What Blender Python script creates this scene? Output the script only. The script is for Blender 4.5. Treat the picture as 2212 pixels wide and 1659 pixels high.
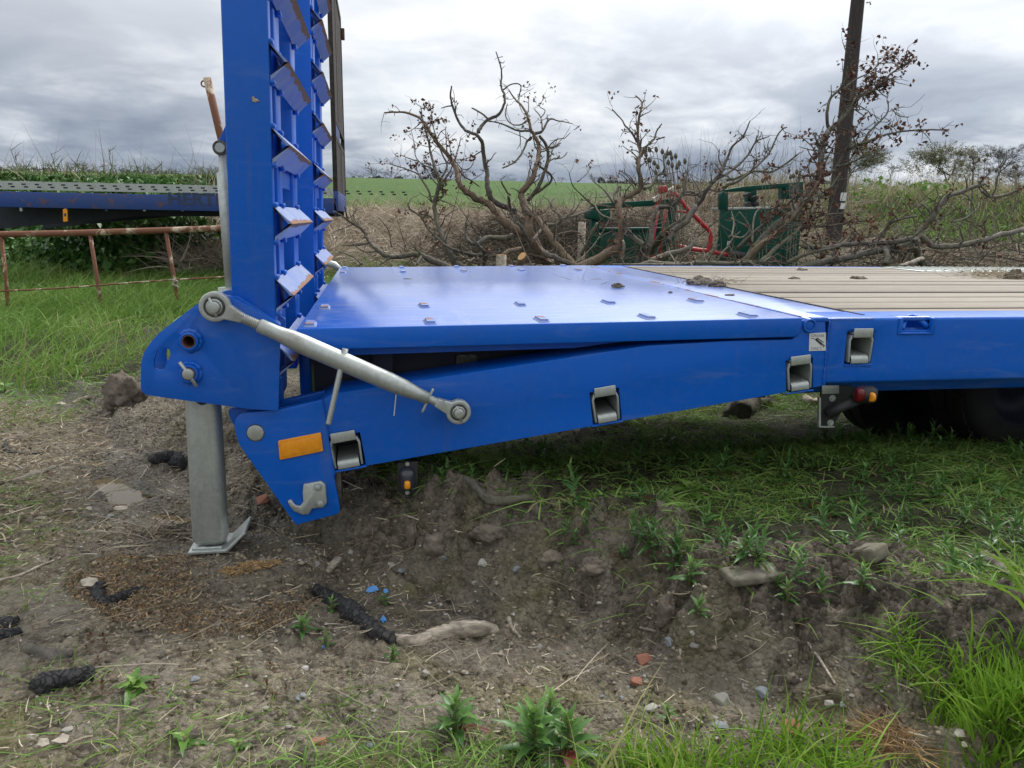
import bpy, bmesh, math, random
import numpy as np
from mathutils import Vector, Matrix

# ------------------------------------------------------------------ camera, sky, sun, exposure
for _o in list(bpy.data.objects):
    bpy.data.objects.remove(_o, do_unlink=True)
SC = bpy.context.scene
COL = SC.collection
F_PX, CX, CY = 1650.0, 1106.0, 829.5          # measured in a 2212 x 1659 copy of the photograph
YAW, PIT, ROL = 0.17535, 0.21408, 0.016146
DECK = 0.70
CAM = np.array([0.0, -2.0585, DECK + 0.27485])

cam_data = bpy.data.cameras.new('camera')
cam = bpy.data.objects.new('camera', cam_data); COL.objects.link(cam)
cam_data.sensor_width = 36.0
cam_data.lens = F_PX / 2212.0 * 36.0
cam_data.clip_start = 0.05
cam_data.clip_end = 3000.0
cam.location = CAM
_fw = Vector((math.sin(YAW) * math.cos(PIT), math.cos(YAW) * math.cos(PIT), -math.sin(PIT)))
_rt = Vector((math.cos(YAW), -math.sin(YAW), 0.0))
_up = _rt.cross(_fw)
_r2 = _rt * math.cos(ROL) + _up * math.sin(ROL)      # roll: image turned clockwise a little
_u2 = -_rt * math.sin(ROL) + _up * math.cos(ROL)
cam.rotation_euler = Matrix((( _r2.x, _u2.x, -_fw.x), (_r2.y, _u2.y, -_fw.y), (_r2.z, _u2.z, -_fw.z))).to_euler()
SC.camera = cam

SUN_EL, SUN_AZ = math.radians(50), math.radians(38)   # azimuth clockwise from +Y: veiled sun ahead of the camera, to the right
world = bpy.data.worlds.new('World'); SC.world = world; world.use_nodes = True
wn, wl = world.node_tree.nodes, world.node_tree.links
wn.clear()
def W(t, **k):
    n = wn.new(t)
    for a, b in k.items(): setattr(n, a, b)
    return n
w_out = W('ShaderNodeOutputWorld'); w_bg = W('ShaderNodeBackground'); wl.new(w_bg.outputs[0], w_out.inputs[0])
w_sky = W('ShaderNodeTexSky', sky_type='NISHITA', sun_disc=False, sun_elevation=SUN_EL, sun_rotation=SUN_AZ)
w_sky.air_density = 1.0; w_sky.dust_density = 1.5
w_tc = W('ShaderNodeTexCoord'); w_sep = W('ShaderNodeSeparateXYZ'); wl.new(w_tc.outputs['Generated'], w_sep.inputs[0])
def wm(op, a, b=None, clamp=False):
    n = W('ShaderNodeMath', operation=op); n.use_clamp = clamp
    for i, v in enumerate((a, b)):
        if v is None: continue
        if isinstance(v, (int, float)): n.inputs[i].default_value = v
        else: wl.new(v, n.inputs[i])
    return n.outputs[0]
w_z = wm('ADD', wm('MAXIMUM', w_sep.outputs[2], 0.0), 0.20)     # a flat cloud deck seen in perspective
w_p = W('ShaderNodeCombineXYZ'); wl.new(wm('DIVIDE', w_sep.outputs[0], w_z), w_p.inputs[0]); wl.new(wm('DIVIDE', w_sep.outputs[1], w_z), w_p.inputs[1])
def wnoise(scale, detail, rough, off, dist=0.0):
    mp = W('ShaderNodeMapping'); mp.inputs['Location'].default_value = off; mp.inputs['Scale'].default_value = (1.0, 1.0, 1.0)
    wl.new(w_p.outputs[0], mp.inputs[0])
    n = W('ShaderNodeTexNoise'); n.inputs['Scale'].default_value = scale; n.inputs['Detail'].default_value = detail
    n.inputs['Roughness'].default_value = rough; n.inputs['Distortion'].default_value = dist
    wl.new(mp.outputs[0], n.inputs['Vector']); return n.outputs['Fac']
def wramp(fac, stops):
    r = W('ShaderNodeValToRGB'); e = r.color_ramp.elements
    while len(e) < len(stops): e.new(0.5)
    for i, (p, c) in enumerate(stops): e[i].position = p; e[i].color = (*c, 1)
    wl.new(fac, r.inputs[0]); return r.outputs[0]
n_big = wnoise(0.75, 5, 0.52, (3.1, 1.9, 0.0), 0.3)
n_det = wnoise(2.4, 6, 0.58, (7.7, 4.2, 2.0), 0.3)
n_cov = wnoise(1.15, 5, 0.55, (1.3, 9.4, 5.0), 0.2)
w_d = wm('ADD', wm('MULTIPLY', n_big, 0.66), wm('MULTIPLY', n_det, 0.34))
w_cloud = wramp(w_d, [(0.36, (0.86, 0.88, 0.90)), (0.44, (0.58, 0.62, 0.68)), (0.51, (0.345, 0.395, 0.475)), (0.60, (0.225, 0.275, 0.36))])
w_el = wm('MULTIPLY', wm('SUBTRACT', w_sep.outputs[2], 0.07), 4.2, True)               # the deck thins overhead, thick and grey lower down
w_lift = W('ShaderNodeMixRGB', blend_type='MIX'); wl.new(wm('MULTIPLY', wm('POWER', w_el, 1.35), 0.82), w_lift.inputs[0])
wl.new(w_cloud, w_lift.inputs[1]); w_lift.inputs[2].default_value = (0.98, 1.0, 1.04, 1)
w_skc = W('ShaderNodeMixRGB', blend_type='MULTIPLY'); w_skc.inputs[0].default_value = 1.0
wl.new(w_sky.outputs[0], w_skc.inputs[1]); w_skc.inputs[2].default_value = (0.10, 0.10, 0.10, 1)
w_mix = W('ShaderNodeMixRGB'); w_fac = wramp(n_cov, [(0.30, (0.72,) * 3), (0.46, (1.0,) * 3)])
wl.new(w_fac, w_mix.inputs[0]); wl.new(w_skc.outputs[0], w_mix.inputs[1]); wl.new(w_lift.outputs[0], w_mix.inputs[2])
w_dot = W('ShaderNodeVectorMath', operation='DOT_PRODUCT'); wl.new(w_tc.outputs['Generated'], w_dot.inputs[0])
w_dot.inputs[1].default_value = (math.sin(SUN_AZ) * math.cos(SUN_EL), math.cos(SUN_AZ) * math.cos(SUN_EL), math.sin(SUN_EL))
w_glow = wm('ADD', 0.80, wm('MULTIPLY', wm('POWER', wm('MAXIMUM', w_dot.outputs['Value'], 0.0), 9.0), 1.9))   # cloud brightens round the veiled sun
w_gl = W('ShaderNodeMixRGB', blend_type='MULTIPLY'); w_gl.inputs[0].default_value = 1.0; wl.new(w_mix.outputs[0], w_gl.inputs[1]); wl.new(w_glow, w_gl.inputs[2])
wl.new(w_gl.outputs[0], w_bg.inputs[0]); w_bg.inputs[1].default_value = 0.92

sun_d = bpy.data.lights.new('sun', 'SUN'); sun_d.energy = 1.5; sun_d.angle = math.radians(16); sun_d.color = (1.0, 0.96, 0.90)
sun = bpy.data.objects.new('sun', sun_d); COL.objects.link(sun)
_sd = Vector((math.sin(SUN_AZ) * math.cos(SUN_EL), math.cos(SUN_AZ) * math.cos(SUN_EL), math.sin(SUN_EL)))
sun.rotation_euler = _sd.to_track_quat('Z', 'Y').to_euler(); sun.location = (0, 0, 30)
vs = SC.view_settings
vs.view_transform = 'Standard'; vs.look = 'None'; vs.gamma = 1.0; vs.use_curve_mapping = False
vs.exposure = 0.58
SC.render.engine = 'CYCLES'

# ------------------------------------------------------------------ from photograph positions to places
def ray(x, y):
    dx, dy = x - CX, y - CY
    c, s = math.cos(ROL), math.sin(ROL)
    a = (dx * c + dy * s) / F_PX; b = (dx * s - dy * c) / F_PX
    c, s = math.cos(PIT), math.sin(PIT)
    Y = c + b * s; Z = -s + b * c
    c, s = math.cos(YAW), math.sin(YAW)
    return np.array([a * c + Y * s, -a * s + Y * c, Z])
def UY(x, y, Y=0.0):
    r = ray(x, y); return CAM + r * (Y - CAM[1]) / r[1]
def UX(x, y, X):
    r = ray(x, y); return CAM + r * (X - CAM[0]) / r[0]
def UZ(x, y, Z=0.0):
    r = ray(x, y); return CAM + r * (Z - CAM[2]) / r[2]
def UD(x, y, d):                                   # a point at viewing depth d metres
    return CAM + ray(x, y) * d

rng = np.random.default_rng(7)
random.seed(7)

# ------------------------------------------------------------------ noise
def _hash(ix, iy, seed):
    h = (ix.astype(np.int64) * 374761393 + iy.astype(np.int64) * 668265263 + seed * 1442695041) & 0xFFFFFFFF
    h = ((h ^ (h >> 13)) * 1274126177) & 0xFFFFFFFF
    return ((h ^ (h >> 16)) & 0xFFFFFF) / float(0xFFFFFF)
def vnoise(x, y, seed=0):
    x = np.asarray(x, float); y = np.asarray(y, float)
    ix, iy = np.floor(x), np.floor(y); fx, fy = x - ix, y - iy
    u = fx * fx * fx * (fx * (fx * 6 - 15) + 10); v = fy * fy * fy * (fy * (fy * 6 - 15) + 10)
    a = _hash(ix, iy, seed); b = _hash(ix + 1, iy, seed); c = _hash(ix, iy + 1, seed); d = _hash(ix + 1, iy + 1, seed)
    return (a * (1 - u) + b * u) * (1 - v) + (c * (1 - u) + d * u) * v
def fbm(x, y, seed=0, oct=4, gain=0.5):
    s, a, n = 0.0, 1.0, 0.0
    for o in range(oct):
        s = s + a * (vnoise(x * 2 ** o + 17.3 * o, y * 2 ** o - 9.1 * o, seed + o) - 0.5); n += a; a *= gain
    return s / n * 2.0
def sstep(a, b, x):
    t = np.clip((np.asarray(x, float) - a) / (b - a), 0, 1); return t * t * (3 - 2 * t)

# ------------------------------------------------------------------ mesh helpers
WORLD_O = {}
def set_props(o, label=None, cat=None, group=None, kind=None):
    if label: o['label'] = label
    if cat: o['category'] = cat
    if group: o['group'] = group
    if kind: o['kind'] = kind
    return o
def empty(name, loc, label=None, cat=None, group=None, kind=None):
    o = bpy.data.objects.new(name, None); COL.objects.link(o); o.location = loc
    o.empty_display_size = 0.1
    WORLD_O[o] = Vector(loc)
    return set_props(o, label, cat, group, kind)
def place(name, me, mat, parent=None, origin=None, **props):
    """link a mesh whose vertices are in world space as one object, with its origin at its base"""
    n = len(me.vertices); co = np.empty(n * 3); me.vertices.foreach_get('co', co); co = co.reshape(-1, 3)
    if origin is None:
        lo, hi = co.min(0), co.max(0); origin = np.array([(lo[0] + hi[0]) / 2, (lo[1] + hi[1]) / 2, lo[2]])
    co = co - np.asarray(origin); me.vertices.foreach_set('co', co.ravel()); me.update()
    o = bpy.data.objects.new(name, me); COL.objects.link(o)
    for m in (mat if isinstance(mat, (list, tuple)) else [mat]):
        if m: me.materials.append(m)
    org = Vector(origin); WORLD_O[o] = org
    if parent is not None:
        o.parent = parent; o.location = org - WORLD_O[parent]
    else: o.location = org
    return set_props(o, **props)
def np_mesh(name, V, Fq=None, Ft=None, smooth=False, attrs=None):
    me = bpy.data.meshes.new(name)
    V = np.asarray(V, float).reshape(-1, 3)
    parts, tot = [], []
    if Fq is not None and len(Fq): Fq = np.asarray(Fq, np.int32); parts.append(Fq.ravel()); tot.append(np.full(len(Fq), 4, np.int32))
    if Ft is not None and len(Ft): Ft = np.asarray(Ft, np.int32); parts.append(Ft.ravel()); tot.append(np.full(len(Ft), 3, np.int32))
    L = np.concatenate(parts); T = np.concatenate(tot); S = np.concatenate([[0], np.cumsum(T)[:-1]]).astype(np.int32)
    me.vertices.add(len(V)); me.vertices.foreach_set('co', V.ravel())
    me.loops.add(len(L)); me.loops.foreach_set('vertex_index', L.astype(np.int32))
    me.polygons.add(len(T)); me.polygons.foreach_set('loop_start', S)
    me.polygons.foreach_set('use_smooth', np.full(len(T), smooth, bool))
    me.update(calc_edges=True)
    for k, v in (attrs or {}).items():
        v = np.asarray(v, float)
        if v.ndim == 1:
            a = me.attributes.new(k, 'FLOAT', 'POINT'); a.data.foreach_set('value', v)
        else:
            a = me.attributes.new(k, 'FLOAT_COLOR', 'POINT'); a.data.foreach_set('color', v.ravel())
    return me

class MB:
    """collects shapes, then makes ONE mesh"""
    def __init__(s): s.v = []; s.f = []; s.sm = []
    def add(s, vs_, fs_, smooth=False):
        b = len(s.v); s.v += [tuple(map(float, p)) for p in vs_]
        for f in fs_: s.f.append(tuple(b + i for i in f)); s.sm.append(smooth)
        return s
    def box(s, lo, hi, R=None):
        x0, y0, z0 = lo; x1, y1, z1 = hi
        v = [(x0, y0, z0), (x1, y0, z0), (x1, y1, z0), (x0, y1, z0), (x0, y0, z1), (x1, y0, z1), (x1, y1, z1), (x0, y1, z1)]
        if R is not None:
            c = Vector([(a + b) / 2 for a, b in zip(lo, hi)]); v = [tuple(c + R @ (Vector(p) - c)) for p in v]
        return s.add(v, [(0, 3, 2, 1), (4, 5, 6, 7), (0, 1, 5, 4), (1, 2, 6, 5), (2, 3, 7, 6), (3, 0, 4, 7)])
    def prism(s, poly, y0, y1):
        """poly: (x, z) outline in the XZ plane, extruded from y0 (towards the camera) to y1"""
        a = sum(poly[i][0] * poly[(i + 1) % len(poly)][1] - poly[(i + 1) % len(poly)][0] * poly[i][1] for i in range(len(poly)))
        if a < 0: poly = poly[::-1]
        n = len(poly); v = [(x, y0, z) for x, z in poly] + [(x, y1, z) for x, z in poly]
        f = [tuple(range(n)), tuple(range(2 * n - 1, n - 1, -1))] + [(i, n + i, n + (i + 1) % n, (i + 1) % n) for i in range(n)]
        return s.add(v, f)
    def tube(s, path, radii, n=10, caps=True, smooth=True, flat=1.0):
        P = [Vector(p) for p in path]
        if isinstance(radii, (int, float)): radii = [radii] * len(P)
        b = len(s.v); up = None; rings = []
        for i, p in enumerate(P):
            t = (P[min(i + 1, len(P) - 1)] - P[max(i - 1, 0)])
            t = t.normalized() if t.length > 1e-9 else Vector((0, 0, 1))
            if up is None: up = t.orthogonal().normalized()
            else:
                up = up - t * up.dot(t)
                up = up.normalized() if up.length > 1e-6 else t.orthogonal().normalized()
            w = t.cross(up); r = radii[i]
            rings.append([p + (up * math.cos(2 * math.pi * k / n) + w * math.sin(2 * math.pi * k / n) * flat) * r for k in range(n)])
        v = [q for R_ in rings for q in R_]
        f = [(i * n + k, i * n + (k + 1) % n, (i + 1) * n + (k + 1) % n, (i + 1) * n + k) for i in range(len(P) - 1) for k in range(n)]
        s.add(v, f, smooth)
        if caps:
            m = (len(P) - 1) * n
            for f_ in (tuple(range(n - 1, -1, -1)), tuple(m + k for k in range(n))):
                s.f.append(tuple(b + i for i in f_)); s.sm.append(False)
        return s
    def cyl(s, a, b, r, n=20, r2=None): return s.tube([a, b], [r, r if r2 is None else r2], n)
    def ring(s, a, b, ro, ri, n=24):
        """a washer / pipe from a to b"""
        a, b = Vector(a), Vector(b); t = (b - a).normalized(); u = t.orthogonal().normalized(); w = t.cross(u)
        v = []
        for p, r in ((a, ro), (b, ro), (b, ri), (a, ri)):
            v += [p + (u * math.cos(2 * math.pi * k / n) + w * math.sin(2 * math.pi * k / n)) * r for k in range(n)]
        f = [(j * n + k, j * n + (k + 1) % n, ((j + 1) % 4) * n + (k + 1) % n, ((j + 1) % 4) * n + k) for j in range(4) for k in range(n)]
        return s.add(v, f)
    def mesh(s, name, bevel=0.0, seg=2, recalc=True):
        me = bpy.data.meshes.new(name); me.from_pydata(s.v, [], s.f)
        for p, q in zip(me.polygons, s.sm): p.use_smooth = q
        if recalc or bevel:
            bm = bmesh.new(); bm.from_mesh(me)
            bmesh.ops.remove_doubles(bm, verts=bm.verts, dist=1e-6)
            bmesh.ops.recalc_face_normals(bm, faces=bm.faces)
            if bevel:
                ed = [e for e in bm.edges if len(e.link_faces) == 2 and e.calc_face_angle(0) > 0.5]
                bmesh.ops.bevel(bm, geom=ed, offset=bevel, segments=seg, profile=0.5, affect='EDGES', clamp_overlap=True)
                for f in bm.faces: f.smooth = True
            bm.to_mesh(me); bm.free()
        if bevel:
            me.update()
            try: me.set_sharp_from_angle(angle=math.radians(50))
            except Exception: pass
        return me
    def build(s, name, mat, parent=None, bevel=0.0, seg=2, origin=None, **props):
        return place(name, s.mesh(name, bevel, seg), mat, parent, origin, **props)

def cut(me, cutters):
    """subtract solids from a mesh and return the plain result"""
    a = bpy.data.objects.new('cut_a', me); COL.objects.link(a)
    tmp = []
    for c in cutters:
        b = bpy.data.objects.new('cut_b', c); COL.objects.link(b); tmp.append(b)
        m = a.modifiers.new('b', 'BOOLEAN'); m.operation = 'DIFFERENCE'; m.solver = 'EXACT'; m.object = b
    dg = bpy.context.evaluated_depsgraph_get(); dg.update()
    out = bpy.data.meshes.new_from_object(a.evaluated_get(dg))
    for o in tmp + [a]: bpy.data.objects.remove(o, do_unlink=True)
    for p in out.polygons: p.use_smooth = False
    return out
def bevel_mesh(me, w, seg=2, ang=0.5):
    bm = bmesh.new(); bm.from_mesh(me)
    bmesh.ops.remove_doubles(bm, verts=bm.verts, dist=1e-5)
    bmesh.ops.dissolve_limit(bm, angle_limit=0.02, verts=bm.verts, edges=bm.edges)
    ed = [e for e in bm.edges if len(e.link_faces) == 2 and e.calc_face_angle(0) > ang]
    bmesh.ops.bevel(bm, geom=ed, offset=w, segments=seg, profile=0.5, affect='EDGES', clamp_overlap=True)
    for f in bm.faces: f.smooth = True
    bm.to_mesh(me); bm.free()
    try: me.set_sharp_from_angle(angle=math.radians(45))
    except Exception: pass
    return me
def copy_tree(o, parent=None, delta=None):
    c = o.copy(); COL.objects.link(c); c.parent = parent
    for ch in list(o.children): copy_tree(ch, c)
    return c
def rounded(poly, radii, n=5):
    """round the corners of an outline; radii: one number or one for each corner"""
    if isinstance(radii, (int, float)): radii = [radii] * len(poly)
    out = []
    for i, p in enumerate(poly):
        a, b, r = Vector(poly[i - 1]), Vector(poly[(i + 1) % len(poly)]), radii[i]; p = Vector(p)
        if r <= 0: out.append(tuple(p)); continue
        u, v = (a - p), (b - p); d = min(r, u.length * .49, v.length * .49)
        s, e = p + u.normalized() * d, p + v.normalized() * d
        for k in range(n + 1):
            t = k / n; q = s * (1 - t) ** 2 + p * 2 * t * (1 - t) + e * t * t; out.append(tuple(q))
    return out

# ------------------------------------------------------------------ materials
def mat_new(name):
    m = bpy.data.materials.new(name); m.use_nodes = True
    nt = m.node_tree; b = nt.nodes['Principled BSDF']
    return m, nt, b
class NT:
    def __init__(s, nt): s.nt = nt
    def n(s, t, **k):
        x = s.nt.nodes.new(t)
        for a, b in k.items(): setattr(x, a, b)
        return x
    def l(s, a, b): s.nt.links.new(a, b)
    def co(s, kind='Object', scale=(1, 1, 1)):
        t = s.n('ShaderNodeTexCoord'); m = s.n('ShaderNodeMapping'); m.inputs['Scale'].default_value = scale
        s.l(t.outputs[kind], m.inputs[0]); return m.outputs[0]
    def pos(s, scale=(1, 1, 1)):
        t = s.n('ShaderNodeNewGeometry'); m = s.n('ShaderNodeMapping'); m.inputs['Scale'].default_value = scale
        s.l(t.outputs['Position'], m.inputs[0]); return m.outputs[0]
    def noise(s, vec, scale, detail=4, rough=0.55, dist=0.0):
        x = s.n('ShaderNodeTexNoise'); x.inputs['Scale'].default_value = scale; x.inputs['Detail'].default_value = detail
        x.inputs['Roughness'].default_value = rough; x.inputs['Distortion'].default_value = dist
        s.l(vec, x.inputs['Vector']); return x.outputs['Fac']
    def ramp(s, fac, stops):
        r = s.n('ShaderNodeValToRGB'); e = r.color_ramp.elements
        while len(e) < len(stops): e.new(0.5)
        for i, (p, c) in enumerate(stops):
            e[i].position = p; c = (c,) * 3 if isinstance(c, (int, float)) else c; e[i].color = (*c, 1)
        s.l(fac, r.inputs[0]); return r.outputs[0]
    def math(s, op, a, b=None, clamp=False):
        x = s.n('ShaderNodeMath', operation=op); x.use_clamp = clamp
        for i, v in enumerate((a, b)):
            if v is None: continue
            if isinstance(v, (int, float)): x.inputs[i].default_value = v
            else: s.l(v, x.inputs[i])
        return x.outputs[0]
    def mix(s, fac, a, b, mode='MIX'):
        x = s.n('ShaderNodeMixRGB', blend_type=mode)
        for i, v in enumerate((fac, a, b)):
            if isinstance(v, (int, float)): x.inputs[i].default_value = v if i == 0 else (v, v, v, 1)
            elif isinstance(v, (tuple, list)): x.inputs[i].default_value = (*v, 1)
            else: s.l(v, x.inputs[i])
        return x.outputs[0]
    def attr(s, name, out='Fac'):
        a = s.n('ShaderNodeAttribute'); a.attribute_name = name; return a.outputs[out]
    def bump(s, h, strength=0.3, dist=0.01):
        b = s.n('ShaderNodeBump'); b.inputs['Strength'].default_value = strength; b.inputs['Distance'].default_value = dist
        s.l(h, b.inputs['Height']); return b.outputs[0]
def rgbs(*c):                                   # sRGB 0-255 to linear
    return tuple(((v / 255 + .055) / 1.055) ** 2.4 if v > 10 else v / 255 / 12.92 for v in c)

def paint(name, col, dirt=0.35, rough=0.32, scratch=0.0, dust=(0.30, 0.27, 0.23), coat=0.3, rust=0.0, spec=0.5, scuff=0.0):
    m, nt, b = mat_new(name); N = NT(nt); P = N.pos()
    n1 = N.noise(P, 2.6, 6, 0.6); n2 = N.noise(P, 38, 4, 0.6)
    c = N.mix(N.ramp(n1, [(0.3, 0.0), (0.75, 1.0)]), col, tuple(v * 0.82 for v in col))
    d = N.math('MULTIPLY', N.ramp(N.math('ADD', N.math('MULTIPLY', n1, 0.6), N.math('MULTIPLY', n2, 0.4)), [(0.46, 0.0), (0.72, 1.0)]), dirt)
    c = N.mix(d, c, dust)
    # fine splashes and chips
    sp = N.ramp(N.noise(P, 120, 2, 0.5), [(0.70, 0.0), (0.74, 1.0)])
    c = N.mix(N.math('MULTIPLY', sp, 0.25 * dirt + 0.07), c, dust)
    r = N.math('ADD', N.math('MULTIPLY', n2, 0.16), N.math('ADD', N.math('MULTIPLY', d, 0.5), rough - 0.08))
    b.inputs['Specular IOR Level'].default_value = spec
    if scuff:
        s0 = N.noise(N.pos((1.2, 1.2, 7)), 2.4, 7, 0.7, 0.8); s3 = N.noise(N.pos((9, 9, 0.8)), 2.0, 5, 0.7)
        c = N.mix(N.math('MULTIPLY', N.ramp(s0, [(0.54, 0.0), (0.72, 1.0)]), scuff * 1.6), c, (0.20, 0.27, 0.44))
        c = N.mix(N.math('MULTIPLY', N.ramp(s3, [(0.60, 0.0), (0.72, 1.0)]), scuff * 1.2), c, (0.13, 0.12, 0.11))
        r = N.math('ADD', r, N.math('MULTIPLY', s0, 0.12))
    if scratch:
        Ps = N.pos((1.6, 22, 1)); s1 = N.noise(Ps, 3.0, 6, 0.7, 0.6)
        Ps2 = N.pos((9, 1.4, 1)); s2 = N.noise(Ps2, 2.2, 5, 0.7, 0.4)
        sc = N.math('MULTIPLY', N.ramp(s1, [(0.52, 0.0), (0.70, 1.0)]), scratch)
        c = N.mix(sc, c, (0.36, 0.40, 0.50))
        rr = N.ramp(s1, [(0.66, 0.0), (0.70, 1.0)]); c = N.mix(N.math('MULTIPLY', rr, 0.35), c, (0.26, 0.13, 0.06))
        c = N.mix(N.math('MULTIPLY', N.ramp(s2, [(0.58, 0.0), (0.75, 1.0)]), scratch * 0.6), c, (0.42, 0.45, 0.52))
        r = N.math('ADD', r, N.math('MULTIPLY', N.math('ADD', s1, s2), 0.10))
    if rust:
        rn = N.ramp(N.noise(P, 9, 8, 0.68), [(1 - rust - 0.05, 0.0), (1 - rust + 0.04, 1.0)])
        c = N.mix(rn, c, N.mix(n2, (0.22, 0.09, 0.035), (0.10, 0.05, 0.03))); r = N.math('MAXIMUM', r, N.math('MULTIPLY', rn, 0.85))
    N.l(c, b.inputs['Base Color']); N.l(r, b.inputs['Roughness'])
    b.inputs['Coat Weight'].default_value = coat; b.inputs['Coat Roughness'].default_value = 0.20
    N.l(N.bump(n2, 0.06, 0.004), b.inputs['Normal'])
    return m
BLUE = (0.0, 0.118, 0.58)
M = {}
M['blue'] = paint('blue_paint', BLUE, 0.07, 0.30, coat=0.0, spec=0.35, scuff=0.15)
M['blue_deck'] = paint('blue_deck_paint', BLUE, 0.22, 0.26, scratch=0.62, dust=(0.40, 0.42, 0.46), coat=1.0)
M['blue_old'] = paint('weathered_blue_paint', (0.016, 0.060, 0.25), 0.4, 0.55, coat=0.0, rust=0.40, dust=(0.12, 0.12, 0.13))
M['green'] = paint('green_paint', (0.0, 0.062, 0.040), 0.02, 0.5, coat=0.0, spec=0.2)
M['red'] = paint('red_paint', (0.45, 0.012, 0.018), 0.15, 0.4, coat=0.1)
M['cream'] = paint('cream_paint', (0.62, 0.56, 0.45), 0.4, 0.5, coat=0.0, rust=0.38)

def tread_paint():
    m, nt, b = mat_new('worn_tread_paint'); N = NT(nt); P = N.pos()
    w = N.attr('wear'); n1 = N.noise(P, 14, 7, 0.7); n2 = N.noise(P, 70, 4, 0.6); n3 = N.noise(P, 3.3, 3, 0.5)
    k = N.math('ADD', N.math('MULTIPLY', w, 0.55), N.math('MULTIPLY', N.math('ADD', n1, N.math('MULTIPLY', n3, 0.9)), 0.5))
    rm = N.ramp(k, [(0.86, 0.0), (0.90, 1.0)])
    c = N.mix(N.ramp(n1, [(0.30, 0.25), (0.66, 0.80)]), BLUE, (0.34, 0.38, 0.46))
    c = N.mix(rm, c, N.mix(n2, (0.34, 0.17, 0.07), (0.16, 0.085, 0.05)))
    N.l(c, b.inputs['Base Color']); N.l(N.math('ADD', 0.36, N.math('MULTIPLY', rm, 0.45)), b.inputs['Roughness'])
    N.l(N.bump(N.math('SUBTRACT', n2, rm), 0.25, 0.003), b.inputs['Normal'])
    return m
M['tread'] = tread_paint()
def galv():
    m, nt, b = mat_new('galvanised_steel'); N = NT(nt); P = N.pos()
    n1 = N.noise(P, 9, 5, 0.6); n2 = N.noise(N.pos((1, 1, 0.12)), 45, 4, 0.6); n4 = N.noise(P, 4.5, 6, 0.65)
    vo = N.n('ShaderNodeTexVoronoi'); vo.inputs['Scale'].default_value = 130; N.l(P, vo.inputs['Vector'])
    sp = N.n('ShaderNodeSeparateColor'); N.l(vo.outputs['Color'], sp.inputs[0])
    c = N.mix(n1, (0.40, 0.44, 0.41), (0.58, 0.61, 0.57)); c = N.mix(N.math('MULTIPLY', sp.outputs[0], 0.35), c, (0.33, 0.36, 0.36))
    c = N.mix(N.ramp(n2, [(0.5, 0.0), (0.8, 0.5)]), c, (0.30, 0.30, 0.26))
    gr = N.ramp(n4, [(0.56, 0.0), (0.74, 0.75)]); c = N.mix(gr, c, (0.17, 0.14, 0.105))
    N.l(c, b.inputs['Base Color']); N.l(N.math('SUBTRACT', 0.65, N.math('MULTIPLY', gr, 0.6)), b.inputs['Metallic'])
    N.l(N.math('ADD', 0.30, N.math('MULTIPLY', N.math('ADD', n1, sp.outputs[1]), 0.16)), b.inputs['Roughness'])
    N.l(N.bump(n2, 0.08, 0.003), b.inputs['Normal']); return m
M['galv'] = galv()
def simple(name, c1, c2, rough=0.7, scale=12, metal=0.0, bump=0.2, bd=0.006, stretch=(1, 1, 1), detail=5, spec=0.5, rand=0.0, coord='pos', trans=0.0):
    m, nt, b = mat_new(name); N = NT(nt)
    P = N.pos(stretch) if coord == 'pos' else N.co('Object', stretch)
    n = N.noise(P, scale, detail, 0.62)
    c = N.mix(N.ramp(n, [(0.32, 0.0), (0.68, 1.0)]), c1, c2)
    if rand:
        oi = N.n('ShaderNodeObjectInfo'); h = N.n('ShaderNodeHueSaturation')
        N.l(N.math('ADD', 1 - rand / 2, N.math('MULTIPLY', oi.outputs['Random'], rand)), h.inputs['Value']); N.l(c, h.inputs['Color']); c = h.outputs[0]
    N.l(c, b.inputs['Base Color']); b.inputs['Roughness'].default_value = rough; b.inputs['Metallic'].default_value = metal
    b.inputs['Specular IOR Level'].default_value = spec
    if trans: b.inputs['Transmission Weight'].default_value = trans
    if bump: N.l(N.bump(n, bump, bd), b.inputs['Normal'])
    return m
M['dark_steel'] = simple('dark_chassis_steel', (0.010, 0.014, 0.028), (0.022, 0.026, 0.04), 0.6, 8)
M['black'] = simple('black_rubber', (0.012, 0.012, 0.013), (0.03, 0.03, 0.03), 0.55, 14)
M['tyre'] = simple('tyre_rubber', (0.010, 0.010, 0.010), (0.03, 0.028, 0.025), 0.8, 6)
M['rust'] = simple('rusty_steel', (0.24, 0.10, 0.05), (0.11, 0.05, 0.03), 0.85, 16, bump=0.4)
M['grime'] = simple('greasy_steel', (0.17, 0.155, 0.13), (0.05, 0.045, 0.04), 0.5, 40, metal=0.5)
M['amber'] = simple('amber_lens', (0.80, 0.28, 0.01), (0.90, 0.36, 0.02), 0.18, 60, bump=0.0)
M['redlens'] = simple('red_lens', (0.09, 0.004, 0.006), (0.15, 0.006, 0.009), 0.15, 30, bump=0.0)
M['clear'] = simple('smoked_lens', (0.03, 0.034, 0.045), (0.05, 0.055, 0.07), 0.10, 20, bump=0.0)
M['white'] = simple('white_sticker', (0.72, 0.73, 0.72), (0.62, 0.63, 0.61), 0.45, 20, bump=0.0)
M['ink'] = simple('black_print', (0.03, 0.03, 0.04), (0.05, 0.05, 0.06), 0.5, 20, bump=0.0)
M['greyink'] = simple('grey_print', (0.25, 0.26, 0.28), (0.30, 0.31, 0.33), 0.5, 20, bump=0.0)
M['faded_ink'] = simple('faded_lettering', (0.018, 0.035, 0.085), (0.035, 0.055, 0.12), 0.6, 26, bump=0.0)
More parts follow.
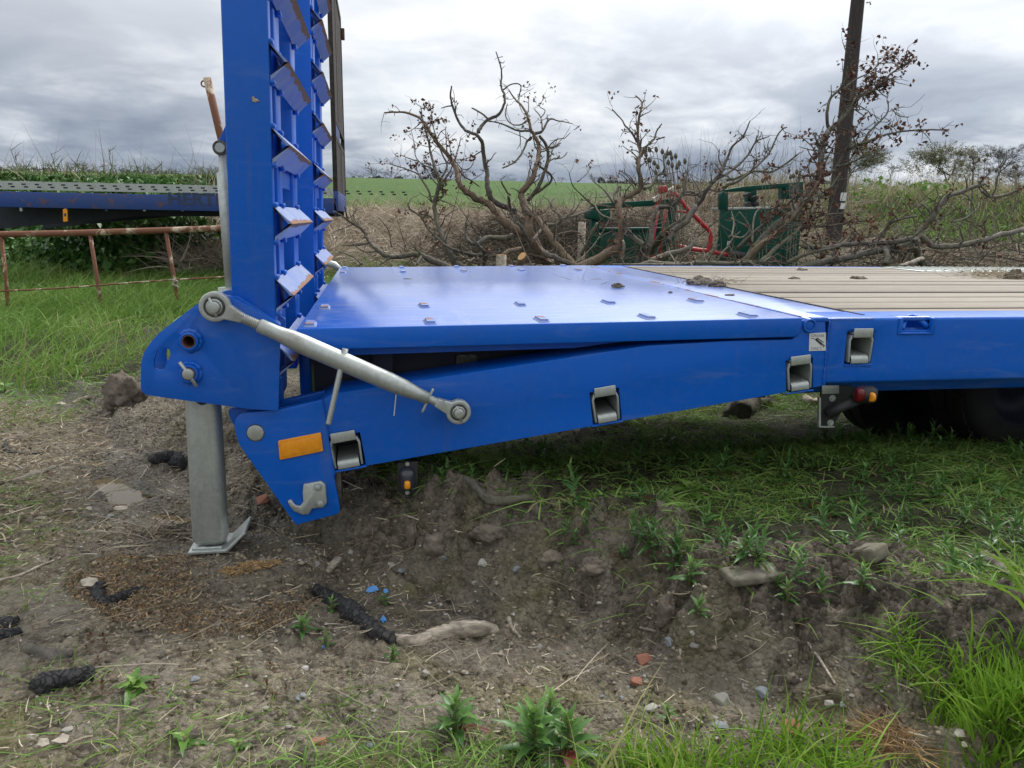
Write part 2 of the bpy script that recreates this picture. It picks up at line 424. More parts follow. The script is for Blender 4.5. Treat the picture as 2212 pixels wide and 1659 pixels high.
def rust_cream(name, amt):
    m, nt, b = mat_new(name); N = NT(nt)
    n = N.noise(N.pos((1, 1, 1)), 6.5, 8, 0.66, 0.5); n2 = N.noise(N.pos(), 40, 4, 0.6)
    rust = N.mix(n2, (0.26, 0.11, 0.055), (0.13, 0.055, 0.035))
    c = N.mix(N.ramp(n, [(amt - 0.02, 0.0), (amt + 0.05, 1.0)]), rust, (0.55, 0.46, 0.33))
    N.l(c, b.inputs['Base Color']); b.inputs['Roughness'].default_value = 0.8; N.l(N.bump(n, 0.3, 0.004), b.inputs['Normal']); return m
M['gate'] = rust_cream('rusty_cream_paint', 0.56)
def plank_mat():
    m, nt, b = mat_new('weathered_deck_timber'); N = NT(nt)
    g = N.noise(N.co('Object', (0.55, 9, 9)), 9, 8, 0.7, 0.4); st = N.noise(N.pos(), 2.3, 5, 0.6)
    c = N.mix(N.ramp(g, [(0.30, 0.0), (0.66, 1.0)]), (0.17, 0.14, 0.105), (0.38, 0.335, 0.27))
    c = N.mix(N.ramp(st, [(0.42, 0.0), (0.75, 0.55)]), c, (0.25, 0.21, 0.15))
    oi = N.n('ShaderNodeObjectInfo'); h = N.n('ShaderNodeHueSaturation')
    N.l(N.math('ADD', 0.80, N.math('MULTIPLY', oi.outputs['Random'], 0.35)), h.inputs['Value']); N.l(c, h.inputs['Color'])
    N.l(h.outputs[0], b.inputs['Base Color']); b.inputs['Roughness'].default_value = 0.72
    N.l(N.bump(g, 0.35, 0.004), b.inputs['Normal']); return m
M['plank'] = plank_mat()
def bark(name, a, b_, moss=0.0, sc=9):
    m, nt, b = mat_new(name); N = NT(nt); P = N.pos()
    n = N.noise(P, sc * 3.5, 8, 0.7); n2 = N.noise(P, 2.4, 4, 0.6)
    c = N.mix(N.ramp(n, [(0.33, 0.0), (0.66, 1.0)]), a, b_)
    if moss: c = N.mix(N.math('MULTIPLY', N.ramp(n2, [(0.45, 0.0), (0.62, 1.0)]), moss), c, (0.13, 0.13, 0.045))
    N.l(c, b.inputs['Base Color']); b.inputs['Roughness'].default_value = 0.9; N.l(N.bump(n, 0.8, 0.012), b.inputs['Normal']); return m
M['bark'] = bark('oak_bark', (0.045, 0.039, 0.033), (0.175, 0.158, 0.13), 0.35)
M['bark_red'] = bark('peeling_bark', (0.085, 0.062, 0.045), (0.24, 0.17, 0.115), 0.25)
M['bark_grey'] = bark('grey_dead_bark', (0.10, 0.085, 0.065), (0.26, 0.235, 0.19), 0.3)
def burnt(name, a, b_, ash, grain):
    m, nt, b = mat_new(name); N = NT(nt); P = N.pos(); vo = N.n('ShaderNodeTexVoronoi', feature='DISTANCE_TO_EDGE'); vo.inputs['Scale'].default_value = 60
    w = N.noise(P, 30, 5, 0.7); add = N.n('ShaderNodeVectorMath', operation='ADD'); N.l(P, add.inputs[0]); sc = N.n('ShaderNodeVectorMath', operation='SCALE'); cb = N.n('ShaderNodeCombineXYZ')
    N.l(w, cb.inputs[0]); N.l(w, cb.inputs[1]); N.l(w, cb.inputs[2]); N.l(cb.outputs[0], sc.inputs[0]); sc.inputs['Scale'].default_value = 0.03; N.l(sc.outputs[0], add.inputs[1]); N.l(add.outputs[0], vo.inputs['Vector'])
    cr = N.ramp(vo.outputs['Distance'], [(0.0, 0.0), (0.14, 1.0)]); n = N.noise(P, 60, 7, 0.7); n3 = N.noise(P, 11, 6, 0.65)
    c = N.mix(N.math('MULTIPLY', cr, N.ramp(n, [(0.3, 0.2), (0.7, 1.0)])), a, b_); c = N.mix(N.ramp(n3, [(0.58, 0.0), (0.66, 0.8)]), c, ash)
    N.l(c, b.inputs['Base Color']); b.inputs['Roughness'].default_value = 0.85
    N.l(N.bump(N.math('ADD', N.math('MULTIPLY', cr, 0.8 if grain else 1.6), n), 0.7, 0.005), b.inputs['Normal']); return m
M['oldboard'] = bark('dark_weathered_board', (0.018, 0.016, 0.014), (0.060, 0.052, 0.043), 0.0, 6)
M['charred'] = burnt('charred_wood', (0.006, 0.006, 0.007), (0.060, 0.058, 0.057), (0.22, 0.20, 0.175), False)
def grainwood():
    m, nt, b = mat_new('bleached_wood'); N = NT(nt); P = N.pos((14, 60, 60)); n = N.noise(P, 1.0, 8, 0.72, 0.6); n2 = N.noise(N.pos(), 14, 6, 0.65); n3 = N.noise(N.pos(), 90, 4, 0.6)
    c = N.mix(N.ramp(n, [(0.36, 0.0), (0.64, 1.0)]), (0.085, 0.068, 0.05), (0.56, 0.49, 0.38)); c = N.mix(N.ramp(n2, [(0.54, 0.0), (0.70, 0.8)]), c, (0.085, 0.072, 0.058)); c = N.mix(N.math('MULTIPLY', n3, 0.3), c, (0.30, 0.26, 0.20))
    N.l(c, b.inputs['Base Color']); b.inputs['Roughness'].default_value = 0.85; N.l(N.bump(N.math('ADD', n, N.math('MULTIPLY', n3, .4)), 0.5, 0.003), b.inputs['Normal']); return m
M['driftwood'] = grainwood()
M['cutwood'] = bark('fresh_cut_wood', (0.36, 0.19, 0.07), (0.52, 0.33, 0.14), 0.0, 6)
def leafmat(name, stops, rough=0.55, trans=0.25, back=1.0, attr='tint', sheen=0.0):
    """leaf colour picked by a per-blade number; a little light passes through"""
    m, nt, b = mat_new(name); N = NT(nt)
    c = N.ramp(N.attr(attr), stops)
    N.l(c, b.inputs['Base Color']); b.inputs['Roughness'].default_value = rough
    b.inputs['Specular IOR Level'].default_value = 0.35
    if trans:
        tr = N.n('ShaderNodeBsdfTranslucent'); N.l(c, tr.inputs[0]); mx = N.n('ShaderNodeMixShader'); mx.inputs[0].default_value = trans
        N.l(b.outputs[0], mx.inputs[1]); N.l(tr.outputs[0], mx.inputs[2]); N.l(mx.outputs[0], nt.nodes['Material Output'].inputs[0])
    return m
M['grass'] = leafmat('meadow_grass', [(0.0, (0.095, 0.19, 0.03)), (0.45, (0.18, 0.32, 0.06)), (0.8, (0.28, 0.42, 0.10)), (0.93, (0.22, 0.27, 0.09)), (1.0, (0.40, 0.34, 0.17))])
M['grass_bright'] = leafmat('spring_grass', [(0.0, (0.09, 0.19, 0.015)), (0.4, (0.16, 0.31, 0.025)), (0.85, (0.26, 0.42, 0.05)), (1.0, (0.42, 0.40, 0.16))], trans=0.35)
M['grass_dry'] = leafmat('dry_grass', [(0.0, (0.17, 0.13, 0.08)), (0.5, (0.34, 0.28, 0.185)), (1.0, (0.60, 0.53, 0.40))], rough=0.8, trans=0.1)
M['straw'] = leafmat('dead_straw', [(0.0, (0.18, 0.14, 0.10)), (0.3, (0.36, 0.295, 0.225)), (0.8, (0.54, 0.46, 0.36)), (1.0, (0.68, 0.60, 0.48))], rough=0.85, trans=0.0)
M['brush'] = leafmat('dead_brush', [(0.0, (0.035, 0.028, 0.022)), (0.6, (0.11, 0.09, 0.07)), (1.0, (0.21, 0.18, 0.145))], rough=0.9, trans=0.0)
M['ivy'] = leafmat('ivy_and_nettle_leaves', [(0.0, (0.025, 0.075, 0.016)), (0.5, (0.06, 0.15, 0.03)), (0.85, (0.11, 0.23, 0.05)), (1.0, (0.16, 0.24, 0.06))], rough=0.42, trans=0.15)
M['bushleaf'] = leafmat('mixed_undergrowth', [(0.0, (0.035, 0.075, 0.018)), (0.5, (0.085, 0.15, 0.035)), (0.8, (0.15, 0.21, 0.06)), (1.0, (0.27, 0.24, 0.12))], rough=0.6, trans=0.15)
M['weed'] = leafmat('willowherb_leaf', [(0.0, (0.20, 0.03, 0.025)), (0.10, (0.10, 0.06, 0.03)), (0.2, (0.045, 0.12, 0.025)), (0.7, (0.10, 0.21, 0.05)), (1.0, (0.21, 0.36, 0.09))], rough=0.38, trans=0.2)
M['dock'] = leafmat('dock_leaf', [(0.0, (0.22, 0.10, 0.03)), (0.10, (0.06, 0.15, 0.025)), (0.6, (0.11, 0.23, 0.04)), (1.0, (0.22, 0.33, 0.07))], rough=0.42, trans=0.25)
M['deadleaf'] = leafmat('dead_brown_leaf', [(0.0, (0.06, 0.022, 0.018)), (0.6, (0.13, 0.055, 0.035)), (1.0, (0.24, 0.12, 0.06))], rough=0.7, trans=0.1)
M['twig'] = leafmat('pale_twig', [(0.0, (0.08, 0.065, 0.05)), (0.5, (0.19, 0.16, 0.125)), (1.0, (0.40, 0.35, 0.27))], rough=0.85, trans=0.0)
M['treetwig'] = leafmat('distant_twigs', [(0.0, (0.075, 0.075, 0.085)), (1.0, (0.17, 0.165, 0.165))], rough=0.9, trans=0.0)
M['treebud'] = leafmat('budding_leaves', [(0.0, (0.10, 0.10, 0.05)), (1.0, (0.27, 0.25, 0.11))], rough=0.8, trans=0.1)
M['stone'] = simple('field_stone', (0.24, 0.23, 0.20), (0.44, 0.42, 0.37), 0.85, 22, bump=0.4, rand=0.7, coord='obj')
M['stone_blue'] = simple('slate_stone', (0.15, 0.17, 0.18), (0.30, 0.32, 0.33), 0.8, 18, bump=0.4, coord='obj')
M['brick'] = simple('old_brick', (0.27, 0.10, 0.06), (0.42, 0.20, 0.13), 0.9, 30, bump=0.5, coord='obj')
M['clod'] = simple('dry_soil_clod', (0.075, 0.06, 0.045), (0.22, 0.185, 0.14), 0.95, 26, bump=0.9, bd=0.012)
M['plastic'] = simple('blue_plastic', (0.06, 0.25, 0.60), (0.09, 0.32, 0.68), 0.35, 20, bump=0.3)
M['chips'] = leafmat('wood_chips', [(0.0, (0.06, 0.04, 0.028)), (0.5, (0.20, 0.145, 0.095)), (0.88, (0.33, 0.25, 0.165)), (1.0, (0.46, 0.30, 0.13))], rough=0.9, trans=0.0)

# ------------------------------------------------------------------ the ground
RUT = [tuple(UZ(*p)[:2]) for p in ((60, 800), (185, 900), (235, 1020), (330, 1095), (450, 1165), (640, 1215), (850, 1300), (1150, 1370), (1500, 1470), (1800, 1580), (2100, 1720), (2500, 1950))]
def rut_sd(x, y):
    """signed distance to the wheel rut (positive on the trailer's side) and position along it"""
    best = np.full(np.shape(x), 1e9); sg = np.zeros(np.shape(x)); tt = np.zeros(np.shape(x))
    for i in range(len(RUT) - 1):
        ax, ay = RUT[i]; bx, by = RUT[i + 1]; dx, dy = bx - ax, by - ay; L2 = dx * dx + dy * dy
        t = np.clip(((x - ax) * dx + (y - ay) * dy) / L2, 0, 1)
        qx, qy = x - (ax + t * dx), y - (ay + t * dy); d = np.hypot(qx, qy)
        m = d < best; best = np.where(m, d, best); sg = np.where(m, np.sign(dx * qy - dy * qx), sg); tt = np.where(m, i + t, tt)
    return best * sg, tt
def field_h(x, y):
    d = np.maximum(y, 0)
    z = 1.05 + 0.0476 * (np.minimum(d, 205) - 15.5) - 0.004 * np.maximum(d - 205, 0)
    return z + 0.45 * np.sin(x * 0.012 + 0.9) * sstep(40, 180, d)
def K3(cx, cy): return (cx * .26452, 768.05 + cy * .26452)
def K5(cx, cy): return (548.6 + cx * .3055, 1152.1 + cy * .3055)
def K6(cx, cy): return (1097.2 + cx * .3055, 1152.1 + cy * .3055)
def K8(cx, cy): return (1645.8 + cx * .27246, 1206.9 + cy * .27246)
def K4(cx, cy): return (cx * .29762, 1206.9 + cy * .29762)
def K7(cx, cy): return (1645.8 + cx * .26456, 822.9 + cy * .26456)
PUDDLES = [(-.045, [K3(*p) for p in ((690, 985), (820, 960), (900, 972), (985, 1035), (1085, 1088), (1240, 1130), (1250, 1190), (1215, 1285), (1050, 1275), (900, 1235), (850, 1120), (760, 1045))]),
           (-.042, [K3(*p) for p in ((1255, 1295), (1400, 1305), (1560, 1345), (1600, 1400), (1420, 1405), (1290, 1385))]),
           (-.040, [K3(*p) for p in ((705, 890), (800, 868), (860, 872), (855, 925), (720, 930))]),
           (.030, [(515, 1196), (545, 1190), (590, 1200), (622, 1214), (580, 1221), (535, 1216)])]
PUDDLES = [(z, [tuple(UZ(*p, z)[:2]) for p in o]) for z, o in PUDDLES]
def poly_sd(x, y, poly):
    d = np.full(np.shape(x), 1e9); ins = np.zeros(np.shape(x), bool)
    for i in range(len(poly)):
        ax, ay = poly[i]; bx, by = poly[i - 1]; dx, dy = bx - ax, by - ay
        t = np.clip(((x - ax) * dx + (y - ay) * dy) / (dx * dx + dy * dy), 0, 1); d = np.minimum(d, np.hypot(x - ax - t * dx, y - ay - t * dy))
        ins ^= ((ay > y) != (by > y)) & (x < dx * (y - ay) / (dy if abs(dy) > 1e-12 else 1e-12) + ax)
    return np.where(ins, -d, d)
def cells(x, y, seed):
    """distance to the nearest of one random point per unit cell"""
    ix, iy = np.floor(x), np.floor(y); d = np.full(np.shape(x), 9.0)
    for i in (-1, 0, 1):
        for j in (-1, 0, 1):
            cx_, cy_ = ix + i, iy + j; d = np.minimum(d, np.hypot(cx_ + _hash(cx_, cy_, seed) - x, cy_ + _hash(cx_, cy_, seed + 1) - y))
    return d
def clods(x, y, f, seed):
    wx = x * f + 0.5 * fbm(x * f * 1.3, y * f * 1.3, seed + 9, 2); wy = y * f + 0.5 * fbm(x * f * 1.3 + 40, y * f * 1.3, seed + 11, 2)
    keep = sstep(.35, .6, vnoise(np.floor(wx), np.floor(wy), seed + 5) * .5 + .5 * vnoise(x * f * .35, y * f * .35, seed + 7) + .1)
    return np.sqrt(np.clip(1 - (cells(wx, wy, seed) / .55) ** 2, 0, 1)) * keep
def h_ground(x, y, fine=True):
    x = np.asarray(x, float); y = np.asarray(y, float)
    s, t = rut_sd(x, y)
    left = sstep(5.0, 3.0, t)                                     # 1 by the puddle, 0 further right
    bank = (0.185 - 0.085 * left) * sstep(0.06, 0.33 + 0.28 * left, s + 0.05 * np.sin(x * 9 + 2 * np.sin(y * 7))) 
    bank = bank * (1 - 0.62 * sstep(0.0, 1.3, y) * sstep(-0.3, 0.4, x))
    rim = (0.055 + 0.03 * left) * sstep(0.05, 0.55, -s)
    z = -0.025 - 0.035 * np.exp(-((t - 2.6) / 0.9) ** 2) * np.exp(-(s / 0.16) ** 2) + bank + rim
    z = z * sstep(9, 5, y) + 0.05 * sstep(5, 9, y)
    back = sstep(3, 12, y); z = z + back * (0.18 + 0.30 * sstep(2, 9, x))
    z = z - 0.24 * sstep(.2, 2.0, y) * sstep(-.35, .5, x) * sstep(8.5, 5.5, y)
    # bank of dead straw beyond the branches, nettle bank at the left
    crest = (0.72 + 0.30 * sstep(3.6, 7.0, x)) * sstep(-2.2, -0.4, x) + 1.15 * sstep(-1.4, -2.6, x)
    yc = 13.2 + 0.25 * np.sin(x * 0.7) - 1.9 * sstep(-1.0, -2.5, x)
    z = z + crest * np.exp(-(np.minimum(y - yc, 0) / 1.35) ** 2) * sstep(17.5, 14.2, y)
    z = np.where(y > 14, np.maximum(z, field_h(x, y) - 0.06), z) * 1.0
    right = sstep(9, 16, x) * sstep(11, 20, y) * sstep(70, 30, y)
    z = z + right * (0.22 + 0.45 * fbm(x * 0.3, y * 0.3, 31, 3))
    # the jack's foot has pressed a level spot
    fw = np.exp(-(((x + 0.46) / 0.12) ** 2 + ((y - 0.06) / 0.11) ** 2) ** 2)
    near = sstep(7, 3, np.hypot(x, y + 1))
    if fine:
        z = z + (0.030 * fbm(x * 1.6, y * 1.6, 3, 3) + 0.014 * fbm(x * 6, y * 6, 11, 3)) * (0.35 + 0.65 * near) * sstep(60, 8, y)
        rough = 0.35 + 0.65 * sstep(0.02, 0.25, np.abs(s - 0.1))
        cl = fbm(x * 15, y * 15, 23, 3)
        z = z + near * rough * (0.011 * np.maximum(cl, -0.15) + 0.0055 * fbm(x * 42, y * 42, 41, 2))
        bf = sstep(.03, .12, s) * sstep(.75, .40, s) * near                      # broken face of the bank
        z = z + bf * (0.050 * np.maximum(fbm(x * 7, y * 7, 201, 3), -.4) + 0.045 * clods(x, y, 10, 301) + 0.022 * clods(x, y, 23, 311))
        z = z + near * rough * (0.015 * clods(x, y, 17, 321) + 0.009 * clods(x, y, 38, 331)) * sstep(-.35, .25, fbm(x * 1.9, y * 1.9, 341, 3))
        ck = np.abs(fbm(x * 4.3 + 0.4 * fbm(x * 9, y * 9, 77, 2), y * 4.3, 57, 2))     # drying cracks
        z = z - near * 0.016 * np.exp(-(ck / 0.026) ** 2) * sstep(0.1, 0.35, fbm(x * 1.1, y * 1.1, 59, 2) + 0.25)
    for lv, poly in PUDDLES:
        sd = poly_sd(x, y, poly); k = sstep(.17, .02, sd)
        z = z * (1 - k) + k * (lv + np.clip(sd * .7, -.022, .05) + (0.006 * fbm(x * 14, y * 14, 88, 3) if fine else 0))
    return z * (1 - fw) + 0.058 * fw
def G(px, py, dmax=60.0):
    """the place on the ground that the photograph shows at px, py"""
    r = ray(px, py); t = np.concatenate([np.linspace(0.7, 6, 700), np.geomspace(6.01, dmax, 300)])
    P = CAM[None] + r[None] * t[:, None]; d = P[:, 2] - h_ground(P[:, 0], P[:, 1])
    i = np.argmax(d < 0) if (d < 0).any() else len(t) - 1
    i = max(i, 1); a, b = d[i - 1], d[i]; k = a / (a - b) if a != b else 0
    q = CAM + r * (t[i - 1] + (t[i] - t[i - 1]) * k)
    return np.array([q[0], q[1], float(h_ground(q[0], q[1]))])

def spaced(lo, hi, step, out_lo, out_hi, grow):
    c = list(np.arange(lo, hi + 1e-6, step)); d = step; v = hi
    while v < out_hi: d *= grow; v += d; c.append(v)
    d = step; v = lo; l = []
    while v > out_lo: d *= grow; v -= d; l.append(v)
    return np.array(l[::-1] + c)
gx = spaced(-1.6, 2.3, 0.0095, -700, 700, 1.085)
gy = spaced(-1.2, 0.9, 0.0095, -60, 900, 1.045)
GX, GY = np.meshgrid(gx, gy); GZ = h_ground(GX, GY)
nx, ny = len(gx), len(gy)
idx = np.arange(nx * ny).reshape(ny, nx)
quads = np.stack([idx[:-1, :-1], idx[:-1, 1:], idx[1:, 1:], idx[1:, :-1]], -1).reshape(-1, 4)
sG, tG = rut_sd(GX, GY)
nz = fbm(GX * 1.3, GY * 1.3, 71, 4)
grassy = np.clip(sstep(2.0, 2.9, GY + 0.25 * nz) * sstep(1.2, -0.2, GX - 0.8 * (GY - 1.6)) + sstep(0.36, 0.75, sG + 0.25 * nz) * sstep(0.1, 0.7, GX) * 0.75 + sstep(2.6, 3.6, GY), 0, 1)
wet = np.clip(np.exp(-(sG / (0.22 + 0.08 * nz)) ** 2) * (0.25 + 0.75 * sstep(6.0, 4.0, tG)) * sstep(4.2, 2.2, GY), 0, 1)
dark = np.clip(sstep(0.06, 0.30, sG) * sstep(-0.4, 0.2, GX) * (1 - .9 * np.exp(-((sG - .36) / .10) ** 2) * sstep(-.1, .35, nz + .15)), 0, 1)  # dark bank soil, with the shade under trailer and bank put into the colour
gattr = np.stack([grassy, wet, dark, np.ones_like(wet)], -1).reshape(-1, 4)
def ground_mat():
    m, nt, b = mat_new('muddy_ground'); N = NT(nt); P = N.pos()
    a = N.attr('mask', 'Color'); sp = N.n('ShaderNodeSeparateColor'); N.l(a, sp.inputs[0])
    n1 = N.noise(P, 2.2, 6, 0.6); n3 = N.noise(P, 95, 4, 0.65)
    def vor(scale, feat='F1'):
        v = N.n('ShaderNodeTexVoronoi', feature=feat); v.inputs['Scale'].default_value = scale
        w = N.n('ShaderNodeTexNoise'); w.inputs['Scale'].default_value = scale * .8; w.inputs['Detail'].default_value = 3; N.l(P, w.inputs['Vector'])
        x = N.mix(0.035 * 20 / scale, P, w.outputs['Color'], 'ADD'); N.l(x, v.inputs['Vector']); return v
    va, vb = vor(34), vor(85)
    ca = N.n('ShaderNodeSeparateColor'); N.l(va.outputs['Color'], ca.inputs[0]); cb = N.n('ShaderNodeSeparateColor'); N.l(vb.outputs['Color'], cb.inputs[0])
    nb = N.noise(P, 19, 7, 0.68)
    n2 = N.math('ADD', N.math('MULTIPLY', nb, 0.55), N.math('ADD', N.math('MULTIPLY', ca.outputs[0], 0.22), N.math('MULTIPLY', cb.outputs[0], 0.23)))
    lump = N.math('SUBTRACT', 1.0, N.math('ADD', N.math('MULTIPLY', va.outputs['Distance'], 0.7), N.math('MULTIPLY', vb.outputs['Distance'], 0.5)))
    dry = N.mix(N.ramp(n2, [(0.33, 0.0), (0.66, 1.0)]), (0.085, 0.070, 0.048), (0.31, 0.268, 0.19))
    mud = N.mix(N.ramp(n1, [(0.35, 0.0), (0.62, 1.0)]), dry, N.mix(N.ramp(n2, [(0.33, 0.0), (0.66, 1.0)]), (0.045, 0.037, 0.027), (0.20, 0.17, 0.125)))
    algae = N.math('MULTIPLY', N.ramp(N.noise(P, 3.7, 5, 0.6), [(0.50, 0.0), (0.64, 1.0)]), 0.65)
    mud = N.mix(algae, mud, N.mix(n2, (0.11, 0.105, 0.030), (0.22, 0.20, 0.080)))
    dry2 = N.ramp(N.noise(P, 5.2, 5, 0.62), [(0.50, 0.0), (0.60, 1.0)]); mud = N.mix(N.math('MULTIPLY', dry2, 0.6), mud, N.mix(n2, (0.17, 0.148, 0.112), (0.34, 0.30, 0.235)))
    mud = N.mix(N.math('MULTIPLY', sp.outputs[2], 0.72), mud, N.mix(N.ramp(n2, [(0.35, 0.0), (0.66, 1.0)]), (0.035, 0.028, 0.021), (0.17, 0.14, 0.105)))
    wetc = N.mix(n2, (0.085, 0.074, 0.055), (0.135, 0.12, 0.092))
    mud = N.mix(N.math('MULTIPLY', sp.outputs[1], 0.75), mud, wetc)
    pale = N.ramp(n3, [(0.67, 0.0), (0.74, 1.0)]); mud = N.mix(N.math('MULTIPLY', pale, 0.30), mud, (0.33, 0.28, 0.20))
    gr = N.mix(n2, (0.030, 0.034, 0.016), (0.085, 0.085, 0.038))
    gf = N.ramp(N.math('ADD', sp.outputs[0], N.math('MULTIPLY', N.math('SUBTRACT', n2, 0.5), 0.8)), [(0.35, 0.0), (0.7, 1.0)])
    c = N.mix(gf, mud, gr)
    N.l(c, b.inputs['Base Color'])
    rg = N.math('SUBTRACT', 0.92, N.math('MULTIPLY', sp.outputs[1], N.math('ADD', 0.22, N.math('MULTIPLY', n1, 0.75))))
    N.l(rg, b.inputs['Roughness']); b.inputs['Specular IOR Level'].default_value = 0.4
    hh = N.math('ADD', N.math('ADD', n2, N.math('MULTIPLY', n3, 0.5)), lump); N.l(N.bump(hh, 1.0, 0.020), b.inputs['Normal'])
    return m
M['ground'] = ground_mat()
ground = place('ground', np_mesh('ground', np.stack([GX, GY, GZ], -1), quads, smooth=True, attrs={'mask': gattr}), M['ground'], origin=(0, 0, 0),
               label='muddy rutted farm ground with patches of grass around the trailer', kind='structure')

# the young crop field running up to the skyline
def field_mat():
    m, nt, b = mat_new('young_cereal_crop'); N = NT(nt); P = N.pos()
    n1 = N.noise(P, 0.05, 5, 0.6); n2 = N.noise(P, 1.4, 6, 0.7); n3 = N.noise(N.pos((1, 0.05, 1)), 0.32, 3, 0.6)
    c = N.mix(N.ramp(n2, [(0.3, 0.0), (0.7, 1.0)]), (0.045, 0.100, 0.022), (0.100, 0.180, 0.042))
    c = N.mix(N.ramp(n1, [(0.35, 0.0), (0.7, 0.4)]), c, (0.115, 0.145, 0.058)); c = N.mix(N.ramp(n3, [(0.5, 0.0), (0.7, 0.25)]), c, (0.045, 0.085, 0.02))
    N.l(c, b.inputs['Base Color']); b.inputs['Roughness'].default_value = 0.9; b.inputs['Specular IOR Level'].default_value = 0.15
    N.l(N.bump(n2, 1.0, 0.3), b.inputs['Normal']); return m
fx = spaced(-20, 30, 1.0, -420, 420, 1.12); fy = spaced(14.8, 30, 0.5, 14.7, 340, 1.08)
FX, FY = np.meshgrid(fx, fy); FZ = field_h(FX, FY) + 0.05 + 0.05 * fbm(FX * 2, FY * 2, 5, 2)
fi = np.arange(FX.size).reshape(FX.shape)
fq = np.stack([fi[:-1, :-1], fi[:-1, 1:], fi[1:, 1:], fi[1:, :-1]], -1).reshape(-1, 4)
place('field', np_mesh('field', np.stack([FX, FY, FZ], -1), fq, smooth=True), field_mat(), origin=(0, 15, 1),
      label='green young crop field rising to the skyline', kind='structure')

# muddy water standing in the rut
def water_mat():
    m, nt, b = mat_new('muddy_water'); N = NT(nt)
    n = N.noise(N.pos(), 3, 4, 0.6); N.l(N.mix(n, (0.11, 0.080, 0.038), (0.14, 0.105, 0.055)), b.inputs['Base Color'])
    b.inputs['Roughness'].default_value = 0.03; b.inputs['IOR'].default_value = 1.33
    N.l(N.bump(N.noise(N.pos(), 9, 2, 0.5), 0.02, 0.004), b.inputs['Normal']); return m
M['water'] = water_mat()
WHICH = ('largest muddy puddle in the wheel rut, half reflecting the sky', 'bright puddle reflecting the sky beside the jack leg', 'small brown puddle at the upper end of the rut', 'wet glistening patch beside the jack foot')
for (lv, poly), lab in zip(PUDDLES, WHICH):
    c = np.mean(poly, 0); ring = []
    for i in range(len(poly)):
        for t in (0, .5):
            p = np.array(poly[i]) * (1 - t) + np.array(poly[(i + 1) % len(poly)]) * t; d = p - c; p = p + d / np.linalg.norm(d) * .05; ring.append((p[0], p[1], lv))
    n = len(ring); MB().add([(c[0], c[1], lv)] + ring, [(0, 1 + i, 1 + (i + 1) % n) for i in range(n)]).build('puddle', M['water'], kind='structure', label=lab)

# ------------------------------------------------------------------ the blue trailer
def P0(x, y, Y=0.0):
    q = UY(x, y, Y); return (q[0], q[2])
trailer = empty('flatbed_trailer', (1.3, 1.25, 0.15), 'bright blue low loader trailer with upright loading ramps and timber deck', 'trailer')
T = trailer
DZ = lambda X: DECK - 0.0135 * max(0.0, 1.24 - X)             # the tail deck falls a little towards the ramps
XH, XW, XL, XR = 1.238, 1.472, -0.212, 7.2

# main side beam with the winch openings
def hole_box(cx, cz, w, h, ang=0.0, y0=-0.05, y1=0.16):
    mb = MB(); R = Matrix.Rotation(ang, 3, 'Y')
    mb.box((cx - w / 2, y0, cz - h / 2), (cx + w / 2, y1, cz + h / 2), R); return mb.mesh('c')
XS = P0(1785, 760)[0]                                          # the welded joint
SLOPE = math.atan2(P0(1770, 834)[1] - P0(790, 1006)[1], P0(1770, 834)[0] - P0(790, 1006)[0])
# winches: photograph centre of the opening, width, height (metres), tilt, in which beam
WINCH = [((1858, 752), .088, .098, 0.0, 'main'), ((1727, 810), .088, .098, SLOPE * .75, 'tail'), ((1309, 878), .088, .098, SLOPE, 'tail'), ((748, 976), .092, .096, SLOPE * 1.05, 'tail')]
BOT = P0(1795, 829)[1]
mb = MB(); mb.box((XS + 0.002, 0, BOT), (XR, 0.16, DECK))
rx, rz = P0(1980, 706)
cuts = [hole_box(P0(*w[0])[0], P0(*w[0])[1], w[1], w[2], -w[3]) for w in WINCH if w[4] == 'main']
cuts.append(hole_box(rx, DECK - .008, .098, .070, 0, -.05, .075))
me = cut(mb.mesh('b'), cuts)
beam = place('side_beam', bevel_mesh(me, 0.010, 4), M['blue'], T)
MB().box((XS + 0.002, 2.34, BOT), (XR, 2.5, DECK)).build('side_beam', M['blue'], T, bevel=.007)

# tapering tail beam with its end bracket
tb = [P0(1783, 692), P0(1783, 832), P0(1768, 835), P0(1300, 917), P0(792, 1006), P0(742, 1018), P0(700, 1024), P0(694, 866), P0(720, 851), P0(1050, 800), P0(1400, 747), P0(1580, 737), P0(1712, 734), P0(1722, 722), P0(1726, 692)]
mb = MB(); mb.prism(tb, 0.0, 0.15)
cuts = [hole_box(P0(*w[0])[0], P0(*w[0])[1], w[1], w[2], -w[3]) for w in WINCH if w[4] == 'tail']
me = cut(mb.mesh('b'), cuts)
place('tail_beam', bevel_mesh(me, 0.010, 4), M['blue'], T)
mb = MB(); mb.prism(tb, 2.35, 2.5); mb.build('tail_beam', M['blue'], T, bevel=.006)
br = rounded([P0(505, 892), P0(600, 884), P0(697, 862), P0(721, 1024), P0(736, 1106), P0(640, 1131), P0(512, 950)], [.045, .01, .002, .002, .016, .004, .03], 6)
bracket = MB().prism(br, -0.010, 0.012).build('bracket_plate', M['blue'], T, bevel=.002)
br2 = [(x, z) for x, z in br]
MB().prism(br2, 0.10, 0.122).build('bracket_plate', M['blue'], T, bevel=.002)
x0, z0 = P0(733, 1030); x1, z1 = P0(745, 1100)
MB().box((x0 - .014, 0.012, P0(735, 1098)[1]), (x0 + .004, 0.10, P0(735, 1018)[1])).build('bracket_web', M['grime'], T, bevel=.002)
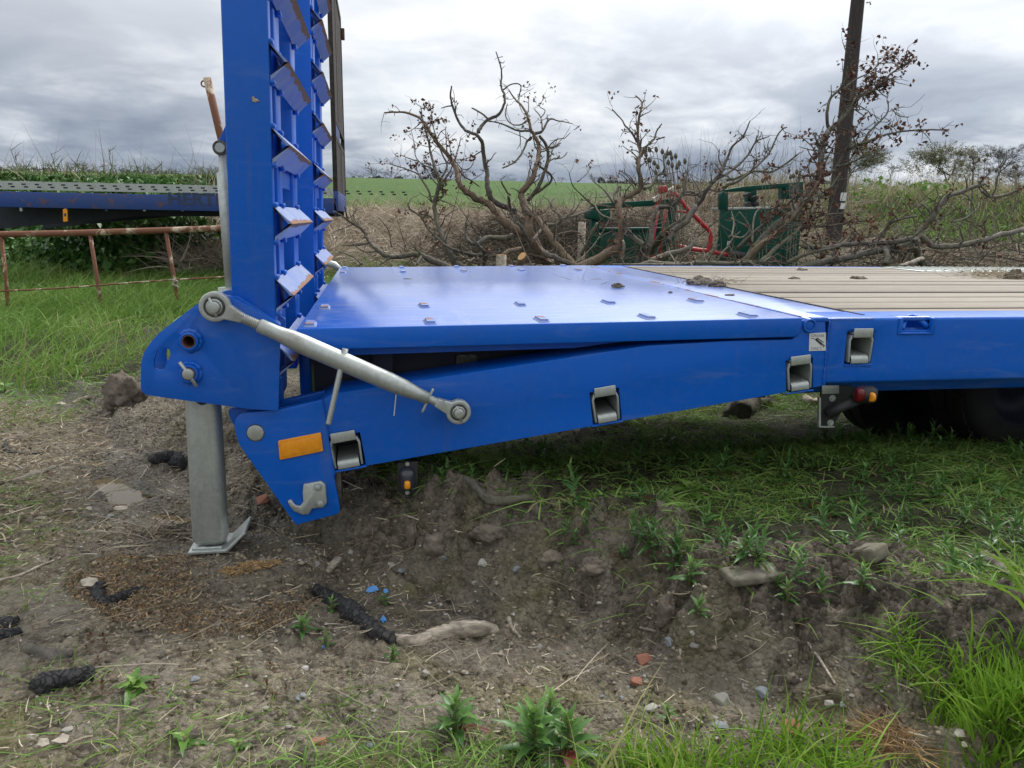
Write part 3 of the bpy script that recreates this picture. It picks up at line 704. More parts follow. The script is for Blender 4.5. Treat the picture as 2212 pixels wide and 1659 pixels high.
# pivot block in shadow between bracket and ramp
MB().prism(rounded([P0(492, 884, .03), P0(600, 880, .03), P0(600, 990, .03), P0(520, 945, .03), P0(495, 900, .03)], .01), 0.03, 0.095).build('pivot_block', M['blue'], T, bevel=.003)
pc = P0(552, 935, -.01); MB().cyl((pc[0], -.014, pc[1]), (pc[0], .13, pc[1]), .0215, 28).build('pivot_pin', M['galv'], T, bevel=.002)
MB().ring((pc[0], -.011, pc[1]), (pc[0], -.009, pc[1]), .0238, .0215, 28).build('pin_seat', M['grime'], T)
# welds
def weld(name, pts, r, mat, parent, lump=0.35):
    P = [Vector(p) for p in pts]; path = []; rad = []
    for a, b in zip(P[:-1], P[1:]):
        n = max(2, int((b - a).length / (r * 1.6)))
        for k in range(n): path.append(a.lerp(b, k / n)); rad.append(r * (1 + random.uniform(-lump, lump)))
    path.append(P[-1]); rad.append(r)
    return MB().tube(path, rad, 7).build(name, mat, parent)
weld('weld_seam', [(XS, -.001, P0(1785, 690)[1] - .004), (XS, -.001, P0(1785, 832)[1] + .004)], .0035, M['blue'], T)
a, b = P0(696, 866), P0(722, 1026); weld('weld_seam', [(a[0], -.004, a[1]), (b[0], -.004, b[1])], .0032, M['blue'], T)

# galvanised strap winches behind each opening
def winch(cx, cz, w, h, ang):
    def tr(p):                                                  # local (u, y, v) to world, tilted with the beam
        c, s = math.cos(ang), math.sin(ang); return (cx + p[0] * c - p[2] * s, p[1], cz + p[0] * s + p[2] * c)
    def put(mb): mb.v = [tr(p) for p in mb.v]; return mb
    base = MB().box((-w / 2 + .002, 0.12, -h / 2 + .002), (w / 2 - .002, 0.126, h / 2 - .002))
    o = put(base).build('strap_winch', M['dark_steel'], T)
    side = rounded([(-w / 2 + .010, -h / 2 + .010), (-w / 2 + .004, h / 2 - .012), (-w / 2 + .004, h / 2 - .006), (-w / 2 + .0155, h / 2 - .002)], 0)
    for sgn in (-1, 1):
        prof = [(sgn * (w / 2 - .013), -h / 2 + .006), (sgn * (w / 2 - .007), -h / 2 + .006), (sgn * (w / 2 - .004), h / 2 - .024), (sgn * (w / 2 - .011), h / 2 - .008), (sgn * (w / 2 - .017), h / 2 - .010), (sgn * (w / 2 - .010), h / 2 - .026)]
        put(MB().prism(prof, -.003, .11)).build('side_cheek', M['galv'], o, bevel=.0012)
    # upper flap folded over the front, lower lip bent down
    put(MB().prism([(-w * .36, h / 2 - .016), (w * .36, h / 2 - .016), (w * .36, h / 2 + .012), (-w * .36, h / 2 + .012)], -.010, -.005)).build('flap', M['galv'], o, bevel=.0018)
    put(MB().box((-w * .36, -.006, h / 2 - .006), (w * .36, .10, h / 2 - .001))).build('flap_return', M['galv'], o, bevel=.001)
    lip = MB(); n = 7; pr = [(0.11, -.012), (.02, -.020)] + [(.008 - .014 * math.sin(t), -.036 + .016 * math.cos(t)) for t in np.linspace(0, 1.45, n)] + [(-.006, -h / 2 + .004)]
    vv = []; ww = w * .32
    for (yy, zz) in pr: vv += [(-ww, yy, zz), (ww, yy, zz)]
    fs = [(2 * i, 2 * i + 1, 2 * i + 3, 2 * i + 2) for i in range(len(pr) - 1)]
    vb = [(x_, y_ + .005, z_ - .004) for x_, y_, z_ in vv]; k = len(vv)
    lip.add(vv + vb, fs + [tuple(k + i for i in reversed(f)) for f in fs] + [(2 * i, 2 * i + 2, k + 2 * i + 2, k + 2 * i) for i in range(len(pr) - 1)] + [(2 * i + 1, k + 2 * i + 1, k + 2 * i + 3, 2 * i + 3) for i in range(len(pr) - 1)] + [(0, k, k + 1, 1), (k - 2, k - 1, 2 * k - 1, 2 * k - 2)], True)
    put(lip).build('strap_lip', M['galv'], o, bevel=.0012)
    weld('weld_bead', [tr((-w / 2 - .004, -.002, -h / 2 - .003)), tr((w / 2, -.002, -h / 2 - .003))], .0025, M['blue'], o)
for (c, w, h, a, _) in WINCH: winch(P0(*c)[0], P0(*c)[1], w, h, a)

# recessed lashing ring in the main beam
o = MB().box((rx - .049, 0.070, DECK - .044), (rx + .049, 0.076, DECK - .004)).build('lashing_recess', M['blue'], T)
MB().box((rx - .047, 0.004, DECK - .046), (rx + .047, 0.070, DECK - .040)).build('recess_floor', M['blue'], o, bevel=.001)
for sgn in (-1, 1):
    MB().prism(rounded([(rx + sgn * .049, DECK - .052), (rx + sgn * .063, DECK - .052), (rx + sgn * .062, DECK - .002), (rx + sgn * .049, DECK - .002)], .004), -.004, .02).build('recess_cheek', M['blue'], o, bevel=.002)
weld('weld_bead', [(rx - .062, -.002, DECK - .049), (rx + .062, -.002, DECK - .049)], .0028, M['blue'], o)
pts = [(rx - .040 + .088 * t, .012 + .03 * math.sin(t * math.pi), DECK - .040 + .037 * math.sin(t * math.pi * .92)) for t in np.linspace(0, 1, 15)]
MB().tube(pts, [.0085] * 15, 12).build('ring_bar', M['blue'], o)

# tail deck: plate, side rail, underside flange, hinge
dk = MB(); zl, zr = DZ(XL), DZ(XH)
dk.add([(XL, 0.006, zl), (XH - .004, 0.006, zr), (XH - .004, 2.494, zr), (XL, 2.494, zl), (XL, 0.006, zl - .008), (XH - .004, 0.006, zr - .008), (XH - .004, 2.494, zr - .008), (XL, 2.494, zl - .008)],
       [(0, 1, 2, 3), (7, 6, 5, 4), (0, 4, 5, 1), (1, 5, 6, 2), (2, 6, 7, 3), (3, 7, 4, 0)])
deck = dk.build('tail_deck', M['blue_deck'], T, bevel=.002)
rail = rounded([(XL, zl - .0095), (XL, zl - .056), P0(1690, 730, -.004), P0(1727, 716, -.004), (XH - .02, zr - .0095)], [0, 0, .02, .012, .004], 6)
rail = [(XL, zl + .0015), (XL, zl - .056)] + rounded([P0(1640, 730.5), P0(1728, 727), P0(1730, 690)], [0, .035, 0], 6)[1:-1] + [(P0(1730, 690)[0], zr + .0015)]
MB().prism(rail, -.006, 0.004).build('deck_rail', M['blue'], deck, bevel=.003)
MB().prism([(XL + .07, zl - .0095), (XL + .07, zl - .082), (.55, DZ(.55) - .080), (.85, DZ(.85) - .050), (.95, DZ(.95) - .0095)], 0.055, 0.075).build('deck_flange', M['blue'], deck)
MB().prism([(XL, zl - .009), (XL, zl - .06), (XL + .004, zl - .06), (XL + .004, zl - .009)], .006, 2.49).build('deck_flange', M['blue'], deck)
MB().box((XL, 2.496, zl - .05), (XH, 2.502, zl - .006)).build('deck_rail', M['blue'], deck)
# grip bars welded on the deck: pairs of rows along both edges
def grip():
    mb = MB(); w, l, hgt = .0115, .038, .0085
    v = [(-w - .006, -l - .006, 0), (w + .006, -l - .006, 0), (w + .006, l + .006, 0), (-w - .006, l + .006, 0), (-w, -l, hgt * .6), (w, -l, hgt * .6), (w, l, hgt * .6), (-w, l, hgt * .6), (-w, -l, hgt), (w, -l, hgt), (w, l, hgt), (-w, l, hgt)]
    f = []
    for a in (0, 4): f += [(a, a + 1, a + 5, a + 4), (a + 1, a + 2, a + 6, a + 5), (a + 2, a + 3, a + 7, a + 6), (a + 3, a, a + 4, a + 7)]
    f.append((8, 9, 10, 11)); mb.add(v, f); return mb.mesh('grip_bar')
grip_me = grip()
def wear_attr(me, fn):
    a = me.attributes.new('wear', 'FLOAT', 'POINT'); a.data.foreach_set('value', [fn(v.co) for v in me.vertices])
wear_attr(grip_me, lambda c: 0.70 if c.z > .007 else 0.05)
grip_me.materials.append(M['tread'])
for row, yy in enumerate((.075, .47, 2.06, 2.42)):
    for i in range(5):
        X = -.18 + .318 * i + random.uniform(-.006, .006) + (.012 if row == 1 else 0); Y = yy + .022 * i * (1 if row < 2 else .9) * .0 + random.uniform(-.008, .008)
        o = bpy.data.objects.new('grip_bar', grip_me); COL.objects.link(o); o.parent = deck
        o.location = Vector((X, Y, DZ(X) + .0002)) - WORLD_O[deck]; o.rotation_euler = (0, 0.0135, random.uniform(-.05, .05))
M['joint'] = simple('dark_joint_strip', (0.022, 0.018, 0.014), (0.055, 0.045, 0.036), 0.95, 30)
M['hinge'] = paint('worn_hinge_paint', BLUE, 0.5, 0.3, scratch=0.6, dust=(0.5, 0.5, 0.52), rust=0.48)
# hinge: pin, knuckle, steel strip behind it
hx, hz = P0(1747, 703)
hs = MB().box((XH + .004, .0, DECK - .010), (XW - .008, 2.498, DECK - .001)).build('hinge_strip', M['blue_deck'], T, bevel=.002)
MB().tube([(XH, .03, DECK - .0085), (XH, 2.49, DECK - .0085)], .0115, 12).build('hinge_tube', M['hinge'], hs)
MB().ring((hx, -.010, hz), (hx, .03, hz), .0205, .0145, 28).build('hinge_eye', M['blue'], hs, bevel=.002)
MB().cyl((hx, -.007, hz), (hx, .03, hz), .0138, 24).build('hinge_pin', M['blue'], hs, bevel=.002)
MB().box((XH + .02, -.002, DECK - .012), (XS - .004, .02, DECK + .0012)).build('hinge_cap', M['blue'], hs, bevel=.003)
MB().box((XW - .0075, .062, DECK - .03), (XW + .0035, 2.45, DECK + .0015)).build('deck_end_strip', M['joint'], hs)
# deck planks
NB = 13; pw = (2.44 - .062) / NB
pl = None
for i in range(NB):
    y0 = .062 + i * pw; j = random.uniform(-.0025, .0025)
    me_ = MB().box((XW + .004, y0 + .009, DECK - .034), (XR - .1, y0 + pw - .009, DECK - .001 + j)).mesh('plank', bevel=.0012, seg=1)
    place('plank', me_, M['plank'], T)
    if i: MB().box((XW + .005, y0 - .0085, DECK - .03), (XR - .12, y0 + .0085, DECK - .0022)).build('board_joint', M['joint'], T)  # thin dark strip in each plank gap, so the gap reads dark
MB().box((XW + .004, .0165, DECK - .012), (XR, .0585, DECK - .0008)).build('deck_edge', M['blue_deck'], T, bevel=.002)
rib = MB().box((3.2, 2.05, DECK - .001), (XR - .2, 2.43, DECK + .004)).build('ribbed_plate', M['galv'], T, bevel=.001)
rbm = MB().box((0, -.17, 0), (.012, .17, .006)).mesh('rib', bevel=.001, seg=1); rbm.materials.append(M['galv'])
for i in range(60):
    o = bpy.data.objects.new('rib', rbm); COL.objects.link(o); o.parent = rib; o.location = Vector((3.24 + i * .06, 2.24, DECK + .004)) - WORLD_O[rib]
# chassis under the deck
MB().box((-.05, .62, .46), (XR - .2, .72, .62)).build('chassis_rail', M['dark_steel'], T, bevel=.004)
MB().box((-.05, 1.78, .46), (XR - .2, 1.88, .62)).build('chassis_rail', M['dark_steel'], T, bevel=.004)
for X in (-.02, .55, 1.15, 1.9, 2.7, 3.5, 4.3, 5.2):
    MB().box((X, .16, .53 if X > 1 else .48), (X + .06, 2.34, .655 if X > 1 else .60)).build('cross_member', M['dark_steel'], T, bevel=.003)
MB().box((XS, .175, .43), (XR - .2, .26, .675)).build('inner_rail', M['blue'], T, bevel=.006)
MB().box((1.30, .17, DECK - .055), (XR, 2.33, DECK - .042)).build('floor_plate', M['dark_steel'], T)
MB().box((-.235, .24, .42), (-.20, 2.30, .625)).build('tail_cross_beam', M['blue'], T, bevel=.004)
MB().box((3.3, 2.0, .08), (5.6, 2.3, .50)).build('light_blocker', M['dark_steel'], T, bevel=.01)  # added box that blocks far-side light behind the wheels
MB().box((-.19, .21, .41), (1.25, .23, .605)).build('inner_web', M['dark_steel'], T)
a, b = P0(985, 822, .20), P0(1030, 765, .20)
lug = cut(MB().prism(rounded([(a[0], a[1] - .04), (b[0], a[1] - .04), (b[0], b[1]), (a[0], b[1])], [0, 0, .012, .012]), .195, .205).mesh('l'), [MB().cyl(((a[0] + b[0]) / 2, .18, a[1] + .035), ((a[0] + b[0]) / 2, .22, a[1] + .035), .016).mesh('c')])
place('towing_lug', lug, M['grime'], T)
MB().tube([(P0(880, 800, .35)[0], .38, .52), (P0(970, 800, .35)[0], .38, .54)], .035, 14).build('air_cylinder', M['dark_steel'], T)

# wheels under the main deck
def wheel(X, Y, zc, R):
    prof = [(-.13, R * .58), (-.135, R * .80), (-.125, R * .93), (-.10, R * .985), (.10, R * .985), (.125, R * .93), (.135, R * .80), (.13, R * .58)]
    n = 44; v = [(X + r * math.cos(2 * math.pi * k / n), Y + y_, zc + r * math.sin(2 * math.pi * k / n)) for y_, r in prof for k in range(n)]
    f = [(i * n + k, i * n + (k + 1) % n, (i + 1) * n + (k + 1) % n, (i + 1) * n + k) for i in range(len(prof) - 1) for k in range(n)]
    o = MB().add(v, f, True).build('wheel', M['tyre'], T)
    rimb = MB(); rp = [(-.12, R * .58), (-.11, R * .52), (-.06, R * .48), (-.03, R * .2), (-.06, R * .16), (-.06, .001)]
    v = [(X + r * math.cos(2 * math.pi * k / n), Y + y_, zc + r * math.sin(2 * math.pi * k / n)) for y_, r in rp for k in range(n)]
    rimb.add(v, [(i * n + k, i * n + (k + 1) % n, (i + 1) * n + (k + 1) % n, (i + 1) * n + k) for i in range(len(rp) - 1) for k in range(n)], True); rimb.build('rim', M['dark_steel'], o)
    tr = MB()
    for k in range(52):
        a_ = 2 * math.pi * k / 52
        for q in (-1, 1):
            c = Vector((X + R * .985 * math.cos(a_), Y + q * .055, zc + R * .985 * math.sin(a_)))
            R3 = Matrix.Rotation(-a_, 3, 'Y') @ Matrix.Rotation(q * .3, 3, 'X')
            tr.box(tuple(c + Vector((-.01, -.045, -.016))), tuple(c + Vector((.012, .045, .016))), R3)
    tr.build('tread_blocks', M['tyre'], o)
WR = .30
for X in (2.8, 3.55):
    for Y in (.90, 1.62): wheel(X, Y, float(h_ground(X, Y, False)) + WR - .012, WR)
MB().cyl((2.8, .9, .30), (2.8, 1.62, .30), .05, 16).build('axle', M['dark_steel'], T)
MB().cyl((3.55, .9, .30), (3.55, 1.62, .30), .05, 16).build('axle', M['dark_steel'], T)
mg = [(2.8 + .42 * math.cos(t), .44 + .36 * math.sin(t) * .48) for t in np.linspace(math.pi * 1.02, 0, 18)]
v = [(x_, y_, z_) for x_, z_ in mg for y_ in (.70, 1.08)] + [(x_, y_, z_ - .004) for x_, z_ in mg for y_ in (.70, 1.08)]
k = len(mg) * 2
MB().add(v, [(2 * i, 2 * i + 1, 2 * i + 3, 2 * i + 2) for i in range(len(mg) - 1)] + [(k + 2 * i, k + 2 * i + 2, k + 2 * i + 3, k + 2 * i + 1) for i in range(len(mg) - 1)]).build('mudguard', M['black'], T)

# reflector, hook, sticker
q = [P0(602, 949), P0(694, 931), P0(699, 971), P0(606, 990)]
rf = MB().prism(rounded(q, .004), -.0165, -.0105).build('reflector', M['amber'], T, bevel=.0015)
qi = [P0(608, 954), P0(690, 938), P0(693, 966), P0(611, 984)]
MB().prism(qi, -.0178, -.0168).build('reflector_lens', M['amber'], rf, bevel=.0004)
hk = [P0(*p) for p in ((657, 1041), (695, 1034), (704, 1042), (707, 1080), (700, 1090), (675, 1093), (668, 1105), (655, 1106), (636, 1098), (627, 1086), (623, 1077), (630, 1074), (640, 1086), (650, 1088), (657, 1078), (655, 1060))]
hook = MB().prism(hk, -.022, -.0105).build('rope_hook', M['galv'], T, bevel=.002)
for p in ((688, 1046), (694, 1081)):
    c = P0(*p); MB().cyl((c[0], -.024, c[1]), (c[0], -.0225, c[1]), .0115, 20).build('washer', M['galv'], hook)
    MB().cyl((c[0], -.032, c[1]), (c[0], -.0245, c[1]), .0088, 6).build('bolt', M['galv'], hook, bevel=.001)
q = [P0(1748, 720), P0(1783.5, 718), P0(1783.5, 757), P0(1747, 758)]
sticker = MB().prism(q, -.0015, -.0006).build('grease_sticker', M['white'], T)
def text_mesh(txt, size, name, mat, parent, origin, rot=None, depth=.0003, align='CENTER', sx=1.0, bold=0.0):
    cu = bpy.data.curves.new(name, 'FONT'); cu.body = txt; cu.size = size; cu.align_x = align; cu.align_y = 'CENTER'; cu.extrude = depth; cu.offset = bold
    o = bpy.data.objects.new(name, cu); COL.objects.link(o)
    dg = bpy.context.evaluated_depsgraph_get(); me_ = bpy.data.meshes.new_from_object(o.evaluated_get(dg))
    bpy.data.objects.remove(o, do_unlink=True)
    R = Matrix.Rotation(math.pi / 2, 4, 'X')
    if rot is not None: R = Matrix.Rotation(rot, 4, 'Y') @ R
    me_.transform(Matrix.Translation(origin) @ R @ Matrix.Diagonal((sx, 1, 1, 1)))
    me_.materials.clear()
    return place(name, me_, mat, parent)
sx_, sz_ = [(q[0][i] + q[2][i]) / 2 for i in (0, 1)]; sw, sh = q[1][0] - q[0][0], q[0][1] - q[3][1]
text_mesh('GREASE', .0125, 'lettering', M['greyink'], sticker, (sx_ - .002, -.0019, sz_ + sh * .36))
text_mesh('DAILY', .0125, 'lettering', M['greyink'], sticker, (sx_ - .003, -.0019, sz_ - sh * .36))
def bar2(p, q_, w, y=-.0018):
    p, q_ = Vector(p), Vector(q_); d = (q_ - p).normalized(); n_ = Vector((-d.y, d.x)) * w / 2
    return [tuple(p + n_), tuple(p - n_), tuple(q_ - n_), tuple(q_ + n_)]
def S(u, v): return (sx_ + u * sw, sz_ + v * sh)
gg = MB()
for p, q_, w in ((S(-.42, .21), S(-.15, .17), .0018), (S(-.15, .17), S(.28, -.15), .0068), (S(-.05, .22), S(.36, -.03), .0026), (S(-.05, .22), S(-.1, .14), .0024), (S(.28, -.15), S(.42, -.25), .0022), (S(.36, -.30), S(.46, -.18), .0022), (S(.30, -.22), S(.38, -.12), .0022)):
    gg.prism(bar2(p, q_, w), -.0019, -.0016)
gg.build('grease_gun_print', M['ink'], sticker)

# lamps
a = P0(858, 1002, .02); c = P0(880, 1033, .02)
lamp = MB().prism(rounded([P0(858, 1000, .03), P0(903, 996, .03), P0(903, 1060, .03), P0(896, 1067, .03), P0(866, 1068, .03), P0(858, 1060, .03)], .004), .030, .036).build('marker_lamp', M['black'], T, bevel=.001)
lc = P0(880, 1036, .02)
def pod(cx, cz, w, h, y0, y1, mat, name, parent, n=20):
    mb = MB(); rings = []
    for k, (yy, s_) in enumerate(((y0, 1.0), (y0 - (y0 - y1) * .35, .98), (y0 - (y0 - y1) * .75, .82), (y1, .45))):
        rings += [(cx + w / 2 * s_ * math.copysign(abs(math.cos(t)) ** .6, math.cos(t)), yy, cz + h / 2 * s_ * math.copysign(abs(math.sin(t)) ** .6, math.sin(t))) for t in np.linspace(0, 2 * math.pi, n, endpoint=False)]
    f = [(i * n + k, i * n + (k + 1) % n, (i + 1) * n + (k + 1) % n, (i + 1) * n + k) for i in range(3) for k in range(n)] + [tuple(3 * n + k for k in range(n))]
    mb.add(rings, f, True); return mb.build(name, mat, parent)
pod(lc[0], lc[1], .046, .072, .030, .004, M['clear'], 'lamp_lens', lamp)
ac = P0(880, 1049, .0); pod(ac[0], ac[1], .019, .028, .012, -.004, M['amber'], 'amber_bulb', lamp)
for py in (1003, 1065): c = P0(880, py, .02); MB().cyl((c[0], .022, c[1]), (c[0], .030, c[1]), .006, 12).build('screw', M['galv'], lamp)
Yl = .045
st = MB().prism(rounded([P0(1774, 833, Yl), P0(1842, 833, Yl), P0(1842, 846, Yl), P0(1801, 920, Yl), P0(1768, 920, Yl)], [.002, .002, .002, .006, .006]), Yl, Yl + .006).build('outline_lamp', M['black'], T, bevel=.001)
MB().prism([P0(1775, 832, Yl - .002), P0(1812, 832, Yl - .002), P0(1812, 850, Yl - .002), P0(1775, 851, Yl - .002)], Yl - .004, Yl - .0005).build('lamp_mount', M['galv'], st, bevel=.001)
MB().prism([P0(1767, 858, Yl), P0(1771, 858, Yl), P0(1771, 922, Yl), P0(1767, 922, Yl)], Yl - .006, Yl + .004).build('mount_edge', M['galv'], st)
MB().prism([P0(1769, 920, Yl), P0(1802, 920, Yl), P0(1802, 923, Yl), P0(1769, 923, Yl)], Yl - .003, Yl + .004).build('mount_edge', M['galv'], st)
A0, A1 = Vector((*P0(1789, 895, Yl - .012),)), Vector((*P0(1862, 858, Yl - .05),))
MB().tube([(A0.x, Yl - .006, A0.y), (A0.x * .6 + A1.x * .4, Yl - .022, A0.y * .6 + A1.y * .4), (A1.x, Yl - .055, A1.y)], [.020, .017, .016], 14, flat=.7).build('stalk', M['black'], st)
hc = P0(1872, 853, Yl - .07)
body = MB(); hw = .034
body.tube([(hc[0] - .024, Yl - .045, hc[1]), (hc[0] - .020, Yl - .055, hc[1]), (hc[0] + .014, Yl - .075, hc[1]), (hc[0] + .026, Yl - .082, hc[1])], [.018, .026, .028, .020], 20).build('lamp_body', M['black'], st)
rl = P0(1857, 853, Yl - .075); pod(rl[0], rl[1], .029, .044, Yl - .070, Yl - .090, M['redlens'], 'red_lens', st)
al = P0(1884, 858, Yl - .095); pod(al[0], al[1], .017, .032, Yl - .082, Yl - .108, M['amber'], 'amber_lens', st)
for p in ((1797, 860), (1793, 913)):
    c = P0(*p, Yl); MB().cyl((c[0], Yl - .004, c[1]), (c[0], Yl - .0005, c[1]), .0105, 20).build('washer', M['galv'], st); MB().cyl((c[0], Yl - .009, c[1]), (c[0], Yl - .004, c[1]), .006, 12).build('bolt', M['galv'], st)

# ---- ramps folded upright
LEAN = math.radians(1.3)
RX0 = P0(600, 860)[0]                                           # tread face of the ramps at the foot
def RX(z): return RX0 + (z - .49) * math.tan(LEAN)
ZT = 2.35; ZB = P0(600, 880)[1]
tab_me = MB().box((-.007, -.018, -.006), (.007, .018, .006)).mesh('weld_tab', bevel=.002, seg=1); tab_me.materials.append(M['blue'])
def ramp(y0, y1, name, lab):
    d = .108
    def post(ya, yb, dd=d, za=ZB, zb=ZT, off=0.0, mb=None):
        mb = mb or MB()
        v = []
        for z in (za, zb):
            x1 = RX(z) - off; x0 = x1 - dd; v += [(x0, ya, z), (x1, ya, z), (x1, yb, z), (x0, yb, z)]
        return mb.add(v, [(0, 3, 2, 1), (4, 5, 6, 7), (0, 1, 5, 4), (1, 2, 6, 5), (2, 3, 7, 6), (3, 0, 4, 7)])
    r = post(y0, y0 + .045).build(name, M['blue'], T, bevel=.005, label=lab)
    w = y1 - y0
    bars = ((.20, .115), (.795, .135))
    for fr, bw in bars:
        post(y0 + w * fr, y0 + w * fr + bw, d - .006, off=.003).build('stringer', M['blue'], r, bevel=.005)
    zz = .598 + .0; zs = [.432, .598, .764, .948, 1.139, 1.345, 1.56, 1.78, 2.0, 2.2]
    zs = [.600 - .005, .768, .951, 1.143, 1.340, 1.537, 1.734, 1.931, 2.128] if True else zs
    for z in zs:
        n = 18; hh, pr, th = .044, .046, .007
        V = []; wv = []
        for i in range(n + 1):
            y = y0 + .004 + (w - .008) * i / n; x = RX(z) + .001
            for (dx, dz, wr) in ((0, hh, .0), (pr * .62, hh * .38, .45), (pr, 0, 1.0), (pr * .62, -hh * .38, .5), (0, -hh, .0), (0, -hh + th * 1.5, .0), (pr - th * 1.5, 0, 0), (0, hh - th * 1.5, .0)):
                V.append((x + dx + random.uniform(-.0006, .0006), y, z + dz)); wv.append(wr)
        m8 = 8
        Fq = [(i * m8 + k, i * m8 + (k + 1) % m8, (i + 1) * m8 + (k + 1) % m8, (i + 1) * m8 + k) for i in range(n) for k in range(m8)]
        me_ = np_mesh('tread_angle', V, Fq + [(0, 1, 2, 6), (0, 6, 7, 0)][:1] + [(2, 3, 4, 5), (2, 5, 6, 2)][:1], attrs={'wear': wv})
        bm = bmesh.new(); bm.from_mesh(me_); bmesh.ops.recalc_face_normals(bm, faces=bm.faces); bm.to_mesh(me_); bm.free()
        tr = place('tread_angle', me_, M['tread'], r)
        # weld tabs where the angle crosses the bars
    for z in zs:
        for yo in (.022, w * .2 + .055, w * .795 + .065):
            for sg in (-1, 1):
                o = bpy.data.objects.new('weld_tab', tab_me); COL.objects.link(o); o.parent = r
                o.location = Vector((RX(z) + .003, y0 + yo, z + sg * .047)) - WORLD_O[r]
    # pale inspection plate between the bars
    post(y0 + .255, y0 + .53, .006, 1.05, 1.19, off=.012).build('patch_plate', M['blue'], r)
    return r
ramp_near = ramp(0.002, .672, 'loading_ramp', 'nearer upright blue loading ramp with angle treads')
ramp_far = ramp(1.30, 1.97, 'loading_ramp', 'farther upright blue loading ramp with angle treads')
M['chip'] = simple('bare_primer', (0.30, 0.16, 0.06), (0.55, 0.52, 0.42), 0.6, 160)
# chip in the paint of the outer channel
c = P0(550, 216, .0)
MB().prism([(c[0] - .007, c[1] + .006), (c[0] - .002, c[1] + .009), (c[0] + .001, c[1] + .004), (c[0] + .006, c[1] + .003), (c[0] + .012, c[1] - .003), (c[0] + .005, c[1] - .002), (c[0] + .003, c[1] - .006), (c[0] - .001, c[1] - .003), (c[0] - .004, c[1] - .005), (c[0] - .005, c[1])], -.0006, .004).build('paint_chip', M['chip'], ramp_near)
# ram gusset, pin and hydraulic ram behind the ramp
g = rounded([P0(497, 250, .45), P0(468, 312, .45), P0(470, 328, .45), P0(482, 338, .45), P0(500, 330, .45)], [.01, .03, .02, .02, 0])
gus = MB().prism(g, .45, .462).build('ram_gusset', M['blue'], ramp_near, bevel=.002)
c = P0(477, 320, .45); MB().ring((c[0], .437, c[1]), (c[0], .449, c[1]), .022, .014).build('ram_eye', M['grime'], ramp_near); MB().cyl((c[0], .432, c[1]), (c[0], .47, c[1]), .0138).build('ram_pin', M['galv'], ramp_near)
p0, p1 = UY(480, 330, .45), UY(505, 660, .45)
MB().tube([tuple(p0), tuple(p0 + (p1 - p0) * .12), tuple(p0 + (p1 - p0) * .13), tuple(p1)], [.013, .013, .021, .021], 18).build('hydraulic_ram', M['galv'], T)
MB().tube([tuple(UY(492, 620, .45)), tuple(UY(505, 720, .45)), tuple(UY(516, 900, .45))], .03, 16).build('ram_barrel', M['galv'], T)
# a grey tube at the far side of the tail deck
MB().tube([tuple(UY(700, 566, 2.52)), tuple(UY(722, 572, 2.52)), tuple(UY(742, 590, 2.52))], .02, 12).build('ram_barrel', M['galv'], T)

# side plate the jack slides in
def PP(l): return [P0(*p, -.02) for p in l]
po = rounded(PP([(438, 648), (478, 634), (500, 640), (606, 700), (602, 886), (540, 882), (318, 852), (306, 842), (306, 768), (340, 722)]), [.02, .03, .006, .004, .006, .006, .012, .012, .05, .03], 6)
slot = rounded(PP([(333, 778), (343, 752), (352, 748), (367, 752), (371, 764), (356, 796), (346, 800), (335, 795)]), .012, 4)
hl = [P0(413, 734, -.02), P0(413, 803, -.02), P0(465, 661, -.02)]
def plate(y0, y1, nm):
    me_ = cut(MB().prism(po, y0, y1).mesh('p'), [MB().prism(slot, y0 - .03, y1 + .03).mesh('c'), MB().cyl((hl[0][0], y0 - .03, hl[0][1]), (hl[0][0], y1 + .03, hl[0][1]), .0165).mesh('c')])
    return place(nm, bevel_mesh(me_, .002, 2), M['blue'], T)
side_plate = plate(-.028, -.014, 'side_plate'); inner = plate(.085, .097, 'side_plate')
MB().prism(rounded(PP([(500, 640), (514, 642), (604, 700), (604, 712)]), .003), -.014, .012).build('stiffener', M['blue'], side_plate, bevel=.002)
for k, (c, full) in enumerate(((hl[0], False), (hl[1], True))):
    bs = MB().ring((c[0], -.050, c[1]), (c[0], -.026, c[1]), .0225, .0165, 28).build('boss', M['blue'], side_plate, bevel=.002)
    pts = [(c[0] + .0245 * math.cos(t), -.030, c[1] + .0245 * math.sin(t)) for t in np.linspace(-2.2, 2.6, 26)]
    MB().tube(pts, [random.uniform(.004, .0095) for _ in pts], 7).build('boss_weld', M['blue'], bs)
    MB().ring((c[0], -.0505, c[1]), (c[0], .09, c[1]), .0163, .0145, 24).build('boss_bore', M['rust'], bs)
    if full:
        MB().cyl((c[0], -.058, c[1]), (c[0], .1, c[1]), .0142, 24).build('locking_pin', M['galv'], bs, bevel=.003)
        MB().tube([(c[0] - .018, -.053, c[1] + .032), (c[0], -.050, c[1]), (c[0] + .018, -.053, c[1] - .032)], .0048, 10).build('cross_bar', M['galv'], bs)
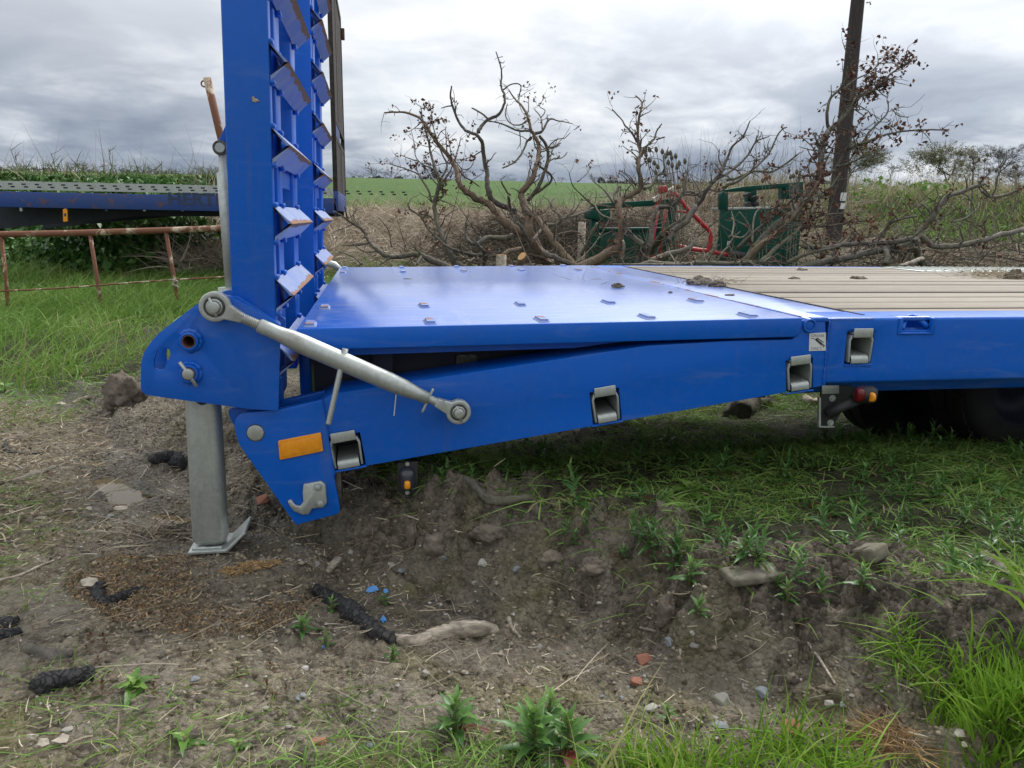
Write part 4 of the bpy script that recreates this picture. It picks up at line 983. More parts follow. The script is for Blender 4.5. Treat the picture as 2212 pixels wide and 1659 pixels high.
# jack leg with folded foot
Yj0, Yj1 = .012, .084
lz = [P0(400, 862, Yj0), P0(412, 1186, Yj0)]; rzz = [P0(474, 862, Yj0), P0(489, 1186, Yj0)]
top, bot = lz[0][1], .073
jk = MB(); v = []
for (xa, xb, z) in ((lz[1][0], rzz[1][0], bot), (lz[0][0] - .004, rzz[0][0] - .004, top + .12)):
    v += [(xa, Yj0, z), (xb, Yj0, z), (xb, Yj1, z), (xa, Yj1, z)]
jk.add(v, [(0, 3, 2, 1), (4, 5, 6, 7), (0, 1, 5, 4), (1, 2, 6, 5), (2, 3, 7, 6), (3, 0, 4, 7)])
jme = cut(bevel_mesh(jk.mesh('j'), .026, 6), [MB().cyl((P0(437, 868, Yj0)[0], -.05, P0(437, 868, Yj0)[1] + .008), (P0(437, 868, Yj0)[0], .05, P0(437, 868, Yj0)[1] + .008), .017).mesh('c')])
for p in jme.polygons: p.use_smooth = True
try: jme.set_sharp_from_angle(angle=math.radians(40))
except Exception: pass
jack = place('jack_leg', jme, M['galv'], T)
f0, f1 = P0(402, 1192, -.01), P0(490, 1192, -.01)
ft = [(f0[0], .064), (f1[0], .064), (f1[0] + .052, .118), (f1[0] + .046, .122), (f1[0] - .004, .0725), (f0[0] + .004, .0725)]
MB().prism(ft, -.006, .115).build('foot_plate', M['galv'], jack, bevel=.0015)
weld('foot_weld', [(lz[1][0] + .005, Yj0 - .003, .075), (rzz[1][0] - .01, Yj0 - .003, .075)], .0045, M['galv'], jack)
# rods across to the other side
for zz_, rr in ((.425, .011), (.455, .009)):
    MB().cyl((-.395, .10, zz_), (-.395, 2.38, zz_), rr, 12).build('cross_rod', M['galv'], T)

# ---- turnbuckle stay
Yt = -.062
E1, E2 = Vector(UY(465, 662, Yt)), Vector(UY(990, 889, Yt))
ax = (E2 - E1).normalized(); L = (E2 - E1).length; nrm = Vector((0, 1, 0)); sd_ = ax.cross(nrm)
bodyt = MB().tube([tuple(E1 + ax * L * t) for t in (.165, .172, .235, .26, .29, .34, .70, .76, .80, .815, .865, .868)], [.0155, .0185, .0190, .0205, .0235, .0255, .0250, .0235, .020, .0180, .0165, .012], 28).build('turnbuckle_stay', M['galv'], T)
def thread(t0, t1, r):
    n = int((t1 - t0) * L / .0045); path = []; rad = []
    for i in range(n):
        for q_, f_ in ((0, 1.0), (.35, 1.0), (.55, .86), (.85, .86)):
            path.append(tuple(E1 + ax * (L * t0 + (t1 - t0) * L * (i + q_) / n))); rad.append(r * f_)
    return MB().tube(path, rad, 16).build('threaded_rod', M['galv'], bodyt)
thread(.085, .166, .0135); thread(.862, .945, .0125)
def eye(c, d, ro, ri, wn, txt):
    n = 30; out = []
    a0 = .55
    for t in np.linspace(a0, 2 * math.pi - a0, n): out.append(c + d * ro * math.cos(t) + sd_ * ro * math.sin(t))
    for s_, w_ in ((.085, -.016), (.0, 0)): pass
    neck = [c + d * (ro + .028) - sd_ * .0125, c + d * (ro + .034) - sd_ * .0115, c + d * (ro + .034) + sd_ * .0115, c + d * (ro + .028) + sd_ * .0125]
    pl_ = [(p.x, p.z) for p in out + neck]
    o = cut(MB().prism(pl_, Yt - .013, Yt + .013).mesh('e'), [MB().cyl((c.x, Yt - .04, c.z), (c.x, Yt + .04, c.z), ri, 32).mesh('c')])
    o = place('forged_eye', bevel_mesh(o, .0032, 3), M['galv'], bodyt)
    MB().ring((c.x, Yt - .011, c.z), (c.x, Yt + .011, c.z), ri - .0005, ri * .80, 28).build('ball_race', M['grime'], o, bevel=.001)
    MB().ring((c.x, Yt - .017, c.z), (c.x, Yt + .017, c.z), ri * .80, ri * .60, 28).build('ball', M['galv'], o, bevel=.003)
    p = MB().cyl((c.x, Yt - .030, c.z), (c.x, .02, c.z), ri * .58, 28).build('stay_pin', M['galv'], o, bevel=.0025)
    MB().tube([(c.x - ri * .32, Yt - .026, c.z + ri * .95), (c.x, Yt - .023, c.z), (c.x + ri * .25, Yt - .026, c.z - ri * 1.0)], .0034, 8).build('split_pin', M['galv'], o)
    return o
e1 = eye(E1, ax, .0375, .025, .03, ''); e2 = eye(E2, -ax, .0335, .022, .03, '')
def on_plane(p, u, w): return p + ax * u + sd_ * w
tc = E1 + ax * .052 ; text_mesh('4U1', .012, 'cast_lettering', M['galv'], e1, (tc.x, Yt - .0131, tc.z), rot=-math.pi * .38, depth=.0008)
tc = E2 - ax * .0415; text_mesh('FORGED', .0095, 'cast_lettering', M['galv'], e2, (tc.x, Yt - .0131, tc.z), rot=math.pi * .42, depth=.0008)
hb0, hb1 = Vector(UY(746, 753, Yt - .002)), Vector(UY(709, 917, Yt - .03))
MB().tube([tuple(hb0), tuple(hb0.lerp(hb1, .3)), tuple(hb0.lerp(hb1, .98)), tuple(hb1)], [.0082, .0078, .0072, .0066], 14).build('turning_bar', M['galv'], bodyt)
tp = E1 + ax * L * .868
tab = rounded([(-.030, -.006), (.038, -.006), (.045, 0), (.038, .006), (-.030, .006)], .004)
vv = [(tp + sd_ * -u + Vector((0, -1, 0)) * (.0 + w_) + ax * k_) for k_ in (-.003, .003) for u, w_ in tab]
n = len(tab)
MB().add([tuple(p) for p in vv], [tuple(range(n)), tuple(range(2 * n - 1, n - 1, -1))] + [(i, n + i, n + (i + 1) % n, (i + 1) % n) for i in range(n)]).build('locking_tab', M['galv'], bodyt, bevel=.001)
c = E1; MB().cyl((c.x, -.03, c.z), (c.x, -.046, c.z), .030, 28).build('stay_boss', M['blue'], T)
c = E2; MB().cyl((c.x, -.001, c.z), (c.x, -.046, c.z), .022, 28).build('stay_boss', M['grime'], T)
# scuffs on the tail beam
c0, c1 = P0(856, 848), P0(851, 898)
MB().prism(bar2(c0, c1, .003), -.0014, -.0004).build('paint_scratch', M['white'], T)

# ------------------------------------------------------------------ vegetation helpers
def ribbons(base, dirv, length, width, bend, seg=3, curl=None, taper=1.5):
    """thin curved blades: returns vertices, quads"""
    N_ = len(base); base = np.asarray(base, float); dirv = dirv / np.linalg.norm(dirv, axis=1, keepdims=True)
    rnd = rng.normal(size=(N_, 3)); rnd[:, 2] *= 0.25; side = np.cross(dirv, rnd); side /= np.linalg.norm(side, axis=1, keepdims=True) + 1e-9
    if curl is None: curl = np.zeros((N_, 3))
    V = np.empty((N_, seg + 1, 2, 3))
    for k in range(seg + 1):
        t = k / seg
        c = base + dirv * (length * t)[:, None] + curl * (length * t * t)[:, None]; c[:, 2] -= length * bend * t * t
        w = width * (1 - 0.93 * t ** taper) * 0.5
        V[:, k, 0] = c - side * w[:, None]; V[:, k, 1] = c + side * w[:, None]
    i = (np.arange(N_) * (seg + 1) * 2)[:, None] + (np.arange(seg) * 2)[None]
    Q = np.stack([i, i + 1, i + 3, i + 2], -1).reshape(-1, 4)
    return V.reshape(-1, 3), Q
def blades(name, base, mat, hgt, wid, lean=0.35, bend=(0.1, 0.5), seg=3, tint=None, jit=0.35, lean_dir=None, **props):
    n = len(base); d = rng.normal(size=(n, 3)) * lean; d[:, 2] = 1.0
    if lean_dir is not None: d[:, :2] += np.asarray(lean_dir)[None]
    L = hgt * (1 + jit * rng.normal(size=n)).clip(.3, 2.2); cu = np.zeros((n, 3)); cu[:, :2] = d[:, :2] * 0.8
    V, Q = ribbons(base, d, L, wid * rng.uniform(.7, 1.3, n), rng.uniform(*bend, n), seg, cu)
    if tint is None: tint = rng.random(n)
    return place(name, np_mesh(name, V, Q, smooth=True, attrs={'tint': np.repeat(tint, (seg + 1) * 2)}), mat, origin=tuple(base.mean(0)), kind='stuff', **props)
def leaf_faces(c, d, size, fold=0.25, wide=0.42):
    """folded two-triangle leaves centred at c, pointing along d"""
    n = len(c); d = d / np.linalg.norm(d, axis=1, keepdims=True)
    r = rng.normal(size=(n, 3)); s = np.cross(d, r); s /= np.linalg.norm(s, axis=1, keepdims=True) + 1e-9; u = np.cross(s, d)
    sz = np.asarray(size)[:, None] if np.ndim(size) else size
    V = np.stack([c - d * sz * .5, c - d * sz * .05 + s * sz * wide + u * sz * fold, c + d * sz * .5, c - d * sz * .05 - s * sz * wide + u * sz * fold], 1)
    i = np.arange(n)[:, None] * 4
    F_ = np.concatenate([i + np.array([[0, 1, 2]]), i + np.array([[0, 2, 3]])])
    return V.reshape(-1, 3), F_
def in_poly(x, y, poly):
    ins = np.zeros(len(x), bool); j = len(poly) - 1
    for i in range(len(poly)):
        xi, yi = poly[i][:2]; xj, yj = poly[j][:2]
        c = ((yi > y) != (yj > y)) & (x < (xj - xi) * (y - yi) / (yj - yi + 1e-12) + xi); ins ^= c; j = i
    return ins
def scatter(poly, n, dens=None, zoff=0.0):
    P = np.array([p[:2] for p in poly]); lo, hi = P.min(0), P.max(0); out = []; tot = 0
    for _ in range(60):
        q = rng.uniform(lo, hi, (max(n, 500), 2)); k = in_poly(q[:, 0], q[:, 1], poly)
        if dens is not None: k &= rng.random(len(q)) < dens(q[:, 0], q[:, 1])
        out.append(q[k]); tot += k.sum()
        if tot >= n: break
    q = np.concatenate(out)[:n]
    return np.column_stack([q, h_ground(q[:, 0], q[:, 1]) + zoff])
def catmull(P, sub=4):
    P = [np.asarray(p, float) for p in P]; out = []
    for i in range(len(P) - 1):
        a, b, c, d = P[max(i - 1, 0)], P[i], P[i + 1], P[min(i + 2, len(P) - 1)]
        for k in range(sub):
            t = k / sub; out.append(.5 * ((2 * b) + (-a + c) * t + (2 * a - 5 * b + 4 * c - d) * t * t + (-a + 3 * b - 3 * c + d) * t ** 3))
    out.append(P[-1]); return out

# ------------------------------------------------------------------ old flatbed behind, gate, post, pole
def PY(x, y, Y): q = UY(x, y, Y); return (q[0], q[2])
old = empty('old_flatbed', (-3.2, 8.2, 0.1), 'old blue flatbed trailer with faded lettering and tall timber headboard', 'trailer')
XE = -.42
x0 = PY(-40, 412, 7)[0]
b0, b1 = PY(0, 413, 7)[1], PY(0, 447, 7)[1]
xe_ = XE - .02
MB().prism([(x0, b0), (xe_, b0 - .004), (xe_, b1 - .012), (x0, b1)], 7.0, 7.05).build('side_rave', M['blue_old'], old, bevel=.004)
MB().prism([(x0, b0 - .02), (xe_, b0 - .02), (xe_, b0 - .04), (x0, b0 - .04)], 7.06, 9.45).build('bed_floor', M['bark'], old)
bel = [PY(-40, 447, 7.4), (xe_, PY(480, 445, 7.4)[1]), (xe_, PY(480, 464, 7.4)[1]), PY(300, 467, 7.4), PY(0, 494, 7.4), PY(-40, 500, 7.4)]
MB().prism(bel, 7.35, 7.42).build('chassis_beam', M['dark_steel'], old); MB().prism(bel, 9.0, 9.07).build('chassis_beam', M['dark_steel'], old)
rl0, rl1 = PY(0, 390.5, 7.03)[1], PY(0, 409, 7.03)[1]
rm_ = MB().box((x0, 7.01, rl1), (xe_, 7.018, rl0)).mesh('r')
holes = []
railo = place('perforated_rail', rm_, M['galv'], old)
MB().box((x0, 7.018, rl0 - .006), (xe_, 7.10, rl0)).build('rail_top', M['galv'], railo)
hm = MB().box((-.02, -.0015, -.0075), (.02, .0005, .0075)).mesh('slot'); hm.materials.append(M['dark_steel'])
for i in range(34):
    for q_, zz_ in enumerate((rl0 - .030, rl1 + .030)):
        o = bpy.data.objects.new('slot', hm); COL.objects.link(o); o.parent = railo; o.location = Vector((x0 + .15 + i * .128 + .02 * q_, 7.0095, zz_)) - WORLD_O[railo]
for i, px in enumerate((46, 142, 230, 312, 394, 478)):
    c = PY(px, 452, 7.03); m_ = M['amber'] if i == 1 else M['galv']
    MB().box((c[0] - .012, 7.02, c[1] - (.02 if i != 1 else .01)), (c[0] + .012, 7.05, c[1] + .018)).build('rope_cleat', M['galv'] if i != 2 else M['blue_old'], old)
c = PY(143, 465, 7.0); rt_ = MB().prism(rounded([PY(138, 452, 7), PY(147, 452, 7), PY(148, 478, 7), PY(139, 479, 7)], .006), 6.97, 6.99).build('orange_tag', M['amber'], old)
MB().prism([PY(141, 461, 7), PY(145, 461, 7), PY(145, 467, 7), PY(141, 467, 7)], 6.966, 6.969).build('tag_mark', M['ink'], rt_)
lx0, lx1 = PY(364, 433, 7)[0], PY(486, 433, 7)[0]
tm = text_mesh('HERTEL', .178, 'lettering', M['faded_ink'], old, (0, 6.9975, 0), sx=1.0, align='LEFT', depth=.0005, bold=.006)
bb = [v.co.x for v in tm.data.vertices]; wtx = (max(bb) - min(bb)) * 5.1 / 6; tm.scale = ((lx1 - lx0) / wtx, 1, 1)
tm.location = Vector((lx0 + (max(bb) - min(bb)) / 2 * tm.scale.x, 6.9975, PY(420, 443.5, 7)[1])) - WORLD_O[old]
# headboard: steel frame with upright boards and an opening
hb = MB().box((XE - .05, 7.0, 1.02), (XE, 9.5, 1.24)).build('headboard', M['blue_old'], old, bevel=.006)
zt = 3.62
for yy in (7.0, 9.42): MB().box((XE - .05, yy, 1.241), (XE, yy + .08, zt)).build('headboard_post', M['oldboard'], hb, bevel=.004)
MB().box((XE - .05, 7.082, zt - .08), (XE, 9.418, zt)).build('headboard_rail', M['oldboard'], hb)
for za, zb in ((1.245, 1.80), (2.06, 3.53)):
    for i in range(9):
        ya = 7.085 + i * .259; MB().box((XE - .03, ya + .004, za), (XE - .008 + random.uniform(-.004, .004), ya + .255, zb)).build('board', M['oldboard'], hb)
for zz_ in (1.80, 2.0): MB().box((XE - .045, 7.082, zz_), (XE - .004, 9.418, zz_ + .055)).build('headboard_rail', M['oldboard'], hb)
MB().box((XE - .03, 7.085, 1.857), (XE - .01, 8.2, 1.998)).build('board', M['blue_old'], hb)
MB().box((XE, 9.43, 3.33), (XE + .045, 9.49, 3.48)).build('lug', M['rust'], hb, bevel=.01)
for X_, Y_ in ((-1.2, 7.6), (-1.2, 8.9)):
    lg = MB().box((X_ - .05, Y_ - .05, float(h_ground(X_, Y_)) + .02), (X_ + .05, Y_ + .05, 1.0)).build('landing_leg', M['dark_steel'], old, bevel=.004)
    MB().box((X_ - .12, Y_ - .12, float(h_ground(X_, Y_)) - .02), (X_ + .12, Y_ + .12, float(h_ground(X_, Y_)) + .02)).build('landing_foot', M['dark_steel'], lg)
for X_ in (-6.6,):
    for Y_ in (7.6, 9.1):
        zc = float(h_ground(X_, Y_)) + .45; n = 30
        prof = [(-.12, .25), (-.13, .40), (-.09, .46), (.09, .46), (.13, .40), (.12, .25), (.02, .24), (.02, .01)]
        v = [(X_ + r * math.cos(2 * math.pi * k / n), Y_ + y_, zc + r * math.sin(2 * math.pi * k / n)) for y_, r in prof for k in range(n)]
        MB().add(v, [(i * n + k, i * n + (k + 1) % n, (i + 1) * n + (k + 1) % n, (i + 1) * n + k) for i in range(len(prof) - 1) for k in range(n)], True).build('wheel', M['tyre'], old)

gate = empty('field_gate', (-2.2, 5.2, 0.02), 'rusty tubular gate with flaking cream paint standing in long grass', 'gate')
r0, r1 = np.array(UY(-60, 507, 5.2)), np.array(UY(500, 492.5, 5.2))
MB().tube(catmull([r0, r0 * .6 + r1 * .4 + (0, 0, -.008), r1], 8), .0265, 16).build('top_rail', M['gate'], gate)
for (a, b) in (((2.8, 512), (21, 712)), ((194, 505), (227, 724)), ((358, 500), (391, 700))):
    p, q_ = np.array(UY(*a, 5.2)), np.array(UY(*b, 5.2)); MB().tube([p, (p + q_) / 2 + (.006, 0, 0), q_], [.0165, .016, .0165], 12).build('upright', M['gate'], gate)
p, q_ = np.array(UY(-60, 631, 5.19)), np.array(UY(520, 596, 5.19)); MB().tube(catmull([p, p * .7 + q_ * .3 + (0, 0, -.012), p * .35 + q_ * .65, q_], 5), .007, 8).build('lower_rod', M['gate'], gate)
p = [UY(*a, 5.17) for a in ((366, 603), (384, 607), (380, 618), (372, 612), (388, 621))]; MB().tube(catmull(p, 4), .003, 6).build('wire_twist', M['galv'], gate)

p = [UY(447, 168, 4.6), UY(474, 285, 4.6), UY(581, 712, 4.6)]
post = MB().tube([tuple(v) for v in p], [.030, .029, .028], 16).build('rusty_post', M['gate'], label='leaning rusty steel tube rising behind the upright ramp', cat='post')
c = np.array(UY(441, 181, 4.6)); MB().tube([tuple(c + np.array((.022 * math.cos(t), 0, .022 * math.sin(t)))) for t in np.linspace(1.2, 5.2, 10)], .006, 6).build('wire_loop', M['rust'], post)

def pole_mat():
    m, nt, b = mat_new('creosoted_pole'); N = NT(nt); P = N.pos((6, 6, 0.35)); n = N.noise(P, 9, 8, 0.7)
    N.l(N.mix(N.ramp(n, [(0.35, 0.0), (0.7, 1.0)]), (0.018, 0.014, 0.013), (0.062, 0.048, 0.042)), b.inputs['Base Color'])
    b.inputs['Roughness'].default_value = 0.75; N.l(N.bump(n, 0.5, 0.01), b.inputs['Normal']); return m
M['pole'] = pole_mat()
pb, pt = np.array(UY(1795, 560, 11.0)), np.array(UY(1853, 0, 11.0)); pz = pt - pb
pole = MB().tube([tuple(pb - pz * .06), tuple(pb), tuple(pb + pz * .5), tuple(pt), tuple(pb + pz * 1.5)], [.150, .148, .132, .112, .10], 28).build('utility_pole', M['pole'], label='tall dark wooden utility pole with white plates behind the branches', cat='pole')
def pole_plate(cx, cy, w, h):
    c = np.array(UY(cx, cy, 10.86)); MB().prism(rounded([(c[0] - w / 2, c[2] - h / 2), (c[0] + w / 2, c[2] - h / 2), (c[0] + w / 2 + .01, c[2] + h / 2), (c[0] - w / 2 + .01, c[2] + h / 2)], .02), 10.845, 10.852).build('warning_plate', M['white'], pole)
pole_plate(1820.5, 425, .115, .145); pole_plate(1818.5, 445, .105, .105)
c = np.array(UY(1872, 6, 10.95)); MB().tube([tuple(c), tuple(c + np.array((.06, 0, .02))), tuple(c + np.array((.08, 0, -.03)))], .012, 8).build('pole_step', M['galv'], pole)

# ------------------------------------------------------------------ green machines and red frame beyond the branches
def AC(x, y): return (713.2 + x * .30758, 82.3 + y * .30758)
def BC(x, y): return (1206.9 + x * .3075, 82.3 + y * .3075)
def CC(x, y): return (1663.4 + x * .35718, y * .35718)
YM = 8.3
def gp(x, y, Y=YM): return PY(*BC(x, y), Y)
def slab(pts, y0, y1, nm, mat, par, bev=.006): return MB().prism([gp(*p) for p in pts], y0, y1).build(nm, mat, par, bevel=bev)
z0 = float(h_ground(3.2, YM)) - .02
m1 = empty('green_implement', (gp(530, 1500)[0], YM + .3, z0), 'dark green steel frame with low panel half hidden by branches', 'implement')
def down(l, zb=z0): return [gp(*l[0]), gp(*l[1]), (gp(*l[1])[0] + .0, zb), (gp(*l[0])[0] + .0, zb)]
MB().prism(down([(238, 1165), (292, 1165)]), YM, YM + .12).build('frame_post', M['green'], m1, bevel=.006)
MB().prism(down([(772, 1140), (830, 1130)]), YM, YM + .12).build('frame_post', M['green'], m1, bevel=.006)
slab([(250, 1165), (800, 1128), (822, 1168), (250, 1205)], YM - .02, YM + .10, 'top_bar', M['green'], m1)
MB().prism(down([(293, 1350), (771, 1345)]), YM + .02, YM + .06).build('lower_panel', M['green'], m1, bevel=.006)
slab([(293, 1335), (771, 1330), (771, 1352), (293, 1357)], YM - .01, YM + .4, 'panel_shelf', M['green'], m1)
slab([(215, 1212), (356, 1205), (356, 1283), (330, 1290), (215, 1268)], YM - .04, YM + .3, 'side_box', M['green'], m1)
for x_, s_ in ((285, 1), (772, 1)):
    MB().prism([(gp(x_, 1200)[0], gp(x_, 1180)[1]), (gp(x_ + 40, 1200)[0], gp(x_, 1180)[1]), (gp(x_ + 40, 1200)[0], z0), (gp(x_, 1200)[0], z0)], YM + .42, YM + .50).build('frame_post', M['green'], m1, bevel=.006)
z1 = float(h_ground(5.1, YM)) - .02
m2 = empty('green_implement', (gp(1430, 1500)[0], YM + .3, z1), 'dark green steel box with wide window opening beside the utility pole', 'implement')
MB().prism(down([(1140, 1208), (1600, 1196)], z1), YM, YM + .05).build('front_panel', M['green'], m2, bevel=.006)
MB().prism(down([(1601, 1195), (1715, 1190)], z1), YM, YM + .05).build('front_panel', M['green'], m2, bevel=.006)
slab([(1140, 1095), (1160, 1070), (1188, 1070), (1188, 1206), (1140, 1207)], YM - .01, YM + .10, 'frame_post', M['green'], m2)
slab([(1155, 1068), (1300, 1042), (1715, 1008), (1715, 1042), (1300, 1078), (1188, 1080)], YM - .012, YM + .12, 'top_bar', M['green'], m2)
slab([(1680, 1044), (1715, 1040), (1715, 1189), (1680, 1192)], YM - .01, YM + .10, 'frame_post', M['green'], m2)
slab([(1590, 1050), (1648, 1046), (1648, 1130), (1590, 1130)], YM - .02, YM + .2, 'hanging_lug', M['green'], m2)
slab([(1400, 1066), (1462, 1062), (1462, 1200), (1400, 1200)], YM + .3, YM + .42, 'centre_post', M['green'], m2)
slab([(1170, 1190), (1600, 1182), (1600, 1196), (1170, 1206)], YM - .004, YM + .5, 'window_sill', M['galv'], m2, .002)
for x_, y_ in ((1378, 1100), (1424, 1122), (1378, 1165), (1432, 1165)):
    c = gp(x_, y_); MB().cyl((c[0], YM + .16, c[1]), (c[0], YM + .30, c[1]), .034, 18).build('rubber_buffer', M['black'], m2, bevel=.006)
Yb = YM + .5; xa, xb, zt_ = gp(1165, 1215, Yb)[0], gp(1690, 1215, Yb)[0], gp(1165, 1230, Yb)[1]
MB().prism([(xa, zt_), (xb, zt_), (xb, z1), (xa, z1)], Yb, Yb + .05).build('rear_panel', M['green'], m2)
c = gp(1193, 1440); MB().prism([(c[0] - .02, c[1] - .025), (c[0] + .02, c[1] - .025), (c[0] + .02, c[1] + .025), (c[0] - .02, c[1] + .025)], YM - .004, YM - .001).build('maker_plate', M['white'], m2)
YR = 8.1
def rp(x, y): q_ = UY(*BC(x, y), YR); return tuple(q_)
z2 = float(h_ground(3.9, YR))
red = empty('red_frame', (rp(900, 1400)[0], YR, z2), 'bent red tubular steel frame lying behind green implement', 'frame')
k_ = .00187 * 1.6
MB().tube(catmull([rp(*p) for p in ((752, 1102), (815, 1098), (850, 1130), (900, 1195), (950, 1245), (1005, 1300), (1055, 1352), (1068, 1400), (1055, 1470), (1035, 1492), (930, 1480), (830, 1458))], 4), .030, 12).build('bent_tube', M['red'], red)
MB().tube([rp(694, 1170), (rp(660, 1400)[0], YR, rp(660, 1400)[2]), (rp(648, 1480)[0], YR, z2)], .034, 12).build('leg', M['red'], red)
MB().tube([rp(758, 1205), rp(735, 1310), (rp(720, 1440)[0], YR + .1, z2)], .022, 10).build('leg', M['red'], red)
MB().tube([rp(825, 1217), rp(925, 1226)], .016, 10).build('cross_tube', M['red'], red)
MB().tube([rp(1085, 1502), rp(1200, 1525)], .030, 10).build('foot_tube', M['red'], red)
c = rp(727, 1065); MB().box((c[0] - .05, YR - .06, c[2] - .04), (c[0] + .05, YR + .06, c[2] + .05), Matrix.Rotation(-.15, 3, 'Y')).build('head_block', M['red'], red, bevel=.01)
MB().tube([rp(727, 1085), rp(694, 1170)], .03, 10).build('leg', M['red'], red)
cb = MB().tube([rp(665, 1138), rp(832, 1044)], .040, 4, smooth=False).build('cream_bar', M['cream'], label='cream painted square bar leaning across the red frame', cat='bar')
MB().tube([rp(832, 1030), rp(836, 1062)], .045, 6).build('bar_end', M['rust'], cb)
lg = MB().tube([rp(1190, 1515), rp(1300, 1530)], [.055, .055], 14).build('roller', M['black'], red)

# ------------------------------------------------------------------ felled branches
def limb(mb, pts, r0, r1, d0, d1, tr, ground=False, wob=.10, twig=None, twd=1.0, bark=None):
    n = len(pts); ph = random.uniform(0, 6); P = []
    for i, p in enumerate(pts):
        t = i / max(1, n - 1); d = d0 + (d1 - d0) * t + wob * math.sin(ph + i * 1.3) * (0 if i in (0,) else 1); P.append(UD(*tr(*p), d))
    path = catmull(P, 4); k = F_PX / ((d0 + d1) / 2) * (1.6 / 1.0) * 0 + 1
    sc = (d0 + d1) / 2 / F_PX * (.3076 if tr is not CC else .357)
    rad = [(r0 + (r1 - r0) * (i / (len(path) - 1)) ** .85) * sc * (1 + random.uniform(-.07, .07)) for i in range(len(path))]
    path = [p + rng.normal(size=3) * r_ * .16 for p, r_ in zip(path, rad)]
    if ground:
        a = path[0]; dr = path[0] - path[2]; dr = dr / np.linalg.norm(dr)
        dr[2] = min(dr[2], -.35); t = (a[2] - float(h_ground(a[0], a[1]))) / -dr[2] + .05
        path = [a + dr * t] + path; rad = [rad[0] * 1.1] + rad
    mb.tube([tuple(p) for p in path], rad, 9 if max(rad) > .02 else 6)
    if twig is not None:
        L_ = sum(np.linalg.norm(path[i + 1] - path[i]) for i in range(len(path) - 1)); cnt = int(L_ * 10.5 * twd)
        for _ in range(cnt):
            i = int(len(path) * (0.15 + .85 * random.random() ** .8)); i = min(max(i, 1), len(path) - 1)
            tg = path[i] - path[i - 1]; tg /= np.linalg.norm(tg) + 1e-9
            dv = tg * .6 + rng.normal(size=3) * .75 + np.array([0, 0, .25]); dv /= np.linalg.norm(dv)
            ln = random.uniform(.05, .30) * (1.3 - .5 * i / len(path)); q = [path[i]]
            for s_ in range(4): dv = dv + rng.normal(size=3) * .32; dv /= np.linalg.norm(dv); q.append(q[-1] + dv * ln / 4)
            rr = min(rad[i] * .55, .008); twig.append((q, rr))
def branch(label, limbs, tr, d, seed, mat='bark', twd=1.0, leaf=0.0, name='felled_branch', lsize=.035):
    random.seed(seed); global rng; rng = np.random.default_rng(seed)
    tw = []; o = None
    dv = {}
    for j, L_ in enumerate(limbs):
        pts, r0, r1 = L_[:3]; opt = L_[3] if len(L_) > 3 else {}
        dd = opt.get('d', d); d1 = dd + opt.get('dz', random.uniform(-.35, .35))
        mb = MB(); limb(mb, pts, r0, r1, dd, d1, tr, opt.get('g', False), .06, tw, twd)
        mt = M[opt.get('m', mat)]
        if o is None:
            o = mb.build(name, mt, label=label, cat='branch', group='felled oak branches heaped behind the trailer')
        else: mb.build('limb', mt, o)
    tb = MB()
    ends = []
    for q, rr in tw:
        tb.tube([tuple(p) for p in q], [rr, rr * .85, rr * .7, rr * .55, rr * .4], 4, caps=False); ends.append(q[-1]); ends.append(q[2])
        if random.random() < .5:
            dv_ = rng.normal(size=3); dv_ /= np.linalg.norm(dv_); e = q[2] + dv_ * random.uniform(.03, .12); tb.tube([tuple(q[2]), tuple((q[2] + e) / 2 + rng.normal(size=3) * .01), tuple(e)], [rr * .6, rr * .5, rr * .3], 4, caps=False); ends.append(e)
    if tw: tb.build('twigs', M[mat], o, kind='stuff')
    if leaf and ends:
        E_ = np.array([e for e in ends if random.random() < leaf]); k = rng.integers(2, 7, len(E_)); C_ = np.repeat(E_, k, 0) + rng.normal(size=(k.sum(), 3)) * .022
        dd = rng.normal(size=C_.shape); dd[:, 2] -= .5
        V, F_ = leaf_faces(C_, dd, lsize * rng.uniform(.6, 1.4, len(C_)), .3, .3)
        place('dead_leaves', np_mesh('dead_leaves', V, Ft=F_, attrs={'tint': np.repeat(rng.random(len(C_)), 4)}), M['deadleaf'], o, kind='stuff')
    return o
g_ = {'g': True}
branch('tallest felled oak branch with forked bare limbs against the sky', [
    ([(1540, 1590), (1480, 1500), (1400, 1390), (1270, 1330), (1180, 1240), (1120, 1170), (1040, 1130), (960, 1080), (910, 1020), (890, 940), (850, 850), (790, 780), (735, 710), (690, 640), (650, 580), (560, 530), (470, 520), (380, 525)], 38, 5, {'g': True, 'd': 7.6, 'dz': .5, 'm': 'bark_red'}),
    ([(1290, 1220), (1250, 1190), (1150, 1150), (1110, 1080), (1105, 1000), (1100, 920), (1075, 830), (1070, 740), (1030, 680), (950, 650), (900, 580), (860, 480), (845, 400), (853, 335)], 25, 5, {'d': 7.9}),
    ([(1040, 670), (1060, 620), (1110, 575), (1180, 540), (1220, 470), (1225, 400), (1200, 340), (1205, 260), (1195, 190), (1165, 95)], 14, 4, {'d': 8.0}),
    ([(1110, 575), (1080, 540), (995, 490)], 8, 5, {'d': 8.0}), ([(1215, 365), (1260, 330), (1315, 320), (1340, 345), (1320, 420)], 6, 3, {'d': 8.0}),
    ([(860, 475), (820, 480), (780, 492)], 6, 3, {'d': 8.1}), ([(1195, 170), (1215, 175), (1225, 160)], 4, 2, {'d': 8.0}),
    ([(1060, 795), (1000, 830), (940, 850), (870, 850)], 5, 2, {'d': 7.9}), ([(890, 895), (940, 970), (990, 1000), (1050, 1045)], 8, 4, {'d': 7.9}),
    ], AC, 7.9, 101, twd=.55, leaf=.12)
